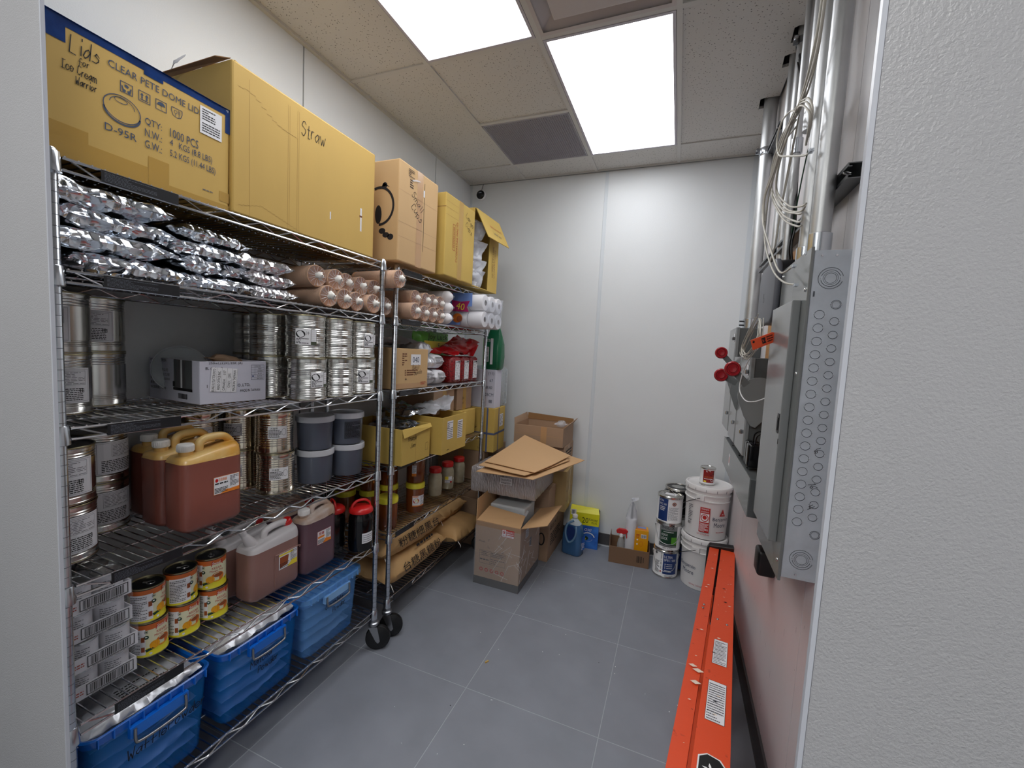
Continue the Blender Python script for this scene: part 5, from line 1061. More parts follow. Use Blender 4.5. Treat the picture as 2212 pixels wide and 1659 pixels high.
t = open_carton('cardboard_box', 'yellowish open box with two white address labels, foil bags heaped on top', -1.66, -1.252, 2.125, 2.425, Z - .001, Z + .222, 'kraft_yel', rotz=0)
q = MB(); S = FX(0, 0, 0); q.rect(S, .058, .085, .128, .195, 'paper', z=.001); q.rect(S, .185, .072, .250, .185, 'paper', z=.001); q.lines(S, .062, .09, .124, .19, 9, 'ink', z=.0016, seg=5, fill=.35); q.lines(S, .189, .077, .246, .18, 9, 'ink', z=.0016, seg=4, fill=.35); q.hand(S, 'Milk' if 'k' in GL else 'Mil', .065, .14, .022, 'ink', t=.0014, rot=.7); q.lines(S, .06, .018, .09, .024, 1, 'ink', seg=6); q.build('address_labels', t)
for i, (p, lab) in enumerate((([(-.12, -.14, .0), (.10, -.13, .02), (.10, .02, .05), (-.10, .02, .06)], 'creased white foil bag on the address-labelled box, left one'), ([(-.10, .0, .03), (.12, .02, .03), (.07, .16, .10), (-.10, .15, .09)], 'creased white foil bag on the address-labelled box, standing up at the right'),
        ([(-.16, -.34, .035), (.05, -.30, .02), (.06, -.14, .05), (-.12, -.14, .08)], 'clear and grey plastic bag spilling between the two open boxes'))):
    q = MB(); crumple(q, p, 'foil_matte' if i < 2 else 'foil', n=14, amp=.018, seed=70 + i, freq=13); o = q.build('foil_bag', smooth=30); tag(o, lab, 'bag', 'foil bags on the open boxes'); o.location = (-1.42, 2.27, Z + .212)
q = MB(); crumple(q, [(-.12, -.10, 0), (.12, -.10, .0), (.12, .10, .03), (-.12, .10, .05)], 'foil', n=12, amp=.016, seed=91, freq=14); o = q.build('foil_bag', smooth=30); tag(o, 'grey crumpled plastic inside the Pineapple Jam box, near the posts', 'bag', 'foil bags on the open boxes'); o.location = (-1.47, 1.95, Z + .16)
bx = [(-1.72, -1.405, 2.455, 2.865, Z, Z + .185, 'kraft_yel', 'yellowish carton behind the address-labelled box, at shelf level'),
      (-1.74, -1.450, 2.340, 2.610, Z + .188, Z + .352, 'kraft3', 'brown carton with short handwriting, upper layer, nearer the posts'),
      (-1.72, -1.445, 2.640, 2.868, Z + .188, Z + .356, 'kraft3', 'brown carton with short handwriting, upper layer, next to the far post')]
for k, (x0, x1, y0, y1, z0, z1, m, lab) in enumerate(bx):
    t = carton('cardboard_box', lab, x0, x1, y0, y1, z0, z1, m, tape='v', group='cartons stored behind')
    q = MB(); S = FX(0, 0, 0); q.hand(S, ('tin', 'Mil', 'tin')[k], (y1 - y0) * .35, (z1 - z0) * .45, .02, 'ink', t=.0016); q.hand(S, 'nut', (y1 - y0) * .35, (z1 - z0) * .25, .018, 'ink', t=.0014); q.build('handwriting', t)
# ------------------------------------------------------------ unit 2, fifth shelf: honey jars and pale jelly jars
Z = SH[1] + .003
yj = thing('honey_jar', 'x', 'jar', group='amber jars with yellow lids'); r = .0545
q = MB(); q.lathe([(r - .004, 0), (r, .006), (r, .148), (r - .003, .152)], 'honey', 36); q.build('jar', yj, smooth=40)
q = MB(); q.lathe([(r + .001, .146), (r + .0035, .148), (r + .0035, .170), (r + .0015, .176), (r - .004, .178), (.001, .178)], 'cap_yellow', 40, caps=False); q.build('lid', yj, smooth=40)
yl = dup(yj, (0, 0, 0)); q = MB(); S = Cyl((0, 0, 0), r, 0); q.rect(S, -.034, .040, .044, .105, 'paper', z=.0012, nx=10); q.build('paper_label', yl)
q = MB(); q.disc(S, -.012, .074, .018, .016, 'label_red', z=.0016, n=16); q.text(S, '75', -.010, .074, .018, 'label_yellow', z=.0021); q.lines(S, -.032, .094, .0, .103, 1, 'label_orange', z=.0016, fill=.8); q.lines(S, .016, .045, .042, .102, 8, 'ink', z=.0016, seg=3, fill=.35); q.rect(S, -.034, .040, .044, .046, 'label_orange', z=.0014, nx=10); q.build('label_print', yl)
yt = dup(yj, (0, 0, 0)); q = MB(); q.rect(S, -.012, .045, .014, .112, 'paper', z=.0012, nx=4); q.rect(S, -.012, .045, .014, .062, 'label_orange', z=.0014, nx=4); q.lines(S, -.010, .066, .012, .110, 8, 'ink', z=.0016, seg=3, fill=.4); q.build('paper_label', yt)
first = {}
for i, (x, y, k, src, a, lab) in enumerate(((-1.428, 1.868, 0, yt, 45, 'amber jar with a yellow lid, standing by the near posts'), (-1.560, 2.045, 0, yj, 0, 'amber jar with a yellow lid, second in the lower row, no label showing'), (-1.440, 2.150, 0, yl, -36, 'amber jar with a picture label, lower row, next to the pale jars'),
        (-1.590, 1.915, 1, yt, -20, 'amber jar with a narrow label in the upper row, nearest the posts'), (-1.562, 2.045, 1, yt, -44, 'amber jar with a narrow label in the upper row, middle'), (-1.445, 2.155, 1, yt, -66, 'amber jar with a narrow label in the upper row, farthest'),
        (-1.590, 1.915, 0, yj, 0, 'amber jar in the lower row behind the one at the posts'), (-1.70, 1.84, 1, yj, 0, 'amber jar at the back, seen between the two pairs of posts'), (-1.70, 1.84, 0, yj, 0, 'lower amber jar at the back, seen between the posts'), (-1.69, 1.975, 0, yj, 0, 'amber jar against the wall, lower row'), (-1.69, 1.985, 1, yj, 0, 'amber jar against the wall, upper row'))):
    loc = (x, y, Z + k * .179)
    if id(src) not in first: first[id(src)] = 1; o = src; o.location = loc; o.rotation_euler = (0, 0, R(a)); o['label'] = lab
    else: dup(src, loc, R(a), lab)
wj = thing('jelly_jar', 'x', 'jar', group='pale jars with red lids'); r = .0475
q = MB(); q.lathe([(r - .006, 0), (r, .007), (r, .125), (r - .004, .142), (r - .012, .156), (r - .014, .162)], 'pale_jelly', 36); q.build('jar', wj, smooth=50)
q = MB(); q.lathe([(r - .010, .158), (r - .006, .160), (r - .006, .186), (r - .009, .190), (.001, .190)], 'cap_red', 32, caps=False); q.build('lid', wj, smooth=40)
wl_ = dup(wj, (0, 0, 0)); q = MB(); S = Cyl((0, 0, 0), r, 0); q.rect(S, -.024, .050, .028, .095, 'paper', z=.001, nx=8); q.rect(S, -.024, .072, .0, .095, 'label_yellow', z=.0014, nx=3); q.rect(S, .012, .05, .028, .06, 'label_red', z=.0014, nx=2); q.lines(S, -.02, .052, .025, .072, 3, 'ink', z=.0014); q.build('paper_label', wl_)
for i, (x, y, src, a, lab) in enumerate(((-1.560, 2.330, wl_, -50, 'pale jelly jar with a red lid, farthest left, half behind an amber jar'), (-1.478, 2.440, wj, 0, 'unlabelled pale jelly jar with a red lid, largest looking one in front'), (-1.480, 2.608, wl_, -50, 'pale jelly jar with a yellow and red label, third from the amber jars'), (-1.478, 2.772, wj, 0, 'unlabelled pale jelly jar with a red lid, farthest from the amber jars'))):
    loc = (x, y, Z)
    if i == 0 or i == 1: src.location = loc; src.rotation_euler = (0, 0, R(a)); src['label'] = lab
    else: dup(src, loc, R(a), lab)
# ------------------------------------------------------------ unit 2, bottom shelf: paper sacks
Z = SH[0] + .003
def sack(name, label, x, y0, y1, z, Wd, Hh, seed, text=None, rz=0.):
    t = thing(name, label, 'sack', (x, (y0 + y1) / 2, z), rz, 'brown paper sacks')
    q = MB(); pillow(q, y1 - y0, Wd, Hh, 'sack', seed=seed, amp=.014, freq=8, rot=PI / 2, seal=.012, nx=34, ny=20); q.build('bag', t, smooth=40)
    q = MB()
    if text:
        S = Plane((Wd * .455, 0, Hh * .60), (0, 1, 0), (-.42, 0, 1))
        q.text(S, text, .02, .0, .052, 'ink', w=.40, z=.016, rot=0); q.lines(S, -.02, .055, .16, .075, 1, 'ink', seg=5, z=.016, fill=.7)
        q.build('printing', t)
    q = MB(); q.tube(smooth_path([(Wd * .46, -(y1 - y0) / 2 + .03, Hh * .35), (Wd * .52, -(y1 - y0) / 2 + .02, Hh * .2), (Wd * .50, -(y1 - y0) / 2 + .04, Hh * .02)], 4), .0022, 'tie', 5); q.build('stitching_cord', t)
    return t
sack('paper_sack', 'lower brown paper sack printed with black Chinese characters, on the bottom shelf', -1.560, 1.815, 2.440, Z, .40, .150, 3, '台糖黑糖粉')
sack('paper_sack', 'upper brown paper sack with black Chinese characters, lying on the lower sack', -1.575, 1.805, 2.435, Z + .143, .39, .155, 7, '粉糖細黑台', rz=R(-2))
sack('paper_sack', 'brown paper sack farther along, its corner hanging over the bottom shelf edge', -1.50, 2.455, 2.850, Z, .42, .125, 12)
sack('paper_sack', 'brown paper sack lying on top of the farthest one', -1.60, 2.455, 2.860, Z + .122, .33, .11, 15)

# ------------------------------------------------------------ cartons stacked past the end of the shelving
t = carton('cardboard_box', 'big brown carton on the floor in the corner beyond the shelving', -1.78, -1.35, 2.955, 3.42, 0, .385, 'kraft3', tape='y', tmat='tape_tan')
t = carton('cardboard_box', 'brown carton on the floor carton in the corner, below the strapped one', -1.77, -1.36, 2.960, 3.41, .386, .772, 'kraft3', tape='y', tmat='tape_tan')
t = carton('cardboard_box', 'yellowish carton bound with blue straps, corner stack beyond the shelving', -1.66, -1.285, 2.965, 3.205, .773, 1.118, 'kraft_yel', rotz=R(3))
q = MB(); d, w_, h = .375, .24, .345
for S, W_ in ((FX(0, 0, 0), w_), (FY(-d, 0, 0), d)): q.rect(S, 0, h * .40, W_, h * .40 + .016, 'strap_blue', z=.0006, t=.0008); q.rect(S, W_ * (.35 if W_ < .3 else .82), 0, W_ * (.35 if W_ < .3 else .82) + .014, h, 'strap_blue', z=.0006, t=.0008)
q.box(-d * .18 - .007, 0, h, -d * .18 + .007, w_, h + .001, 'strap_blue'); q.build('blue_strap', t)
q = MB(); S = FX(0, 0, 0); q.rect(S, .11, .19, .19, .29, 'paper', z=.0016); q.lines(S, .115, .195, .185, .285, 8, 'ink', z=.002, fill=.35); q.build('paper_label', t)
q = MB(); S = FY(-d, 0, 0); q.hand(S, 'with', .16, .22, .026, 'ink', t=.0018); q.hand(S, 'sugar', .16, .18, .026, 'ink', t=.0018); q.hand(S, 'tin', .24, .02, .02, 'ink', t=.0014); q.build('handwriting', t)
t = carton('cardboard_box', 'white carton with blue and red figures 28CM, on the strapped carton', -1.62, -1.298, 2.975, 3.095, 1.119, 1.418, 'box_white')
q = MB(); S = FY(-.322, 0, 0)
for st, x, y, h_, m, w_ in (('(11)', .285, .268, .026, 'ink_blue', .05), ('4', .225, .266, .024, 'ink_red', .016), ('67', .288, .215, .022, 'ink_blue', .03), ('限', .232, .214, .03, 'ink_red', .024), ('高級', .270, .160, .026, 'ink_blue', .06), ('極', .225, .160, .024, 'ink_red', .02), ('28CM', .275, .104, .024, 'ink_blue', .07), ('紅', .225, .104, .024, 'ink_red', .02), ('2%', .225, .055, .018, 'ink_blue', .03), ('層', .285, .052, .024, 'ink_blue', .03), ('CM', .10, .16, .022, 'ink_red', .04)): q.text(S, st, x, y, h_, m, w=w_, z=.001)
q.build('printing', t)
t = thing('clear_container', 'upright clear plastic container beside the white 28CM carton', 'container', (-1.30, 3.10, 1.119), R(0))
q = MB(); q.loft([(rring(-.13, .06, z, .13 * a, .058 * a, .025, 6), 'clear_plastic') for z, a in ((0, .92), (.01, 1), (.30, 1.0), (.32, .92))], 'clear_plastic'); q.build('box', t, smooth=50)
q = MB(); 
for k in range(9): q.box(-.004, .03, .03 + k * .03, .003, .10, .033 + k * .03, 'clear_plastic')
q.tube([(-.001, .115, .02), (-.001, .115, .30)], .006, 'clear_plastic', 8); q.build('ribs', t, smooth=50)
t = thing('green_bag', 'dark green printed food bag standing on the white 28CM carton', 'bag', (-1.345, 3.04, 1.42))
q = MB(); rg = []
for z, a, bq in ((0, .80, .9), (.012, .96, 1), (.10, 1.0, 1.05), (.20, .98, .95), (.26, .86, .5), (.31, .62, .22), (.335, .52, .08)): rg.append(([p + Vector((noise.noise(p * 20) * .005, noise.noise(p * 20 + Vector((3, 3, 3))) * .006, 0)) for p in rring(0, 0, z, .072 * a, .055 * bq, .03, 6)], 'green_bag'))
q.loft(rg, 'green_bag'); q.build('bag', t, smooth=45)
q = MB(); S = Plane((0, -.058, 0), (1, 0, 0), (0, 0, 1)); q.rect(S, -.055, .06, -.02, .175, 'paper', z=.006); q.barcode(S, -.052, .065, -.025, .10, 'ink', z=.007); q.lines(S, -.052, .105, -.024, .17, 8, 'ink', z=.007, seg=3, fill=.35); q.rect(S, -.008, .04, .014, .24, 'label_white', z=.006); q.rect(S, -.071, .0, -.060, .24, 'green_lime', z=.006); q.text(S, 'DESIR', -.025, .225, .022, 'white', z=.004); q.build('printing', t)
# ------------------------------------------------------------ floor: carton pile
t = open_carton('cardboard_box', 'open film-wrapped brown box printed Model with a red fragile sticker, standing on the floor', -1.172, -.852, 2.478, 2.893, .0, .432, 'kraft3', lay=.62)
d, w_, h = .32, .415, .432
q = MB(); S = FY(-d, 0, 0)
q.text(S, 'Model:', .052, .300, .014, 'ink', w=.045, z=.001)
for x, y, sx, sy in ((.095, .318, 1, -1), (.205, .298, -1, -1), (.095, .262, 1, 1), (.205, .246, -1, 1)): q.rect(S, min(x, x + sx * .014), y - .001, max(x, x + sx * .014), y + .001, 'ink', z=.001); q.rect(S, x - .001, min(y, y + sy * .014), x + .001, max(y, y + sy * .014), 'ink', z=.001)
q.frame(S, .035, .150, .222, .240, .0014, 'ink'); q.rect(S, .113, .150, .1144, .240, 'ink', z=.001)
for z in (.228, .216, .204): q.rect(S, .035, z, .222, z + .0012, 'ink', z=.001)
q.lines(S, .05, .205, .10, .238, 3, 'ink', seg=4, fill=.3); q.lines(S, .12, .205, .215, .238, 3, 'ink', seg=6, fill=.3); q.lines(S, .04, .17, .105, .185, 1, 'ink', seg=3, fill=.5); q.lines(S, .12, .155, .215, .195, 3, 'ink', seg=5, fill=.3)
for k in range(5): q.disc(S, .052 + k * .038, .108, .0135, .0135, 'ink_red', z=.001); q.disc(S, .052 + k * .038, .108, .006, .006, 'kraft3', z=.0014, n=8)
q.build('printing', t)
q = MB(); q.rect(S, .190, .358, .276, .410, 'label_red', z=.0012); q.rect(S, .193, .361, .218, .407, 'white', z=.0016); q.disc(S, .2055, .392, .008, .012, 'label_red', z=.002); q.rect(S, .2045, .368, .2065, .384, 'label_red', z=.002); q.rect(S, .199, .366, .212, .369, 'label_red', z=.002); q.text(S, 'FRAGILE', .246, .397, .012, 'white', w=.05, z=.0018); q.lines(S, .222, .378, .272, .388, 1, 'white', z=.0018); q.rect(S, .222, .361, .274, .374, 'white', z=.0016); q.text(S, 'CARE', .246, .3675, .008, 'label_red', w=.03, z=.002); q.build('fragile_sticker', t)
q = MB(); S2 = FX(0, 0, 0); q.rect(S2, .10, .33, .16, .39, 'paper', z=.001); q.text(S2, 'HDX', .13, .375, .014, 'ink', z=.0016); q.lines(S2, .105, .335, .155, .365, 4, 'ink', z=.0016, seg=4); q.rect(S2, .19, .24, .23, .30, 'ink_grey', z=.001); q.build('side_label', t)
q = MB(); q.box(-d - .002, -.002, 0, .002, w_ + .002, .052, 'label_black'); q.build('dark_foot_wrap', t)
q = MB(); q.box(-d - .0035, -.0035, .0005, .0035, w_ + .0035, h - .03, 'film')
r3 = random.Random(8)
for k in range(16):
    x = r3.uniform(-d * .6, .0); z = r3.uniform(.02, .35); q.tube([(x, -.0045, z), (x + r3.uniform(.03, .10), -.0045, z + r3.uniform(-.06, .12))], .0007, 'white', 3)
for k in range(16):
    y = r3.uniform(.0, w_ * .8); z = r3.uniform(.02, .35); q.tube([(.0045, y, z), (.0045, y + r3.uniform(.02, .08), z + r3.uniform(-.04, .14))], .0007, 'white', 3)
q.build('stretch_film', t)
q = MB(); panel_geo(q, (-d, .001, h), (0, .001, h), (.012, -.03, h + .006), (-d + .006, -.004, h + .010), .004, 'kraft_in') if False else None
panel_geo(q, (-d + .004, .002, h), (-.004, .002, h), (-.02, .135, h + .035), (-d + .03, .145, h + .055), .004, 'kraft_orange'); q.build('flap', t)
q = MB(); panel_geo(q, (-d, .0, h), (-d, w_, h), (-d - .02, w_, h + .15), (-d - .012, .03, h + .135), .004, 'kraft_orange'); q.build('flap', t)
q = MB(); panel_geo(q, (0, .01, h), (0, w_ - .01, h), (.165, w_ - .03, h + .060), (.165, .03, h + .045), -.004, 'kraft_orange'); q.build('flap', t)
o = thing('foam_block', 'grey white foam block showing inside the open Model box', 'foam', (-1.02, 2.72, .30)); q = MB(); q.box(-.13, -.07, 0, .13, .15, .20, 'foam'); q.build('block', o, bevel=.012, seg=3)
q = MB(); crumple(q, [(-.12, -.16, .10), (.14, -.16, .10), (.14, -.02, .17), (-.12, -.02, .17)], 'film2', n=12, amp=.016, seed=6); q.build('wrapping_film', o, smooth=30)
t = carton('cardboard_box', 'closed brown carton on the floor behind the open Model box', -1.20, -.80, 2.965, 3.425, 0, .328, 'kraft3', tape='y', tmat='tape_tan')
q = MB(); S = FY(-.4, 0, 0); q.ring(S, .345, .17, .028, .05, .01, 'ink', z=.001); q.build('emblem', t); q = MB(); S = FX(0, 0, 0); symbols(q, S, .06, .25, .04, 'ink'); q.lines(S, .06, .10, .35, .20, 5, 'ink', z=.001); q.build('printing', t)
t = carton('cardboard_box', 'small brown carton holding up the bubble-wrapped box', -1.19, -.815, 2.970, 3.155, .329, .552, 'kraft3', tape='y', tmat='tape_tan')
t = carton('cardboard_box', 'bulging yellowish carton in the pile, beside the bubble-wrapped box', -1.10, -.735, 3.165, 3.43, .329, .655, 'kraft4', rotz=R(2), tape='v')
q = MB(); S = FX(0, 0, 0); 
for k in range(7): q.disc(S, .04 + (k % 3) * .08, .08 + (k // 3) * .08, .008, .006, 'ink_brown', z=.001)
q.hand(S, 'B11', .10, .28, .02, 'ink', t=.0014); q.build('printing', t)
t = carton('cardboard_box', 'brown carton near the top of the pile, under the open one', -1.14, -.760, 3.14, 3.43, .658, .852, 'kraft3', tape='v', tmat='tape_tan')
q = MB(); S = FX(0, 0, 0); q.lines(S, .05, .06, .24, .16, 4, 'ink', z=.001); q.build('printing', t)
t = open_carton('cardboard_box', 'open brown carton crowning the pile against the back wall', -1.165, -.765, 3.09, 3.42, .853, 1.000, 'kraft3', lay=.55)
q = MB(); panel_geo(q, (0, .0, .147), (0, .33, .147), (.030, .34, .19), (.030, -.0, .175), -.004, 'kraft3'); q.build('flap', t); q = MB(); panel_geo(q, (-.40, .0, .147), (-.40, .33, .147), (-.415, .33, .20), (-.415, .03, .19), .004, 'kraft3'); q.build('flap', t)
q = MB(); panel_geo(q, (-.4, .326, .147), (0, .326, .147), (0, .327, .185), (-.4, .327, .20), .003, 'kraft_in'); q.build('flap', t)
q = MB(); S = FY(-.40, 0, 0); q.rect(S, .0, .075, .39, .078, 'crease_tan', z=.0005); q.rect(S, .22, .0, .268, .147, 'tape_tan', z=.0006); q.build('packing_tape', t)
q = MB(); pillow(q, .10, .08, .05, 'film2', seed=3, amp=.01); o = q.build('plastic_packet', smooth=40); tag(o, 'crumpled clear packet poking out of the top open carton', 'packet'); o.location = (-.84, 3.30, .975)
# bubble wrapped flat box
t = thing('bubble_wrapped_box', 'flat grey box in bubble wrap with a white sticker, lying across the pile', 'box', (-1.318, 2.672, .556), R(1))
q = MB(); L, D, Hh = .485, .475, .182; vs = []
rg = []
for z, a in ((0, .985), (.006, 1), (.03, 1.0), (.06, 1.005), (.09, 1.0), (.12, 1.005), (.15, 1.0), (.172, 1.0), (.18, .98), (.182, .6), (.182, .1)):
    r_ = []
    for k in range(4):
        cs = [(0, 0), (L, 0), (L, D), (0, D)]; a0, a1 = cs[k], cs[(k + 1) % 4]
        for j in range(24): u = j / 24; r_.append(Vector((L / 2 + (a0[0] + (a1[0] - a0[0]) * u - L / 2) * a, D / 2 + (a0[1] + (a1[1] - a0[1]) * u - D / 2) * a, z)))
    rg.append(([p + Vector((noise.noise(p * 60), noise.noise(p * 60 + Vector((9, 0, 0))), .8 * noise.noise(p * 40))) * .005 for p in r_], 'bubble'))
q.loft(rg, 'bubble'); q.build('wrapping', t, smooth=60)
q = MB(); S = FY(0, -.005, 0); q.rect(S, .225, .085, .315, .135, 'paper', z=.003); q.text(S, 'QuickPOS', .27, .118, .016, 'ink', w=.075, z=.004); q.lines(S, .235, .09, .305, .103, 2, 'ink', z=.004); q.build('paper_label', t)
# loose cardboard sheets
qs = [((-1.205, 2.51, .752), (-.790, 2.475, .770), (-.578, 3.02, .800), (-1.03, 3.075, .850), 'bottom cardboard sheet of the loose stack, reaching farthest right'),
      ((-1.215, 2.57, .775), (-.845, 2.475, .782), (-.665, 2.93, .806), (-1.09, 3.07, .880), 'cardboard sheet in the middle of the loose stack'),
      ((-1.190, 2.61, .792), (-.800, 2.535, .792), (-.672, 2.975, .826), (-1.07, 3.08, .910), 'top cardboard sheet of the loose stack on the bubble-wrapped box')]
for k, (a, b_, c, d_, lab) in enumerate(qs):
    q = MB(); n = 8; A, B, C_, D_ = map(Vector, (a, b_, c, d_)); vs = []
    for sg in (0, 1):
        for i in range(n + 1):
            for j in range(n + 1):
                u, v = i / n, j / n; p = A * (1 - u) * (1 - v) + B * u * (1 - v) + C_ * u * v + D_ * (1 - u) * v; p = p + Vector((0, 0, sg * .0035 + .004 * noise.noise(p * 5 + Vector((k, 0, 0))) - .012 * v * (1 - v) + k * .003))
                vs.append(p)
    kk = (n + 1) ** 2; fs = []
    for i in range(n):
        for j in range(n): g = i * (n + 1) + j; fs += [(g, g + 1, g + n + 2, g + n + 1), (g + kk, g + kk + n + 1, g + kk + n + 2, g + kk + 1)]
    for i in range(n): a_ = i * (n + 1); fs += [(a_, a_ + n + 1, a_ + n + 1 + kk, a_ + kk), (a_ + n, a_ + n + kk, a_ + 2 * n + 1 + kk, a_ + 2 * n + 1)]
    for j in range(n): fs += [(j, j + kk, j + 1 + kk, j + 1), (n * (n + 1) + j, n * (n + 1) + j + 1, n * (n + 1) + j + 1 + kk, n * (n + 1) + j + kk)]
    q.add(vs, fs, 'kraft_orange'); o = q.build('cardboard_sheet', smooth=30); tag(o, lab, 'cardboard', 'loose cardboard sheets')
# ------------------------------------------------------------ floor: washer fluid, detergent box, small carton
t = thing('fluid_jug', 'blue windshield washer jug with a moulded grip hole, on the floor by the detergent box', 'jug', (-.665, 3.215, 0), R(-12))
def jring(z, hx, hy, dx=0): return rring(dx, 0, z, hx, hy, .035, 7)
q = MB(); q.loft([(jring(0, .075, .052), 'washer'), (jring(.006, .080, .057), 'washer'), (jring(.07, .080, .057), 'washer'), (jring(.15, .078, .056), 'washer'), (jring(.205, .070, .052, .002), 'washer'), (jring(.240, .056, .045, .004), 'washer')], 'washer'); q.build('body', t, smooth=50)
q = MB(); q.loft([(jring(.2395, .056, .045, .004), 'washer_top'), (jring(.262, .036, .034, .006), 'washer_top'), ([Vector((p.x * .5 + .006, p.y * .55, .280)) for p in jring(0, .036, .034)], 'washer_top')], 'washer_top'); q.lathe([(.018, .275), (.018, .292)], 'washer_top', 20, (.006, 0, 0)); q.build('shoulder', t, smooth=50)
q = MB(); q.lathe([(.021, .290), (.0215, .306), (.018, .311), (.002, .311)], 'cap_white', 24, (.006, 0, 0)); q.build('cap', t, smooth=40)
q = MB(); hp = smooth_path([(.012, -.030, .272), (-.026, -.052, .245), (-.040, -.060, .20), (-.036, -.062, .15), (-.012, -.062, .105), (.02, -.062, .12), (.042, -.062, .16), (.048, -.060, .205), (.040, -.052, .238)], 5)
q.tube(hp, .0075, 'washer_mid', 9); S = FY(0, -.0578, 0); q.poly(S, [(-.030, .21), (-.028, .155), (-.008, .118), (.014, .126), (.034, .165), (.040, .205), (.02, .235), (-.012, .235)], 'paint_blue', z=.0008); q.build('grip', t, smooth=60)
q = MB(); S = Plane((.0815, 0, 0), (.25, 1, 0), (0, 0, 1)); q.rect(S, -.035, .04, .03, .15, 'det_blue', z=.0); q.lines(S, -.03, .045, .025, .10, 5, 'white', z=.001); q.rect(S, -.03, .055, -.012, .10, 'paper', z=.0014); q.build('label', t)
t = thing('detergent_box', 'tall yellow and blue detergent box printed 20% MORE PLUS, behind the washer jug', 'box', (-.490, 3.345, 0), R(6))
w_, d, h = .235, .10, .325; q = MB(); q.box(-w_, 0, 0, 0, d, .19, 'det_blue'); q.build('body', t)
q = MB(); q.box(-w_, 0, .19, 0, d, h - .035, 'det_yellow'); q.add([(-w_, 0, h - .035), (0, 0, h - .035), (0, d, h - .035), (-w_, d, h - .035), (-w_ + .004, .035, h + .012), (-.01, .035, h + .004), (-.01, .05, h - .004), (-w_ + .004, .06, h + .006)], [(0, 1, 5, 4), (2, 3, 7, 6), (4, 5, 6, 7), (3, 0, 4, 7)], 'det_yellow'); q.add([(0, .002, h - .034), (0, d - .002, h - .034), (-.012, .05, h - .004)], [(0, 1, 2)], 'black'); q.build('carton_top', t)
q = MB(); S = FY(-w_, 0, 0); q.text(S, '20', .125, .232, .045, 'ink', w=.05, z=.001); q.text(S, '%', .160, .243, .018, 'ink', z=.001); q.text(S, 'MORE', .198, .240, .016, 'ink', w=.05, z=.001); q.text(S, 'PLUS', .198, .217, .016, 'ink', w=.042, z=.001); q.rect(S, .008, .265, .05, .312, 'white', z=.0006) ; q.barcode(S, .013, .272, .038, .305, 'ink', z=.001)
q.text(S, 'OXI', .150, .155, .022, 'white', w=.055, z=.001, sh=.2); q.ring(S, .155, .09, .055, .045, .008, 'white', z=.0008, a0=.2, a1=3.2); q.ring(S, .155, .09, .04, .034, .006, 'blue_film', z=.0009, a0=2.6, a1=6.); q.disc(S, .14, .085, .018, .016, 'paint_green', z=.001); q.disc(S, .13, .078, .010, .008, 'label_yellow', z=.0012); q.build('printing', t)
t = open_carton('cardboard_box', 'low brown carton on the floor holding a spray bottle and an orange box', -.372, -.078, 3.225, 3.44, 0, .128, 'tan_carton', rotz=R(4), lay=.08)
t.location = (-.085, 3.215, 0); q = MB(); S = FY(-.294, 0, 0); q.barcode(S, .205, .035, .245, .085, 'ink', n=10); q.rect(S, .252, .04, .256, .08, 'ink', z=.001); q.build('printing', t)
q = MB(); panel_geo(q, (-.294, .0, .128), (-.294, .21, .128), (-.296, .19, .185), (-.296, .03, .185), .002, 'tan_carton'); q.build('flap', t)
t = thing('spray_bottle', 'clear spray bottle with a red trigger head in the small carton', 'bottle', (-.305, 3.300, .012)); q = MB(); q.lathe([(.026, 0), (.029, .004), (.029, .10), (.022, .135), (.013, .155), (.013, .165)], 'clear_plastic', 24); q.build('bottle', t, smooth=40)
q = MB(); q.lathe([(.015, .160), (.016, .182), (.012, .188)], 'white', 18); q.build('collar', t, smooth=40)
q = MB(); q.prism([(-.035, .186), (.022, .184), (.045, .200), (.050, .214), (.030, .224), (-.020, .224), (-.040, .208)], -.011, .011, 'cap_red', lambda a, c, z: (a, z, c)); q.prism([(.030, .200), (.040, .198), (.046, .160), (.040, .150), (.036, .178)], -.006, .006, 'cap_red', lambda a, c, z: (a, z, c)); q.build('trigger', t, bevel=.003)
t = thing('film_roll', 'tall white roll in clear film, its top twisted shut, in the small carton', 'roll', (-.240, 3.335, .012)); q = MB(); q.lathe([(.041, 0), (.042, .006), (.042, .300), (.041, .305), (.014, .305), (.014, .25)], 'tissue', 28); q.build('roll', t, smooth=40)
q = MB(); q.lathe([(.0425, .02), (.0430, .31), (.034, .37), (.014, .425), (.006, .44), (.014, .465), (.004, .472)], 'film2', 24, caps=False); q.tube([(0, 0, .31), (.002, 0, .43)], .008, 'ink_grey', 8); crumple(q, [(.0, -.02, .44), (.05, -.02, .46), (.05, .02, .475), (.0, .02, .46)], 'film2', n=6, amp=.01); q.build('wrapping_film', t, smooth=50)
t = thing('orange_box', 'bright orange printed box standing in the small carton', 'box', (-.105, 3.315, .012), R(8)); q = MB(); q.box(-.10, 0, 0, 0, .085, .235, 'orange_box'); q.build('body', t, bevel=.002)
q = MB(); S = Plane((-.10, 0, .235), (1, 0, 0), (0, 1, .0)); q.rect(S, .01, .01, .09, .035, 'label_orange', z=.0008); q.rect(S, .02, .040, .085, .075, 'blue_film', z=.0008); S = FY(-.10, 0, 0); q.rect(S, .045, .175, .085, .205, 'white', z=.0008); q.barcode(S, .048, .178, .082, .202, 'ink', z=.0012, n=12); q.ring(S, .05, .13, .012, .022, .003, 'label_orange', z=.001); q.disc(S, .02, .16, .006, .006, 'white', z=.001); q.disc(S, .02, .125, .006, .006, 'white', z=.001); q.lines(S, .01, .175, .035, .205, 3, 'label_red', z=.001); q.build('printing', t)
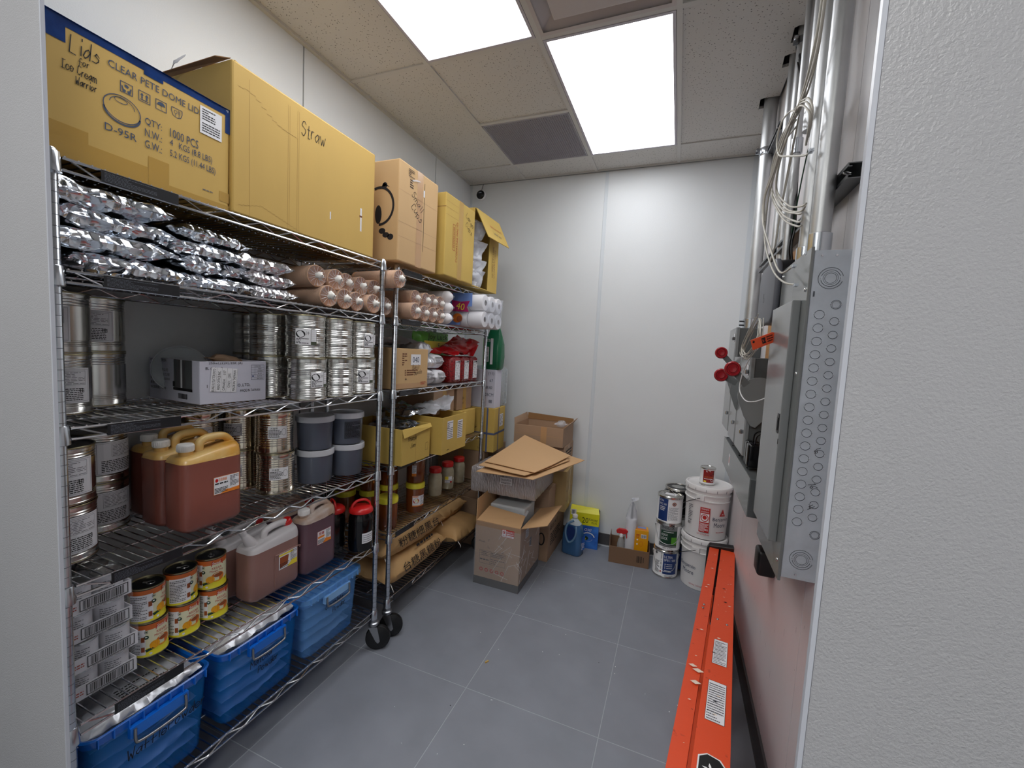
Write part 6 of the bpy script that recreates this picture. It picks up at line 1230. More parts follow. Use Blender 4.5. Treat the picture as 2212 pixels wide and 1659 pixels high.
# ------------------------------------------------------------ paint cans and pails
def paint_can(label, x, y, z, rz, lidm='tin', handle=True, r=.0865, h=.198, body='white'):
    t = thing('paint_can', label, 'paint can', (x, y, z), rz, 'gallon paint cans')
    q = MB(); q.lathe([(r, 0), (r + .002, .002), (r + .002, .006), (r - .0005, .010, body), (r - .0005, h - .018, 'tin'), (r + .0025, h - .014), (r + .0025, h - .003), (r, h), (r - .006, h), (r - .009, h - .006)], 'tin', 44, caps=False); q.lathe([(r, .0006), (.001, .001)], 'tin', 44, caps=False); q.build('body', t, smooth=35)
    q = MB(); q.lathe([(r - .0085, h - .005), (r - .012, h - .002), (r - .018, h - .006), (r - .021, h - .006), (r - .024, h - .0035), (.001, h - .0035)], lidm, 40, caps=False); q.build('lid', t, smooth=35)
    if handle:
        q = MB()
        for s_ in (-1, 1): q.lathe([(.010, -.002), (.010, .003), (.006, .005), (.001, .005)], 'steel', 14, (0, s_ * (r + .001), h * .80), mt=Matrix.Rotation(-s_ * PI / 2, 3, 'X'))
        q.tube(smooth_path([(0, -r - .006, h * .80), (.045, -r * .86, h * .56), (.092, -.05, h * .36), (.108, 0, h * .30), (.092, .05, h * .36), (.045, r * .86, h * .56), (0, r + .006, h * .80)], 6), .0018, 'steel', 6); q.build('wire_handle', t, smooth=60)
    return t
A = cam_ang(.03, 3.22); R0 = .0865
t = paint_can('white and navy paint can printed ULTRA SPEC 500, bottom of the stack', .028, 3.222, .0, A); q = MB(); S = Cyl((0, 0, 0), R0, 0); q.rect(S, -.015, .030, .085, .186, 'paint_blue', z=.0006, nx=14); q.text(S, 'ULTRA', .020, .158, .019, 'white', w=.058, z=.0012); q.text(S, 'SPEC 500', .032, .134, .017, 'white', w=.082, z=.0012)
for k in range(3): q.disc(S, .0, .104 - k * .014, .004, .004, 'white', z=.0012, n=10); q.lines(S, .01, .100 - k * .014, .05, .108 - k * .014, 1, 'white', z=.0012)
q.lines(S, -.005, .045, .045, .062, 2, 'white', z=.0012, seed=4); q.text(S, 'SHELF PRIMER', .030, .018, .009, 'ink', w=.06, z=.0012); Sr = Plane((0, 0, 0), (1, 0, 0), (0, 1, 0))
for k, ch in enumerate('Benjamin Moore'): q.text(S, ch, -.028, .062 + k * .0088, .0075, 'ink', z=.0012, rot=PI / 2) if ch != ' ' else None
q.poly(S, [(-.036, .040), (-.022, .040), (-.029, .054)], 'label_red', z=.0012); q.lines(S, -.075, .03, -.04, .12, 12, 'ink_grey', z=.001); q.disc(S, -.070, .17, .010, .010, 'steel', z=.0012); q.build('label_print', t)
t = paint_can('paint can with a grey and green label printed INSL-X AQUA LOCK, second in the stack', .030, 3.226, .199, A); q = MB(); q.rect(S, -.060, .030, .068, .190, 'enamel_light', z=.0006, nx=14); q.rect(S, -.048, .045, .066, .150, 'paint_green', z=.0009, nx=12); q.rect(S, .026, .050, .066, .105, 'green_lime', z=.0012, nx=4); q.poly(S, [(.02, .085), (.066, .10), (.066, .132), (.03, .125)], 'black', z=.0014)
q.text(S, 'INSL-X', .0, .172, .020, 'ink', w=.088, z=.0014); q.text(S, 'AQUA', -.022, .118, .020, 'white', w=.044, z=.0016); q.text(S, 'LOCK', -.022, .092, .020, 'white', w=.044, z=.0016); q.lines(S, -.03, .136, .04, .145, 1, 'white', z=.0014, seg=9); q.text(S, 'WHITE AQ-0400', .005, .034, .007, 'ink', w=.06, z=.0014); q.text(S, 'NET 3.79 L', .004, .021, .008, 'ink', w=.07, z=.0014) ; q.build('label_print', t)
t = paint_can('paint can with a navy and white label printed ULTRA SPEC 500, top of the stack', .028, 3.222, .398, A, handle=False); q = MB(); q.rect(S, -.085, .020, -.012, .180, 'paint_blue', z=.0006, nx=9); q.text(S, 'ULTRA', -.060, .165, .014, 'white', w=.035, z=.0012); q.text(S, 'SPEC 500', -.050, .140, .015, 'white', w=.056, z=.0012); q.lines(S, -.07, .09, -.03, .125, 3, 'white', z=.0012)
q.ring(S, .030, .150, .014, .014, .005, 'fruit_dark', z=.0012); q.disc(S, .030, .150, .007, .007, 'steel', z=.0012); q.lines(S, -.006, .03, .062, .125, 13, 'ink_grey', z=.0012, fill=.35); q.text(S, 'WHITE N5', -.05, .012, .007, 'ink', w=.04, z=.0012) ; q.build('label_print', t)
q = MB(); q.poly(Plane((0, 0, .195), (0, 1, 0), (-1, 0, 0)), [(-.04, -.02), (.035, -.03), (.045, .02), (-.03, .03)], 'paper', z=.0006); q.tube(smooth_path([(.06, .02, .19), (.03, .02, .215), (-.03, -.02, .225), (-.07, -.045, .205), (-.082, -.02, .19)], 5), .0016, 'steel', 5); q.build('lid_sticker', t)
t = paint_can('black paint can with a black-rimmed lid standing behind the stack', .075, 3.365, .420, A, lidm='paint_black', r=.0865, body='paint_black'); 
q = MB(); q.disc(Plane((0, 0, .195), (0, 1, 0), (-1, 0, 0)), 0, 0, .045, .04, 'tin', z=.0006); q.build('lid_sticker', t)
t = paint_can('paint can standing on the floor behind the stack, supporting the black can', .075, 3.365, .0, A, handle=False, body='paint_blue'); t = paint_can('second paint can up behind the stack, beneath the black can', .075, 3.365, .210, A, handle=False, body='white')
def pail(label, z, rz, hz=.0):
    t = thing('pail', label, 'pail', (.268, 3.195, z), rz, 'five gallon paint pails'); r = .143
    q = MB(); q.lathe([(r - .016, 0), (r - .012, .003), (r - .004, .255), (r - .003, .262), (r + .004, .263), (r + .004, .268), (r - .003, .269), (r - .002, .300), (r + .004, .301), (r + .004, .307), (r - .003, .308), (r - .002, .335)], 'pail', 56, caps=False); q.lathe([(r - .016, .0005), (.001, .001)], 'pail', 40, caps=False); q.build('body', t, smooth=32)
    q = MB(); q.lathe([(r + .001, .330), (r + .008, .332), (r + .009, .352), (r + .004, .362), (r - .004, .364), (r - .010, .357), (r - .03, .355), (r - .035, .352), (.001, .352)], 'pail', 56, caps=False)
    for k in range(14): a = 2 * PI * k / 14; q.cbox(((r + .0095) * math.cos(a), (r + .0095) * math.sin(a), .340), (.001, .002, .018), 'ink_grey', Matrix.Rotation(a, 3, 'Z'))
    q.build('lid', t, smooth=32)
    q = MB(); 
    for s_ in (-1, 1): q.cbox((0, s_ * (r + .003), .285), (.05, .012, .03), 'pail')
    q.tube(smooth_path([(0, -r - .010, .285), (.03, -r - .004, .270), (.10, -r * .78, .225), (.150, -.05, .185), (.158, 0, .178), (.150, .05, .185), (.10, r * .78, .225), (.03, r + .004, .270), (0, r + .010, .285)], 6), .0022, 'black', 6); q.build('bail_handle', t, smooth=60)
    return t
A2 = cam_ang(.268, 3.195)
t = pail('white pail on the floor below the lettered one, partly behind the ladder', 0, A2 - PI / 2 - .3); q = MB(); S = Cyl((0, 0, 0), .142, PI / 2 + .3); q.text(S, 'Benjamin', -.10, .155, .034, 'ink_blue', w=.125, z=.001); q.text(S, 'Moore', -.09, .118, .030, 'ink_blue', w=.085, z=.001); q.text(S, 'NE PAS CONGELER', -.02, .035, .011, 'label_red', w=.11, z=-.004); q.build('lettering', t)
t = pail('white paint pail with a red warning panel and Benjamin Moore lettering, on the lower pail', .364, A2 - PI / 2 - .3); q = MB(); q.rect(S, -.038, .055, .024, .225, 'label_red', z=.0006, nx=6); q.rect(S, -.034, .125, .020, .185, 'white', z=.001, nx=5); q.ring(S, -.007, .155, .024, .026, .005, 'label_red', z=.0014, n=20); q.disc(S, -.007, .158, .013, .014, 'label_red', z=.0014); q.text(S, 'WARNING', -.007, .214, .011, 'white', w=.048, z=.001); q.text(S, 'ADVERTENCIA', -.007, .196, .009, 'white', w=.05, z=.001); q.lines(S, -.034, .060, .020, .118, 8, 'white', z=.001, fill=.5)
q.text(S, 'NO CONGELAR', -.01, .040, .010, 'label_red', w=.075, z=.001); q.text(S, 'Benjamin', .100, .150, .032, 'ink_blue', w=.115, z=.0012); q.text(S, 'Moore', .094, .114, .030, 'ink_blue', w=.082, z=.0012); q.poly(S, [(.085, .175), (.13, .175), (.108, .225)], 'label_red', z=.0012); q.text(S, 'M', .108, .188, .012, 'white', z=.0018); q.lines(S, .07, .06, .13, .068, 1, 'label_red', z=.001); q.lines(S, -.125, .11, -.090, .225, 10, 'ink_grey', z=.001, seg=3); q.barcode(S, -.125, .085, -.10, .105, 'ink', z=.001, n=10); q.build('lettering', t)
q = MB(); S2 = Plane((0, 0, .352), (0, 1, 0), (-1, 0, 0)); q.ring(S2, .05, -.02, .02, .012, .004, 'steel', z=.001); q.lines(S2, -.05, -.06, .03, -.05, 1, 'ink_grey', z=.001); q.build('lid_marks', t)
t = thing('small_paint_can', 'small quart can with a dark red label on top of the pails', 'paint can', (.256, 3.20, .718), cam_ang(.256, 3.20)); r, h = .049, .118
q = MB(); q.lathe([(r, 0), (r + .001, .002), (r, .008, 'white'), (r, h - .010, 'tin'), (r + .0015, h - .007), (r + .0015, h - .001), (r - .003, h), (r - .006, h - .004), (.001, h - .004)], 'tin', 32, caps=False); q.build('body', t, smooth=35)
q = MB(); S = Cyl((0, 0, 0), r, 0); q.rect(S, -.028, .018, .044, .104, 'paint_red', z=.0006, nx=9); q.poly(S, [(-.02, .104), (.044, .104), (.044, .075), (.03, .078), (.02, .066), (.01, .084), (-.01, .080)], 'paint_black', z=.0009); q.poly(S, [(-.006, .09), (.02, .094), (.012, .104), (-.012, .1)], 'white', z=.0012); q.text(S, 'RUST COAT', .010, .056, .010, 'fruit', w=.056, z=.0014); q.lines(S, -.02, .04, .03, .048, 1, 'white', z=.0014); q.rect(S, -.022, .020, -.006, .031, 'label_yellow', z=.0014); q.ring(S, .030, .035, .009, .009, .002, 'white', z=.0014); q.build('label_print', t)
q = MB(); q.lathe([(r - .005, h - .003), (r - .010, h - .001), (.001, h - .002)], 'tin', 28, caps=False); q.build('lid', t, smooth=40)
# bits on the floor
q = MB(); q.cbox((0, 0, .003), (.006, .020, .006), 'kraft'); o = q.build('wood_chip'); tag(o, 'tiny pale wood chip lying on a floor tile', 'chip'); o.location = (-.78, 1.85, .0005); o.rotation_euler = (0, 0, -.5)
q = MB(); r3 = random.Random(11)
for k in range(40): x, y = r3.uniform(-1.1, .3), r3.uniform(1.25, 3.0); q.cbox((x, y, .0006), (r3.uniform(.001, .004), r3.uniform(.001, .005), .001), r3.choice(('white', 'ink', 'paper')), Matrix.Rotation(r3.uniform(0, 3), 3, 'Z'))
o = q.build('floor_crumbs', kind='stuff'); tag(o, 'tiny specks and crumbs scattered over the grey floor tiles', 'crumbs')
# ------------------------------------------------------------ the ladder, lying on its side along the right wall
t = thing('step_ladder', 'orange fibreglass step ladder lying on its side along the right wall', 'ladder', (.351, 2.935, 0))
far = Vector((.351, 2.935, 0)); ang = math.atan2(-.2545, -1.86)       # direction towards the camera
u = Vector((-.1300, -.99151, 0)).normalized(); v = Vector((-u.y, u.x, 0))      # v: to the wall side
if v.x < 0: v = -v
LL = 2.05
def LP(a, b_, z): return u * a + v * b_ + Vector((0, 0, z))
def rail(name, b0, b1, w0, w1, z0, z1, dz=-.030):
    """channel rail: web on top, flanges turned down"""
    q = MB()
    def bar(ba, bb_, wa, wb, za, zb):    # prism between far (a=0) and near (a=LL)
        vs = [LP(.02, ba, z0 + za), LP(.02, bb_, z0 + za), LP(.02, bb_, z0 + zb), LP(.02, ba, z0 + zb), LP(LL, wa, z1 + za), LP(LL, wb, z1 + za), LP(LL, wb, z1 + zb), LP(LL, wa, z1 + zb)]
        q.add(vs, [(0, 1, 2, 3), (4, 7, 6, 5), (0, 4, 5, 1), (1, 5, 6, 2), (2, 6, 7, 3), (3, 7, 4, 0)], 'ladder')
    bar(b0, b1, w0, w1, -.004, 0); bar(b0, b0 + .004, w0, w0 + .004, dz, -.004); bar(b1 - .004, b1, w1 - .004, w1, dz, -.004)
    return q.build(name, t, bevel=.0008, seg=1)
zf, zn = .385, .505
rail('front_rail', .000, .078, -.004, .092, zf, zn)
rail('rear_rail', -.066, -.012, -.062, -.014, zf - .004, zn - .004)
rail('lower_front_rail', .000, .078, -.004, .092, .075, .034); rail('lower_rear_rail', -.066, -.012, -.062, -.014, .075, .034)
for k in range(6):
    a = .16 + k * .305; zt = zf + (zn - zf) * a / LL - .03; zb = .075 + (.034 - .075) * a / LL; q = MB()
    q.cbox(LP(a, .045, (zt + zb) / 2), (.072, .020, zt - zb), 'alu', Matrix.Rotation(math.atan2(v.y, v.x), 3, 'Z')); q.build('step', t, bevel=.002, seg=1)
for k in range(3):
    a = .3 + k * .6; zt = zf + (zn - zf) * a / LL - .03; zb = .075; q = MB(); q.cbox(LP(a, -.042, (zt + zb) / 2), (.03, .018, zt - zb), 'alu', Matrix.Rotation(math.atan2(v.y, v.x), 3, 'Z')); q.build('rear_brace', t)
q = MB(); q.tube([LP(.55, -.002, zf), LP(.95, -.002, zf + .03)], .006, 'alu', 6); q.tube([LP(1.30, .004, zn - .055), LP(1.42, .006, zn - .048)], .005, 'alu', 8); q.build('spreader', t, smooth=60)
q = MB(); pf = [(-.082, .0), (-.086, .03), (-.082, .37), (-.07, .395), (.074, .412), (.088, .405), (.096, .36), (.098, .04), (.09, .0)]
q.prism(pf, -.030, .024, 'black', lambda x, y, z: LP(z, x, y)); q.build('top_cap', t, bevel=.006, seg=2)
def LS(a, b_):        # drawing plane on the upper web of the front rail
    z0 = zf + (zn - zf) * a / LL; slope = (zn - zf) / LL
    return Plane(tuple(LP(a, b_, z0 + .0005)), tuple(v), tuple((-u - Vector((0, 0, slope))).normalized()))
for a, b_, w_, hh_, sd in ((1.195, .043, .050, .17, 3), (1.485, .043, .056, .20, 8)):
    q = MB(); S = LS(a, b_); q.rect(S, -w_ / 2, -hh_ / 2, w_ / 2, hh_ / 2, 'paper', z=.0004); q.frame(S, -w_ / 2, -hh_ / 2, w_ / 2, hh_ / 2, .001, 'ink', z=.0008); q.lines(S, -w_ / 2 + .004, -hh_ / 2 + .004, w_ / 2 - .004, hh_ / 2 - .012, 16, 'ink_grey', z=.0009, fill=.4, seed=sd, seg=9)
    for k in range(5): q.rect(S, -w_ / 2 + .005, hh_ * (.40 - k * .17), w_ / 2 - .012, hh_ * (.40 - k * .17) + .002, 'ink', z=.0012)
    q.build('warning_label', t)
q = MB(); S = LS(1.765, .044); q.poly(S, [(-.034, -.05), (.034, -.05), (.036, .025), (.022, .045), (-.012, .050), (-.034, .032)], 'white', z=.0004); q.poly(S, [(-.030, -.05), (.030, -.05), (.032, .023), (.019, .041), (-.011, .046), (-.030, .029)], 'black', z=.0008)
for k in range(5): a = R(30 + k * 72); q.poly(S, [(.0, -.004), (.012 * math.cos(a - .3), -.004 + .012 * math.sin(a - .3)), (.022 * math.cos(a), -.004 + .022 * math.sin(a)), (.012 * math.cos(a + .3), -.004 + .012 * math.sin(a + .3))], 'white', z=.0012)
q.build('badge', t)
q = MB()
for a, b_ in ((.84, -.040), (.875, -.042), (.94, .022), (.965, .060)): S = LS(a, b_); q.lathe([(.0055, 0), (.0045, .002), (.001, .003)], 'steel', 12, tuple(S(0, 0, 0)))
q.build('rivet', t, smooth=60)
q = MB(); r3 = random.Random(21)
for k in range(34):
    a = r3.uniform(.08, 1.9); b_ = r3.choice((r3.uniform(.006, .072), r3.uniform(-.058, -.020))); S = LS(a, b_); l = r3.uniform(.003, .012)
    q.poly(S, [(-l / 2, 0), (l * .3, -l * .3), (l, l * .1), (l * .2, l * .5)], r3.choice(('scuff', 'scuff', 'ink')), z=.0006)
for a, b_, l in ((1.34, -.046, .020), (1.36, -.028, .026), (1.43, -.030, .024)): S = LS(a, b_); q.poly(S, [(-l / 2, 0), (l * .3, -l * .4), (l, l * .1), (l * .2, l * .5)], 'scuff', z=.0006)
q.build('paint_splashes', t, kind='stuff')
# ------------------------------------------------------------ electrical gear on the right wall
# plywood backing
o = MB().box(.404, 1.80, .955, XR - .0012, 2.42, 2.035, 'plywood').build('plywood_board', bevel=.001, seg=1); tag(o, 'bare plywood backing board behind the router and switches on the right wall', 'board')
# load centre
t = thing('breaker_panel', 'tall grey breaker panel near the doorway, its galvanized side full of round knockouts', 'breaker panel', (.327, 1.414, .950), 0)
Wd, D, Hh = .345, .093, .945
q = MB(); q.box(.004, 0, 0, D, Wd, Hh, 'galv'); q.build('enclosure', t, bevel=.0015, seg=1)
q = MB(); q.box(-.004, -.002, -.012, .004, Wd + .002, Hh + .010, 'enamel'); q.build('cover', t, bevel=.0015, seg=1)
S = FY(0, 0, 0); KO = {}
def ko(x, z, r, dbl=0):
    k = (r, dbl)
    if k not in KO:
        q = MB(); P0 = FY(0, 0, 0)
        for a0, a1 in ((.25, PI - .25), (PI + .25, 2 * PI - .25)): q.ring(P0, 0, 0, r, r, .0013, 'knock', z=.0012, n=20, a0=a0, a1=a1)
        q.lathe([(r, .0002), (r - .0012, .0008), (.0005, .0008)], 'galv', 28, caps=False, mt=Matrix.Rotation(PI / 2, 3, 'X'))
        q.ring(P0, .0004, -.0006, r + .0012, r + .0012, .0007, 'knock_edge', z=.0005, n=24, a0=-2.4, a1=.6)
        if dbl: q.ring(P0, 0, 0, r * .78, r * .78, .0009, 'knock', z=.0012, n=24)
        if dbl > 1: q.ring(P0, 0, 0, r * 1.28, r * 1.28, .0012, 'knock', z=.0007, n=28, a0=.2, a1=6.0); q.ring(P0, 0, 0, r * .62, r * .62, .001, 'knock', z=.0014, n=24)
        for sg in (-1, 1): q.lathe([(.0019, .0006), (.0014, .0018), (.0002, .002)], 'chrome', 6, (sg * r * .97, 0, 0), mt=Matrix.Rotation(PI / 2, 3, 'X'))
        KO[k] = q.build('knockout', t); o = KO[k]
    else: o = KO[k].copy(); COL.objects.link(o)
    o.location = (x, 0, z)
ko(.047, .868, .023, 2); ko(.050, .062, .023, 2); ko(.066, .796, .0125, 1); ko(.076, .142, .0125, 1)
for k in range(17): ko(.030, .768 - k * .0372, .0125, 0); k < 16 and ko(.066, .750 - k * .0372, .0112, 0)
for k in range(3): q = MB(); q.lathe([(.003, 0), (.003, .001), (.001, .0012)], 'chrome', 10, tuple(S((.022, .056, .040)[k], (.93, .93, .015)[k], .0004)), mt=Matrix.Rotation(PI / 2, 3, 'X')); q.build('rivet', t)
q = MB(); q.hand(S, '6', .051, .380, .020, 'ink', t=.0012, z=.002, rot=-.3); q.hand(S, '16', .046, .290, .018, 'ink', t=.0012, z=.002, rot=-1.2); q.hand(S, '4', .046, .220, .020, 'ink', t=.0014, z=.002, rot=-.8); q.lines(S, .010, .810, .014, .84, 1, 'knock', z=.001); q.build('marker_numbers', t)
q = MB(); q.prism([(-.027, .050), (-.0275, .32), (-.0015, .32), (-.004, .050)], .082, .815, 'enamel_light', lambda x, y, z: (x, y, z)); q.build('door', t, bevel=.003, seg=2)
q = MB(); q.box(-.0285, .060, .415, -.0265, .085, .475, 'black'); q.box(-.031, .066, .425, -.028, .078, .462, 'enamel_dark'); q.build('door_latch', t, bevel=.001, seg=1)
q = MB(); q.box(-.0275, .052, .384, -.0268, .058, .400, 'ink'); q.build('keyhole', t)
sc = None
for (y, z) in ((.022, .84), (.024, .60), (.020, .042), (.33, .93), (.33, .06)):
    if sc is None: q = MB(); q.lathe([(.0055, 0), (.005, .002), (.002, .0034), (.0005, .0034)], 'chrome', 12, mt=Matrix.Rotation(-PI / 2, 3, 'Y')); sc = q.build('screw', t, smooth=60); o = sc
    else: o = sc.copy(); COL.objects.link(o)
    o.location = (-.0045, y, z)
# wireway
t = thing('wireway', 'long grey metal wiring trough along the right wall below the switches', 'wiring trough', (.290, 1.785, .992))
q = MB(); q.box(.001, 0, 0, .128, .94, .145, 'enamel_dark'); q.build('trough', t, bevel=.0015, seg=1); q = MB(); q.box(-.002, .004, -.003, .001, .938, .147, 'enamel'); q.build('front_cover', t); q = MB(); q.box(0, -.004, -.001, .128, 0, .146, 'enamel_dark'); q.build('end_cap', t, bevel=.002, seg=1)
q = MB(); S = FX(0, 0, 0); q.box(-.0025, .62, .045, -.002, .655, .105, 'paper'); q.box(-.003, .63, .06, -.0025, .64, .09, 'label_red'); q.build('sticker', t)
q = MB()
for y in (.18, .42, .66, .90): q.lathe([(.004, .146), (.004, .149), (.001, .150)], 'black', 8, (.012, y, 0))
q.build('cover_screws', t, kind='stuff')
# fused switches
def switch(label, y0, y1, z0, z1, kz, kx, ky, first=False):
    t = thing('safety_switch', label, 'safety switch', (.290, y0, z0), 0, 'disconnect switches with red knobs'); w_, h = y1 - y0, z1 - z0
    q = MB(); q.box(.004, .004, 0, .128, w_, h, 'enamel_dark'); q.build('enclosure', t, bevel=.002, seg=1)
    q = MB(); q.prism([(0, .012), (.004, 0), (.018, 0), (.018, w_), (0, w_)], -.002, h + .002, 'enamel_light'); q.build('door', t, bevel=.001, seg=1)
    q = MB(); q.cbox((-.008, .03, .10), (.014, .012, .020), 'chrome'); q.cbox((-.008, .03, h - .06), (.014, .012, .020), 'chrome'); q.build('latch', t, bevel=.003, seg=1)
    q = MB(); S = FX(-.0005, 0, 0); q.rect(S, .03, h - .075, .075, h - .03, 'paper', z=.0)
    for i, p in enumerate(q.v): q.v[i] = (-.0012, p[1], p[2])
    q.build('rating_label', t)
    # rotating handle plate on the near side
    px_, pz = .040, h * .42
    q = MB(); pts = [(px_ + .080 * math.cos(R(a)), pz + .085 + .080 * math.sin(R(a))) for a in range(-20, 200, 14)] + [(px_ - .050, pz - .005), (px_ - .020, pz - .045), (px_ - .002, pz - .05), (px_ + .055, pz + .02)]
    q.prism(pts, -.016, -.011, 'enamel_light', lambda x, y, z: (x, z, y)); q.build('handle_plate', t, bevel=.0012, seg=1)
    q = MB(); a, b_ = Vector((px_ - .03, -.012, pz + .11)), Vector((kx - .290, -.030, kz - z0)); d = (b_ - a).normalized(); n = d.cross(Vector((0, 1, 0))) * .015
    q.add([a + n, a - n, b_ - n, b_ + n, a + n + Vector((0, .004, 0)), a - n + Vector((0, .004, 0)), b_ - n + Vector((0, .004, 0)), b_ + n + Vector((0, .004, 0))], [(0, 1, 2, 3), (4, 7, 6, 5), (0, 4, 5, 1), (1, 5, 6, 2), (2, 6, 7, 3), (3, 7, 4, 0)], 'enamel'); q.build('handle_arm', t)
    q = MB(); q.lathe([(.012, -.012), (.030, -.008), (.0325, .0), (.032, .008), (.028, .013), (.024, .013), (.021, .009), (.017, .009), (.015, .013), (.001, .011)], 'knob_red', 30, tuple(b_), mt=Matrix.Rotation(PI / 2, 3, 'X')); q.build('knob', t, smooth=45)
    return t
switch('grey safety switch nearest the breaker panel, largest looking red knob', 2.045, 2.315, 1.172, 1.595, 1.545, .220, 1.98)
switch('grey safety switch in the middle of the three, red knob low at the left', 2.345, 2.605, 1.172, 1.60, 1.507, .205, 2.3)
switch('grey safety switch farthest from the doorway, under the thick far conduit', 2.640, 2.940, 1.185, 1.765, 1.622, .222, 2.6)
# conduits
def conduit(name, label, x, y, r, z0, z1, collars=(), mat='galv_pipe', grp='metal conduits on the right wall'):
    t = thing(name, label, 'conduit', (x, y, 0), 0, grp)
    q = MB(); q.lathe([(r, z0), (r, z1)], mat, 28); q.build('pipe', t, smooth=40)
    for z in collars: q = MB(); q.lathe([(r + .001, z - .03), (r + .005, z - .029), (r + .005, z + .026), (r + .001, z + .028)], 'chrome_post', 28); q.build('coupling', t, smooth=40)
    return t
conduit('metal_conduit', 'thick galvanized conduit rising from the top of the breaker panel', .352, 1.47, .0255, 1.896, 3.88, (1.925,))
conduit('metal_conduit', 'second conduit, directly behind the thick one above the breaker panel', .354, 1.615, .022, 1.896, 3.88, (1.922,))
conduit('metal_conduit', 'conduit ending open in mid-air with cables coming out of its mouth', .354, 1.725, .0225, 2.36, 3.88)
conduit('metal_conduit', 'slim shiny conduit in the middle of the cable bundle', .366, 1.97, .0150, 1.96, 3.88, (2.42,))
conduit('metal_conduit', 'conduit with a round clamp just under the ceiling', .398, 2.25, .018, 1.90, 3.88)
conduit('metal_conduit', 'slim conduit entering the ceiling notch beside the black cables', .400, 2.42, .017, 1.95, 3.88)
t = conduit('metal_conduit', 'thick far conduit down to the last safety switch, clamped near the ceiling', .374, 2.79, .034, 1.766, 3.88, (1.80,))
q = MB(); q.lathe([(.0352, 2.735), (.0362, 2.737), (.0362, 2.775), (.0352, 2.777)], 'chrome_post', 28); q.cbox((-.045, -.02, 2.756), (.022, .006, .03), 'chrome_post'); q.lathe([(.007, 0), (.007, .02)], 'steel', 10, (-.05, -.03, 2.756), mt=Matrix.Rotation(PI / 2, 3, 'X')); q.build('pipe_clamp', t, smooth=40)
q = MB(); 
for z in (1.79, 1.812): q.tube([(-.036, -.01, z), (-.058, -.012, z)], .004, 'black', 8)
q.build('set_screws', t)
o = thing('pipe_clamp', 'small round steel pipe clamp at the ceiling edge on the right wall', 'clamp', (.398, 2.25, 2.985)); q = MB(); q.lathe([(.019, -.014), (.0215, -.013), (.0215, .013), (.019, .014)], 'strut', 22); q.build('band', o, smooth=40); q = MB(); q.cbox((-.026, -.012, 0), (.018, .016, .034), 'strut'); q.lathe([(.008, 0), (.008, .012), (.004, .013)], 'chrome', 12, (-.028, -.02, 0), mt=Matrix.Rotation(PI / 2, 3, 'X')); q.build('bolt', o, smooth=40)
def strutc(label, y0, y1, z):
    t = thing('strut_channel', label, 'channel', (.378, y0, z), 0, 'strut channels on the right wall'); L = y1 - y0
    q = MB(); w_ = .0413
    for a, b_, c, d in ((.0385, 0, .0413, w_), (0, 0, .0385, .0026), (0, w_ - .0026, .0385, w_), (0, .0026, .0026, .0105), (0, w_ - .0105, .0026, w_ - .0026), (.0026, .0085, .009, .0105), (.0026, w_ - .0105, .009, w_ - .0085)): q.box(a, 0, b_, c, L, d, 'strut')
    q.build('channel', t); q = MB(); q.box(.010, .01, .003, .036, L, w_ - .003, 'black'); q.build('slot_shadow', t) if False else None
    q = MB(); q.tube(smooth_path([(.004, .012, .014), (-.004, .016, .020), (.004, .024, .026), (.014, .02, .02)], 4), .0022, 'steel', 6); q.build('hook', t, smooth=60)
strutc('steel strut channel across the right wall, its open end beside the thick conduit', 1.385, 2.70, 2.072); strutc('short steel strut channel high on the wall behind the far conduit', 2.50, 2.95, 2.735)
# router
t = thing('wifi_router', 'dark grey rounded router box mounted above the orange tag', 'router', (.304, 1.775, 1.728), 0)
q = MB(); pts = []
for cx_, cz_, a0 in ((.10, .16, 0), (.10, .16, 0)): pass
for qx, qz, a in ((1, 1, 0), (-1, 1, 90), (-1, -1, 180), (1, -1, 270)):
    for k in range(7): tt = R(a + 15 * k); pts.append((.16 + qx * .10 + .06 * math.cos(tt), .118 + qz * .058 + .06 * math.sin(tt)))
q.prism(pts, .0, .022, 'router', lambda x, y, z: (z, x, y)); q.build('shell', t, bevel=.008, seg=3, smooth=50)
q = MB(); q.prism([(.16 + (x - .16) * .96, .118 + (y - .118) * .96) for x, y in pts], .022, .088, 'black', lambda x, y, z: (z, x, y)); q.build('back', t, smooth=40)
q = MB(); S = FX(0, 0, 0); q.ring(S, .19, .10, .012, .010, .002, 'ink', z=.001) ; q.text(S, 'tc', .20, .12, .014, 'ink', z=.001)
for i, p in enumerate(q.v): q.v[i] = (-.0008, p[1], p[2])
q.build('logo', t)
# adapters
t = thing('power_adapter', 'black plug-in power adapter low on the right wall under the breaker panel', 'adapter', (.355, 1.86, .735)); q = MB(); q.box(0, 0, 0, .064, .085, .10, 'black'); q.build('body', t, bevel=.012, seg=3, smooth=50); q = MB(); q.tube(smooth_path([(.05, .02, .10), (.05, .0, .13), (.055, -.02, .18)]), .003, 'black', 6); q.build('cord', t)
for k, (y, x) in enumerate(((1.915, .292), (1.978, .294))):
    t = thing('power_adapter', ('black power adapter on the trough, nearer the breaker panel', 'black power adapter on the trough, half hidden behind the nearer one')[k], 'adapter', (x, y, 1.150), 0, 'black adapters on the trough'); q = MB(); q.box(0, 0, 0, .052, .055, .098, 'black_gloss'); q.build('body', t, bevel=.010, seg=3, smooth=50); q = MB(); q.tube(smooth_path([(.026, .02, .098), (.03, .015, .13), (.05, .0, .145), (.075, -.02, .13)]), .0035, 'black', 6); q.build('cord', t, smooth=60)
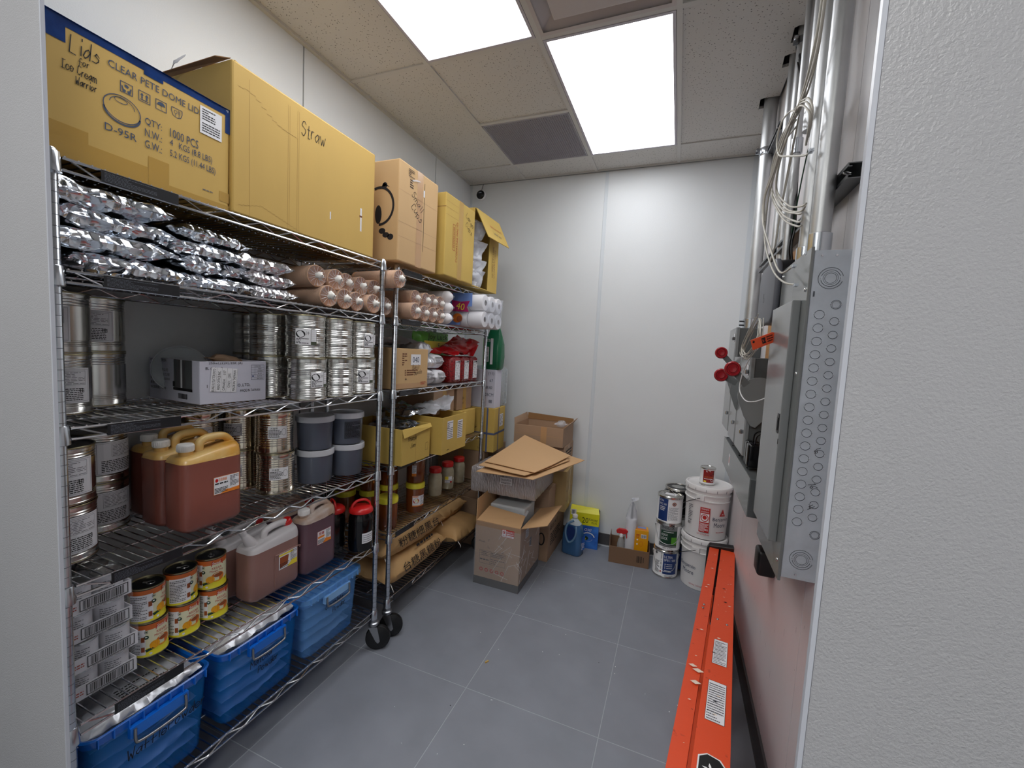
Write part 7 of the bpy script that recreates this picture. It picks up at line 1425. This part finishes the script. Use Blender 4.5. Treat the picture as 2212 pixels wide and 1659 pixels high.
q = MB(); crumple(q, [(.0, .0, .0), (.07, .0, .004), (.07, .10, .006), (.0, .10, .002)], 'paper', n=6, amp=.004); o = q.build('paper_scrap', smooth=40); tag(o, 'creased white paper scrap lying on the wiring trough', 'paper'); o.location = (.305, 1.99, 1.145)
# cables
def cable(name, label, paths, r, mat, grp=None, cat='cable'):
    for k, (pts, lab) in enumerate(zip(paths, label)):
        o = MB().tube(smooth_path(pts, 7), r, mat, 7).build(name, smooth=60); tag(o, lab, cat, grp)
BL = [(0.29, 1.378, 2.90), (0.29, 1.417, 2.56), (0.29, 1.453, 2.448), (0.29, 1.511, 2.396), (0.29, 1.587, 2.378), (0.285, 1.60, 2.366)]
F1 = [(0.285, 1.62, 2.36), (0.28, 1.754, 2.358), (0.28, 1.9, 2.307), (0.28, 2.039, 2.252), (0.28, 2.006, 2.149), (0.28, 1.78, 1.989), (0.285, 1.60, 1.872), (0.298, 1.50, 1.868)]
F2 = [(0.29, 1.605, 2.364), (0.29, 1.755, 2.341), (0.29, 1.916, 2.295), (0.29, 2.016, 2.206), (0.29, 1.985, 2.069), (0.29, 1.768, 1.916), (0.295, 1.60, 1.842), (0.308, 1.50, 1.815)]
LA = [(0.30, 1.675, 2.398), (0.30, 1.889, 2.435), (0.30, 2.047, 2.382), (0.30, 1.993, 2.271), (0.30, 1.75, 2.119), (0.30, 1.53, 2.03), (0.305, 1.49, 2.02)]
LB = [(0.31, 1.716, 2.418), (0.31, 1.85, 2.398), (0.31, 1.974, 2.333), (0.31, 1.965, 2.242), (0.31, 1.726, 2.108), (0.312, 1.54, 2.045), (0.315, 1.50, 2.04)]
CO = [(0.285, 1.60, 2.366), (0.28, 1.66, 2.40), (0.28, 1.80, 2.436), (0.28, 1.86, 2.40), (0.28, 1.79, 2.32), (0.285, 1.64, 2.25), (0.30, 1.50, 2.19), (0.305, 1.47, 2.185)]
CP = [(0.287, 1.60, 2.372), (0.285, 1.54, 2.35), (0.285, 1.47, 2.31), (0.29, 1.43, 2.26), (0.30, 1.50, 2.22)]
def sh(p, dx, dy, dz, j=0., sd=1):
    r_ = random.Random(sd); return [(a + dx + r_.uniform(-j, j) * .3, b_ + dy + r_.uniform(-j, j), c + dz + r_.uniform(-j, j)) for a, b_, c in p]
for k in range(5):
    o = MB().tube(smooth_path(sh(BL, .004 * (k % 3), .012 * k - .02, .010 * (k % 2), .004, k) + sh(F1[1:5], .002 * k, .02 * k - .03, .012 * k - .02, .008, k + 5), 7), .0030, 'cable', 7).build('data_cable', smooth=60)
    tag(o, 'pale data cable in the tied bundle coming down from the ceiling', 'cable', 'tied data cable bundle')
for p, lab in ((F1, 'pale data cable with a clear plug, upper of the two resting on the breaker panel'), (F2, 'pale data cable with a clear plug, lower of the two resting on the breaker panel'), (CO, 'looped data cable whose clear plug touches the thick conduit')):
    t = thing('data_cable', lab, 'cable', (0, 0, 0), 0, 'data cables with clear plugs'); MB().tube(smooth_path(p, 7), .0031, 'cable', 7).build('cable_jacket', t, smooth=60)
    e, d_ = Vector(p[-1]), (Vector(p[-1]) - Vector(p[-2])).normalized(); q = MB(); q.cbox(tuple(e + d_ * .012), (.011, .022, .008), 'clear_plastic'); q.cbox(tuple(e + d_ * .012), (.006, .016, .006), 'led'); q.build('plug', t)
for k in range(3): tag(MB().tube(smooth_path(sh(LA, .004 * k, .01 * k, -.016 * k, .004, k + 30), 7), .003, 'cable', 7).build('data_cable', smooth=60), 'pale data cable in the wide loop that runs behind the thick conduit', 'cable', 'wide cable loop')
for k in range(2): tag(MB().tube(smooth_path(sh(LB, .004 * k, .01 * k, .018 * k, .004, k + 40), 7), .003, 'cable', 7).build('data_cable', smooth=60), 'pale data cable in the inner loop left of the thick conduit', 'cable', 'inner cable loop')
for k in range(3): tag(MB().tube(smooth_path(sh(CP, .003 * k, .004 * k, .012 * k, .003, k + 50), 7), .003, 'cable', 7).build('data_cable', smooth=60), 'short arc of pale data cable curling right from the knot', 'cable', 'short cable arcs')
TH = [(0.30, 1.62, 2.37), (0.32, 1.80, 2.30), (0.33, 1.95, 2.16), (0.33, 2.0, 2.05), (0.335, 2.12, 1.99), (0.335, 2.20, 1.92), (0.335, 2.20, 1.84)]
for k in range(3): tag(MB().tube(smooth_path(sh(TH, .003 * k, .03 * k, .0, .006, k + 60), 7), .0016, 'cable', 6).build('thin_wire', smooth=60), 'thin pale wire dropping behind the router', 'wire', 'thin wires behind the router')
BK = [(0.398, 2.33, 3.02), (0.392, 2.24, 2.90), (0.388, 2.10, 2.72), (0.382, 2.03, 2.50), (0.382, 2.01, 2.30), (0.378, 1.96, 2.12), (0.370, 1.93, 2.02), (0.372, 1.90, 1.955)]
for k in range(5): tag(MB().tube(smooth_path(sh(BK, -.004 * (k % 2), .012 * k - .03, 0, .006, k + 70), 6), .0035, 'cable_black', 6).build('black_wire', smooth=60), 'black wire hanging from the ceiling notch between the conduits', 'wire', 'black wires')
tag(MB().tube(smooth_path([(.368, 1.745, 2.36), (.366, 1.80, 2.30), (.37, 1.90, 2.15), (.37, 1.95, 2.0)], 6), .0022, 'paint_green', 6).build('green_wire', smooth=60), 'thin green wire out of the open conduit mouth', 'wire')
LC = [(0.262, 1.84, 1.735), (0.258, 2.00, 1.668), (0.256, 2.09, 1.612), (0.256, 1.98, 1.588), (0.258, 1.82, 1.612), (0.262, 1.74, 1.665), (.27, 1.80, 1.73)]
for k in range(7): tag(MB().tube(smooth_path(sh(LC, .004 * (k % 3), -.012 * k + .03, .007 * (k % 4), .010, k + 80), 6), .0017, 'cable', 6).build('thin_wire', smooth=60), 'thin white wire coiled below the router beside the orange tag', 'wire', 'coiled thin white wires')
tag(MB().tube(smooth_path([(.27, 1.77, 1.628), (0.262, 1.90, 1.585), (0.255, 1.99, 1.52), (0.252, 2.0, 1.46), (0.262, 1.90, 1.425), (.28, 1.80, 1.43), (.31, 1.765, 1.45)], 7), .0022, 'white', 6).build('white_wire', smooth=60), 'white wire looping in front of the nearest safety switch', 'wire')
t = thing('plastic_tag', 'bright orange plastic tag tied to the coiled white wires', 'tag', (.268, 1.665, 1.652), 0); q = MB(); pts = [(-.042, -.018), (.036, -.018), (.042, -.012), (.042, .014), (.036, .018), (-.042, .018)]
S = Plane((0, 0, 0), (.88, .35, .42), (-.30, -.25, .88)); S0 = lambda x, y, z: tuple(S(x, y, z)); q.prism(pts, -.001, .001, 'tag_orange', S0); q.build('tag_body', t)
q = MB(); q.disc(S, -.034, .009, .004, .004, 'ink', z=.0016); q.rect(S, -.006, -.009, .008, .011, 'ink', z=.0016); q.text(S, '51', .001, .001, .010, 'tag_orange', z=.002); q.lines(S, .012, -.011, .034, .013, 3, 'ink', z=.0016)
vs = [tuple(2 * S.o - Vector(p)) for p in []]; q.build('printing', t)
